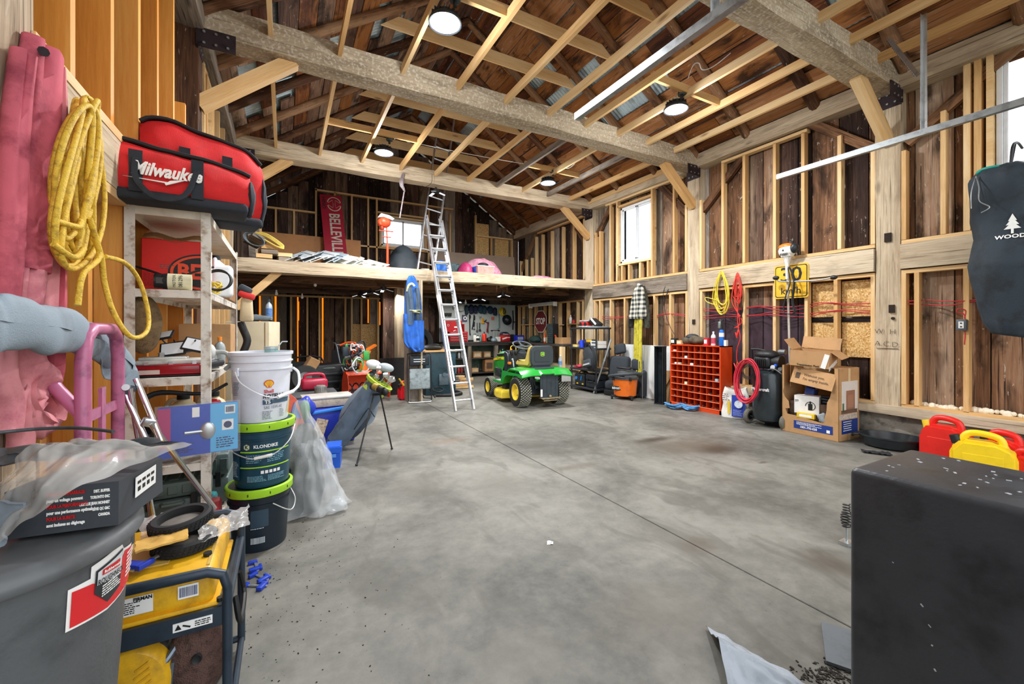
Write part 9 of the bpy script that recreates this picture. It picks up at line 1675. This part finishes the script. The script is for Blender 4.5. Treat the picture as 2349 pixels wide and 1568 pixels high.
# red sign
tl=PY(758,448,10.75); bl=PY(772,592,10.35); wS=0.47
bl=tl+(bl-tl)*((tl.z-2.392)/(tl.z-bl.z)); hgt=(tl-bl).length; o=thing('red_sign','tall dark red sign board with white lettering leaning on the loft','sign',bl); up_=(tl-bl).normalized(); xs__=Vector((1,0,0)); xs__=(xs__-up_*xs__.dot(up_)).normalized(); ys_=up_.cross(xs__); Ms=Matrix((xs__,ys_,up_)).transposed()
o.rotation_euler=Ms.to_euler(); o.location=bl
SR_=M('#b01f38',0.4,0,0.08)
b=B(); b.box((0,0,hgt/2),(wS,0.02,hgt)); part('panel',b,SR_,o)
rot=(R(90),R(90),0)
txt('BELLEVILLE',0.32,M('#d8d3c4',0.4),o,(0.03,-0.0115,hgt-0.47),(PI/2,PI/2,0),sx=0.68,off=0.007,align='LEFT')
txt('HINO',0.11,M('#3a2228',0.5),o,(-0.165,-0.0115,hgt-0.21),(PI/2,PI/2,0),sx=1.1,off=0.003)
LW_=M('#d8cfb4',0.4)
b=B()
for s_ in (-1,1): b.tube([(0.06+0.145*math.cos(a_)*1.0,-0.013,hgt-0.23+s_*0.012+0.16*math.sin(a_)*s_) for a_ in [R(12+k*13) for k in range(13)]],0.012,6,flat=0.5)
for s_ in (-1,1): b.tube([(0.06+s_*0.13,-0.013,hgt-0.23+0.03),(0.06+s_*0.03,-0.013,hgt-0.23+0.10),(0.06+s_*0.022,-0.013,hgt-0.23),(0.06+s_*0.03,-0.013,hgt-0.23-0.10),(0.06+s_*0.13,-0.013,hgt-0.23-0.03)],0.010,6,flat=0.5)
part('round_emblem',b,LW_,o,sm=1.0)
# plywood, brown panel
a=PY(598,570,10.85); c=PY(827,585,10.85); b=B(); b.box((0,0,0.54),(abs(c.x-a.x),0.018,1.08),(R(-3),0,0)); one('plywood_sheet',b,M('#cd9159',0.6,0,0.08,4),'long orange brown plywood sheet standing behind the red sign','plywood',((a.x+c.x)/2,10.80,LZ),sm=0)
a=PY(1000,600,10.3); c=PY(1175,620,10.3); b=B(); b.box((0,0,0.45),(abs(c.x-a.x),0.02,0.90),(R(-8),0,0)); one('taupe_sheet',b,M('#8d7a67',0.45,0,0.06,4),'long taupe panel leaning behind the pink bags on the loft','panel',((a.x+c.x)/2,10.2,LZ+0.005),R(-3),sm=0)
# orange auger on a stand
pb=PY(889,612,7.9); o=thing('ice_auger','orange engine on an upright orange pole standing on loft edge','auger',(pb.x,7.9,LZ)); AO=M('#f0502a',0.4,0,0.1)
zt_=PY(884,510,7.9).z-LZ
b=B(); b.cyl((0,0,0.0),(0.0,0,zt_*0.55),0.022,n=12); b.cyl((0,0,zt_*0.5),(-0.02,0,zt_-0.08),0.012,n=10); part('pole',b,AO,o); b=B(); [b.tube([(0,0,0.06),(s_*0.09,0,0.035),(s_*0.2,0,0.01)],0.014,7,smooth=3) for s_ in (-1,1)]; part('foot',b,AO,o)
b=B(); b.sph((-0.06,0,zt_),(0.12,0.10,0.10),16,10); b.box((-0.10,0,zt_-0.02),(0.12,0.14,0.1),bev=0.02); part('engine_cover',b,AO,o); b=B(); b.prism([(-0.16,0.06),(-0.1,0.14),(0.05,0.12),(0.14,0.07),(0.1,0.04),(-0.05,0.08)],0.16,c=(-0.03,0,zt_)); part('guard',b,M('#d6d6ce',0.4,0.2,0.1),o); b=B(); b.cyl((-0.16,-0.02,zt_-0.16),(0.10,-0.02,zt_-0.16),0.01); b.cyl((-0.1,-0.02,zt_-0.27),(0.06,-0.02,zt_-0.27),0.009); b.sph((-0.1,0,zt_-0.1),(0.03,0.04,0.05)); part('handle',b,M('#c24a35',0.4,0.2,0.1),o)
p=onl(925,8.9); b=B(); b.sph((0,0,0.02),(0.36,0.3,0.66),24,14,z0=-0.05); one('dark_dome',b,M('#39434a',0.6,0,0.15),'large dark grey dome shaped cover beneath the loft window','cover',p,sm=1.2)
p=onl(1012,8.3); b=B(); b.sph((0,0,0.12),(0.17,0.15,0.20),z0=-0.55); b.jit(0.04,14); one('blue_tarp',b,M('#1f6fd0',0.5,0,0.2,14),'bunched bright blue tarp by the upright loft ladder','tarp',p,sm=1.0)
p=onl(1040,8.3); b=B(); b.sph((0,0,0.1),(0.26,0.16,0.17),20,12,z0=-0.55); b.jit(0.06,14); one('dark_netting',b,M('#46575a',0.8,0,0.5,30),'dark grey tangled netting between blue tarp and pink bag','netting',p,sm=0.7)
p=onl(970,8.1); smallbox('white_tub','white and blue tub at the foot of the loft ladder',(p[0]+0.08,8.25,LZ),(0.16,0.14,0.12),WHITE,'tub',lab=BLUE)
PKI=M('#d99aae',0.45,0,0.25,18,bump=0.4,bs=40,dirtcol='#b5607d')
p=onl(1105,8.7); b=B(); b.sph((0,0,0.05),(0.5,0.3,0.46),30,14,z0=-0.1); b.jit(0.05,6); one('insulation_bag',b,PKI,'large pink plastic bag of insulation behind the clear tote','bag',p,sm=1.2)
p=onl(1068,8.1); b=B(); b.sph((0,0,0.04),(0.17,0.16,0.25),20,10,z0=-0.15); one('magenta_bag',b,M('#b8326a',0.45,0,0.2,14),'small magenta plastic bag left of the clear tote','bag',p,sm=1.2)
o=thing('clear_tote','clear plastic tote with blue latches on the loft edge','tote',(onl(1108,8.0)[0],8.0,LZ),0); b=B(); b.box((0,0,0.1),(0.34,0.26,0.2),taper=1.1); part('tote_body',b,M('#d9a79a',0.2,0,0.2,9,alpha=0.75),o); b=B(); b.box((0,0,0.21),(0.4,0.3,0.02),bev=0.006); part('lid',b,M('#dfe6e6',0.2,0,0.03,alpha=0.8),o); b=B(); [b.box((s_*0.195,0,0.12),(0.02,0.12,0.16),(0,s_*0.1,0)) for s_ in (-1,1)]; part('latch',b,BLUE,o); b=B(); b.sph((0,0,0.25),(0.12,0.1,0.05),14,8,z0=-0.2); part('dark_cloth',b,BLK,o)
p=onl(1232,8.15); b=B(); b.sph((0.1,0,0.0),(0.42,0.22,0.13),26,12,z0=-0.1); b.sph((-0.25,0,0),(0.4,0.2,0.05),20,8,z0=-0.1); b.jit(0.02,9); one('pink_sheet',b,PKI,'flat pink plastic insulation bag at the right loft edge','bag',p,sm=1.2)
# boards and rope at left of the loft
for k,(dx,z,L_,a_) in enumerate(((0.0,0.05,0.8,0.05),(0.12,0.13,0.7,-0.1),(0.05,0.21,0.6,0.12),(0.28,0.05,0.4,0.2),(0.3,0.12,0.4,0.0),(-0.12,0.34,0.7,0.25))):
    b=B(); b.box((0,0,0),(0.22,L_,0.06),bev=0.002,seg=1); one('lumber_offcut',b,GREYW if k%2 else PINE,['bottom left board in the small pile at the loft left','second board in the pile at the loft left','third board in the pile at the loft left','short lower board at right of the loft pile','short upper board at right of the loft pile','tilted thick board on top of the loft left pile'][k],'board',(-0.30+dx,7.95,LZ+z),a_,'board pile at the loft left',rot=(0,R(25) if k==5 else 0,a_),sm=0)
b=B(); 
for k in range(3): b.tube([(-0.45+0.01*k,7.7,LZ+0.42),(-0.25,7.62,LZ+0.36+0.02*k),(-0.02,7.6,LZ+0.2+0.02*k),(-0.12,7.6,LZ+0.22),(-0.35,7.65,LZ+0.36)],0.012,7,smooth=6)
one('yellow_lead',b,M('#d8bf57',0.6,0,0.1),'yellow cord draped over the tilted board at loft left','cord',sm=1.2)
b=B(); [b.tube([(-0.42+0.14*math.cos(t_)*(1-.1*k),7.6+0.02*k,LZ+0.30+0.09*math.sin(t_)-0.3*0.14*math.cos(t_)) for t_ in [q*2*PI/20 for q in range(20)]],0.009,7,closed=True) for k in range(3)]; one('grey_lead',b,M('#59646c',0.5,0,0.1),'coiled grey cord hung over the tilted board end','cord',sm=1.2)
for k,(px0,px1) in enumerate(((572,578),(577,586),(584,592),(590,597))):
    p=PY(px0+4,560,8.6+k*0.1); b=B(); b.box((0,0,0.6),(0.10,0.03,1.2),(R(-3),R(-3),0)); one('leaning_lumber',b,[GREYW,BEAM,GREYW,PINE][k],['leftmost weathered board leaning in the loft left corner','second weathered board leaning in the loft left corner','third weathered board leaning in the loft left corner','rightmost fresh pine board leaning in loft left corner'][k],'board',(max(-0.6,p.x),8.6+k*0.1,LZ+0.02),0,'boards leaning in the loft corner',sm=0)
# ================================================================ repeated pieces inside one part become parts of their own
NOSPLIT=('print','lettering','line','mark','mortice','foam','weld','letter','barcode','drawing','bolt','screw','slot','seam','vent','hardware','contents','wrap_turn','siding','body','fitting','tread','pictogram','drawer_row','recess','small_pictures','emblem','caster','wheel','transaxle','gauge','strap_','tube_','hub')
def islands(bm):
    seen=set(); out=[]
    for v in bm.verts:
        if v in seen: continue
        st=[v]; seen.add(v); c=[]
        while st:
            q=st.pop(); c.append(q)
            for e in q.link_edges:
                w=e.other_vert(q)
                if w not in seen: seen.add(w); st.append(w)
        out.append(c)
    return out
for o in [q for q in bpy.data.objects if q.type=='MESH' and q.parent is not None and not q.get('kind') and not q.parent.get('kind')]:
    if any(k in o.name for k in NOSPLIT) or len(o.data.vertices)>9000: continue
    bm=bmesh.new(); bm.from_mesh(o.data); isl=islands(bm)
    if not 2<=len(isl)<=20: bm.free(); continue
    ds=[]
    for c in isl:
        ds.append((Vector((max(v.co.x for v in c),max(v.co.y for v in c),max(v.co.z for v in c)))-Vector((min(v.co.x for v in c),min(v.co.y for v in c),min(v.co.z for v in c)))).length)
    if min(ds)<0.45*max(ds): bm.free(); continue
    idx=[set(v.index for v in c) for c in isl]; base=o.data
    for k,s_ in enumerate(idx):
        b2=bmesh.new(); b2.from_mesh(base); b2.verts.ensure_lookup_table(); bmesh.ops.delete(b2,geom=[v for v in b2.verts if v.index not in s_],context='VERTS'); me=base.copy(); b2.to_mesh(me); b2.free()
        if k==0: o.data=me
        else: c=o.copy(); c.data=me; COL.objects.link(c)
    bm.free()
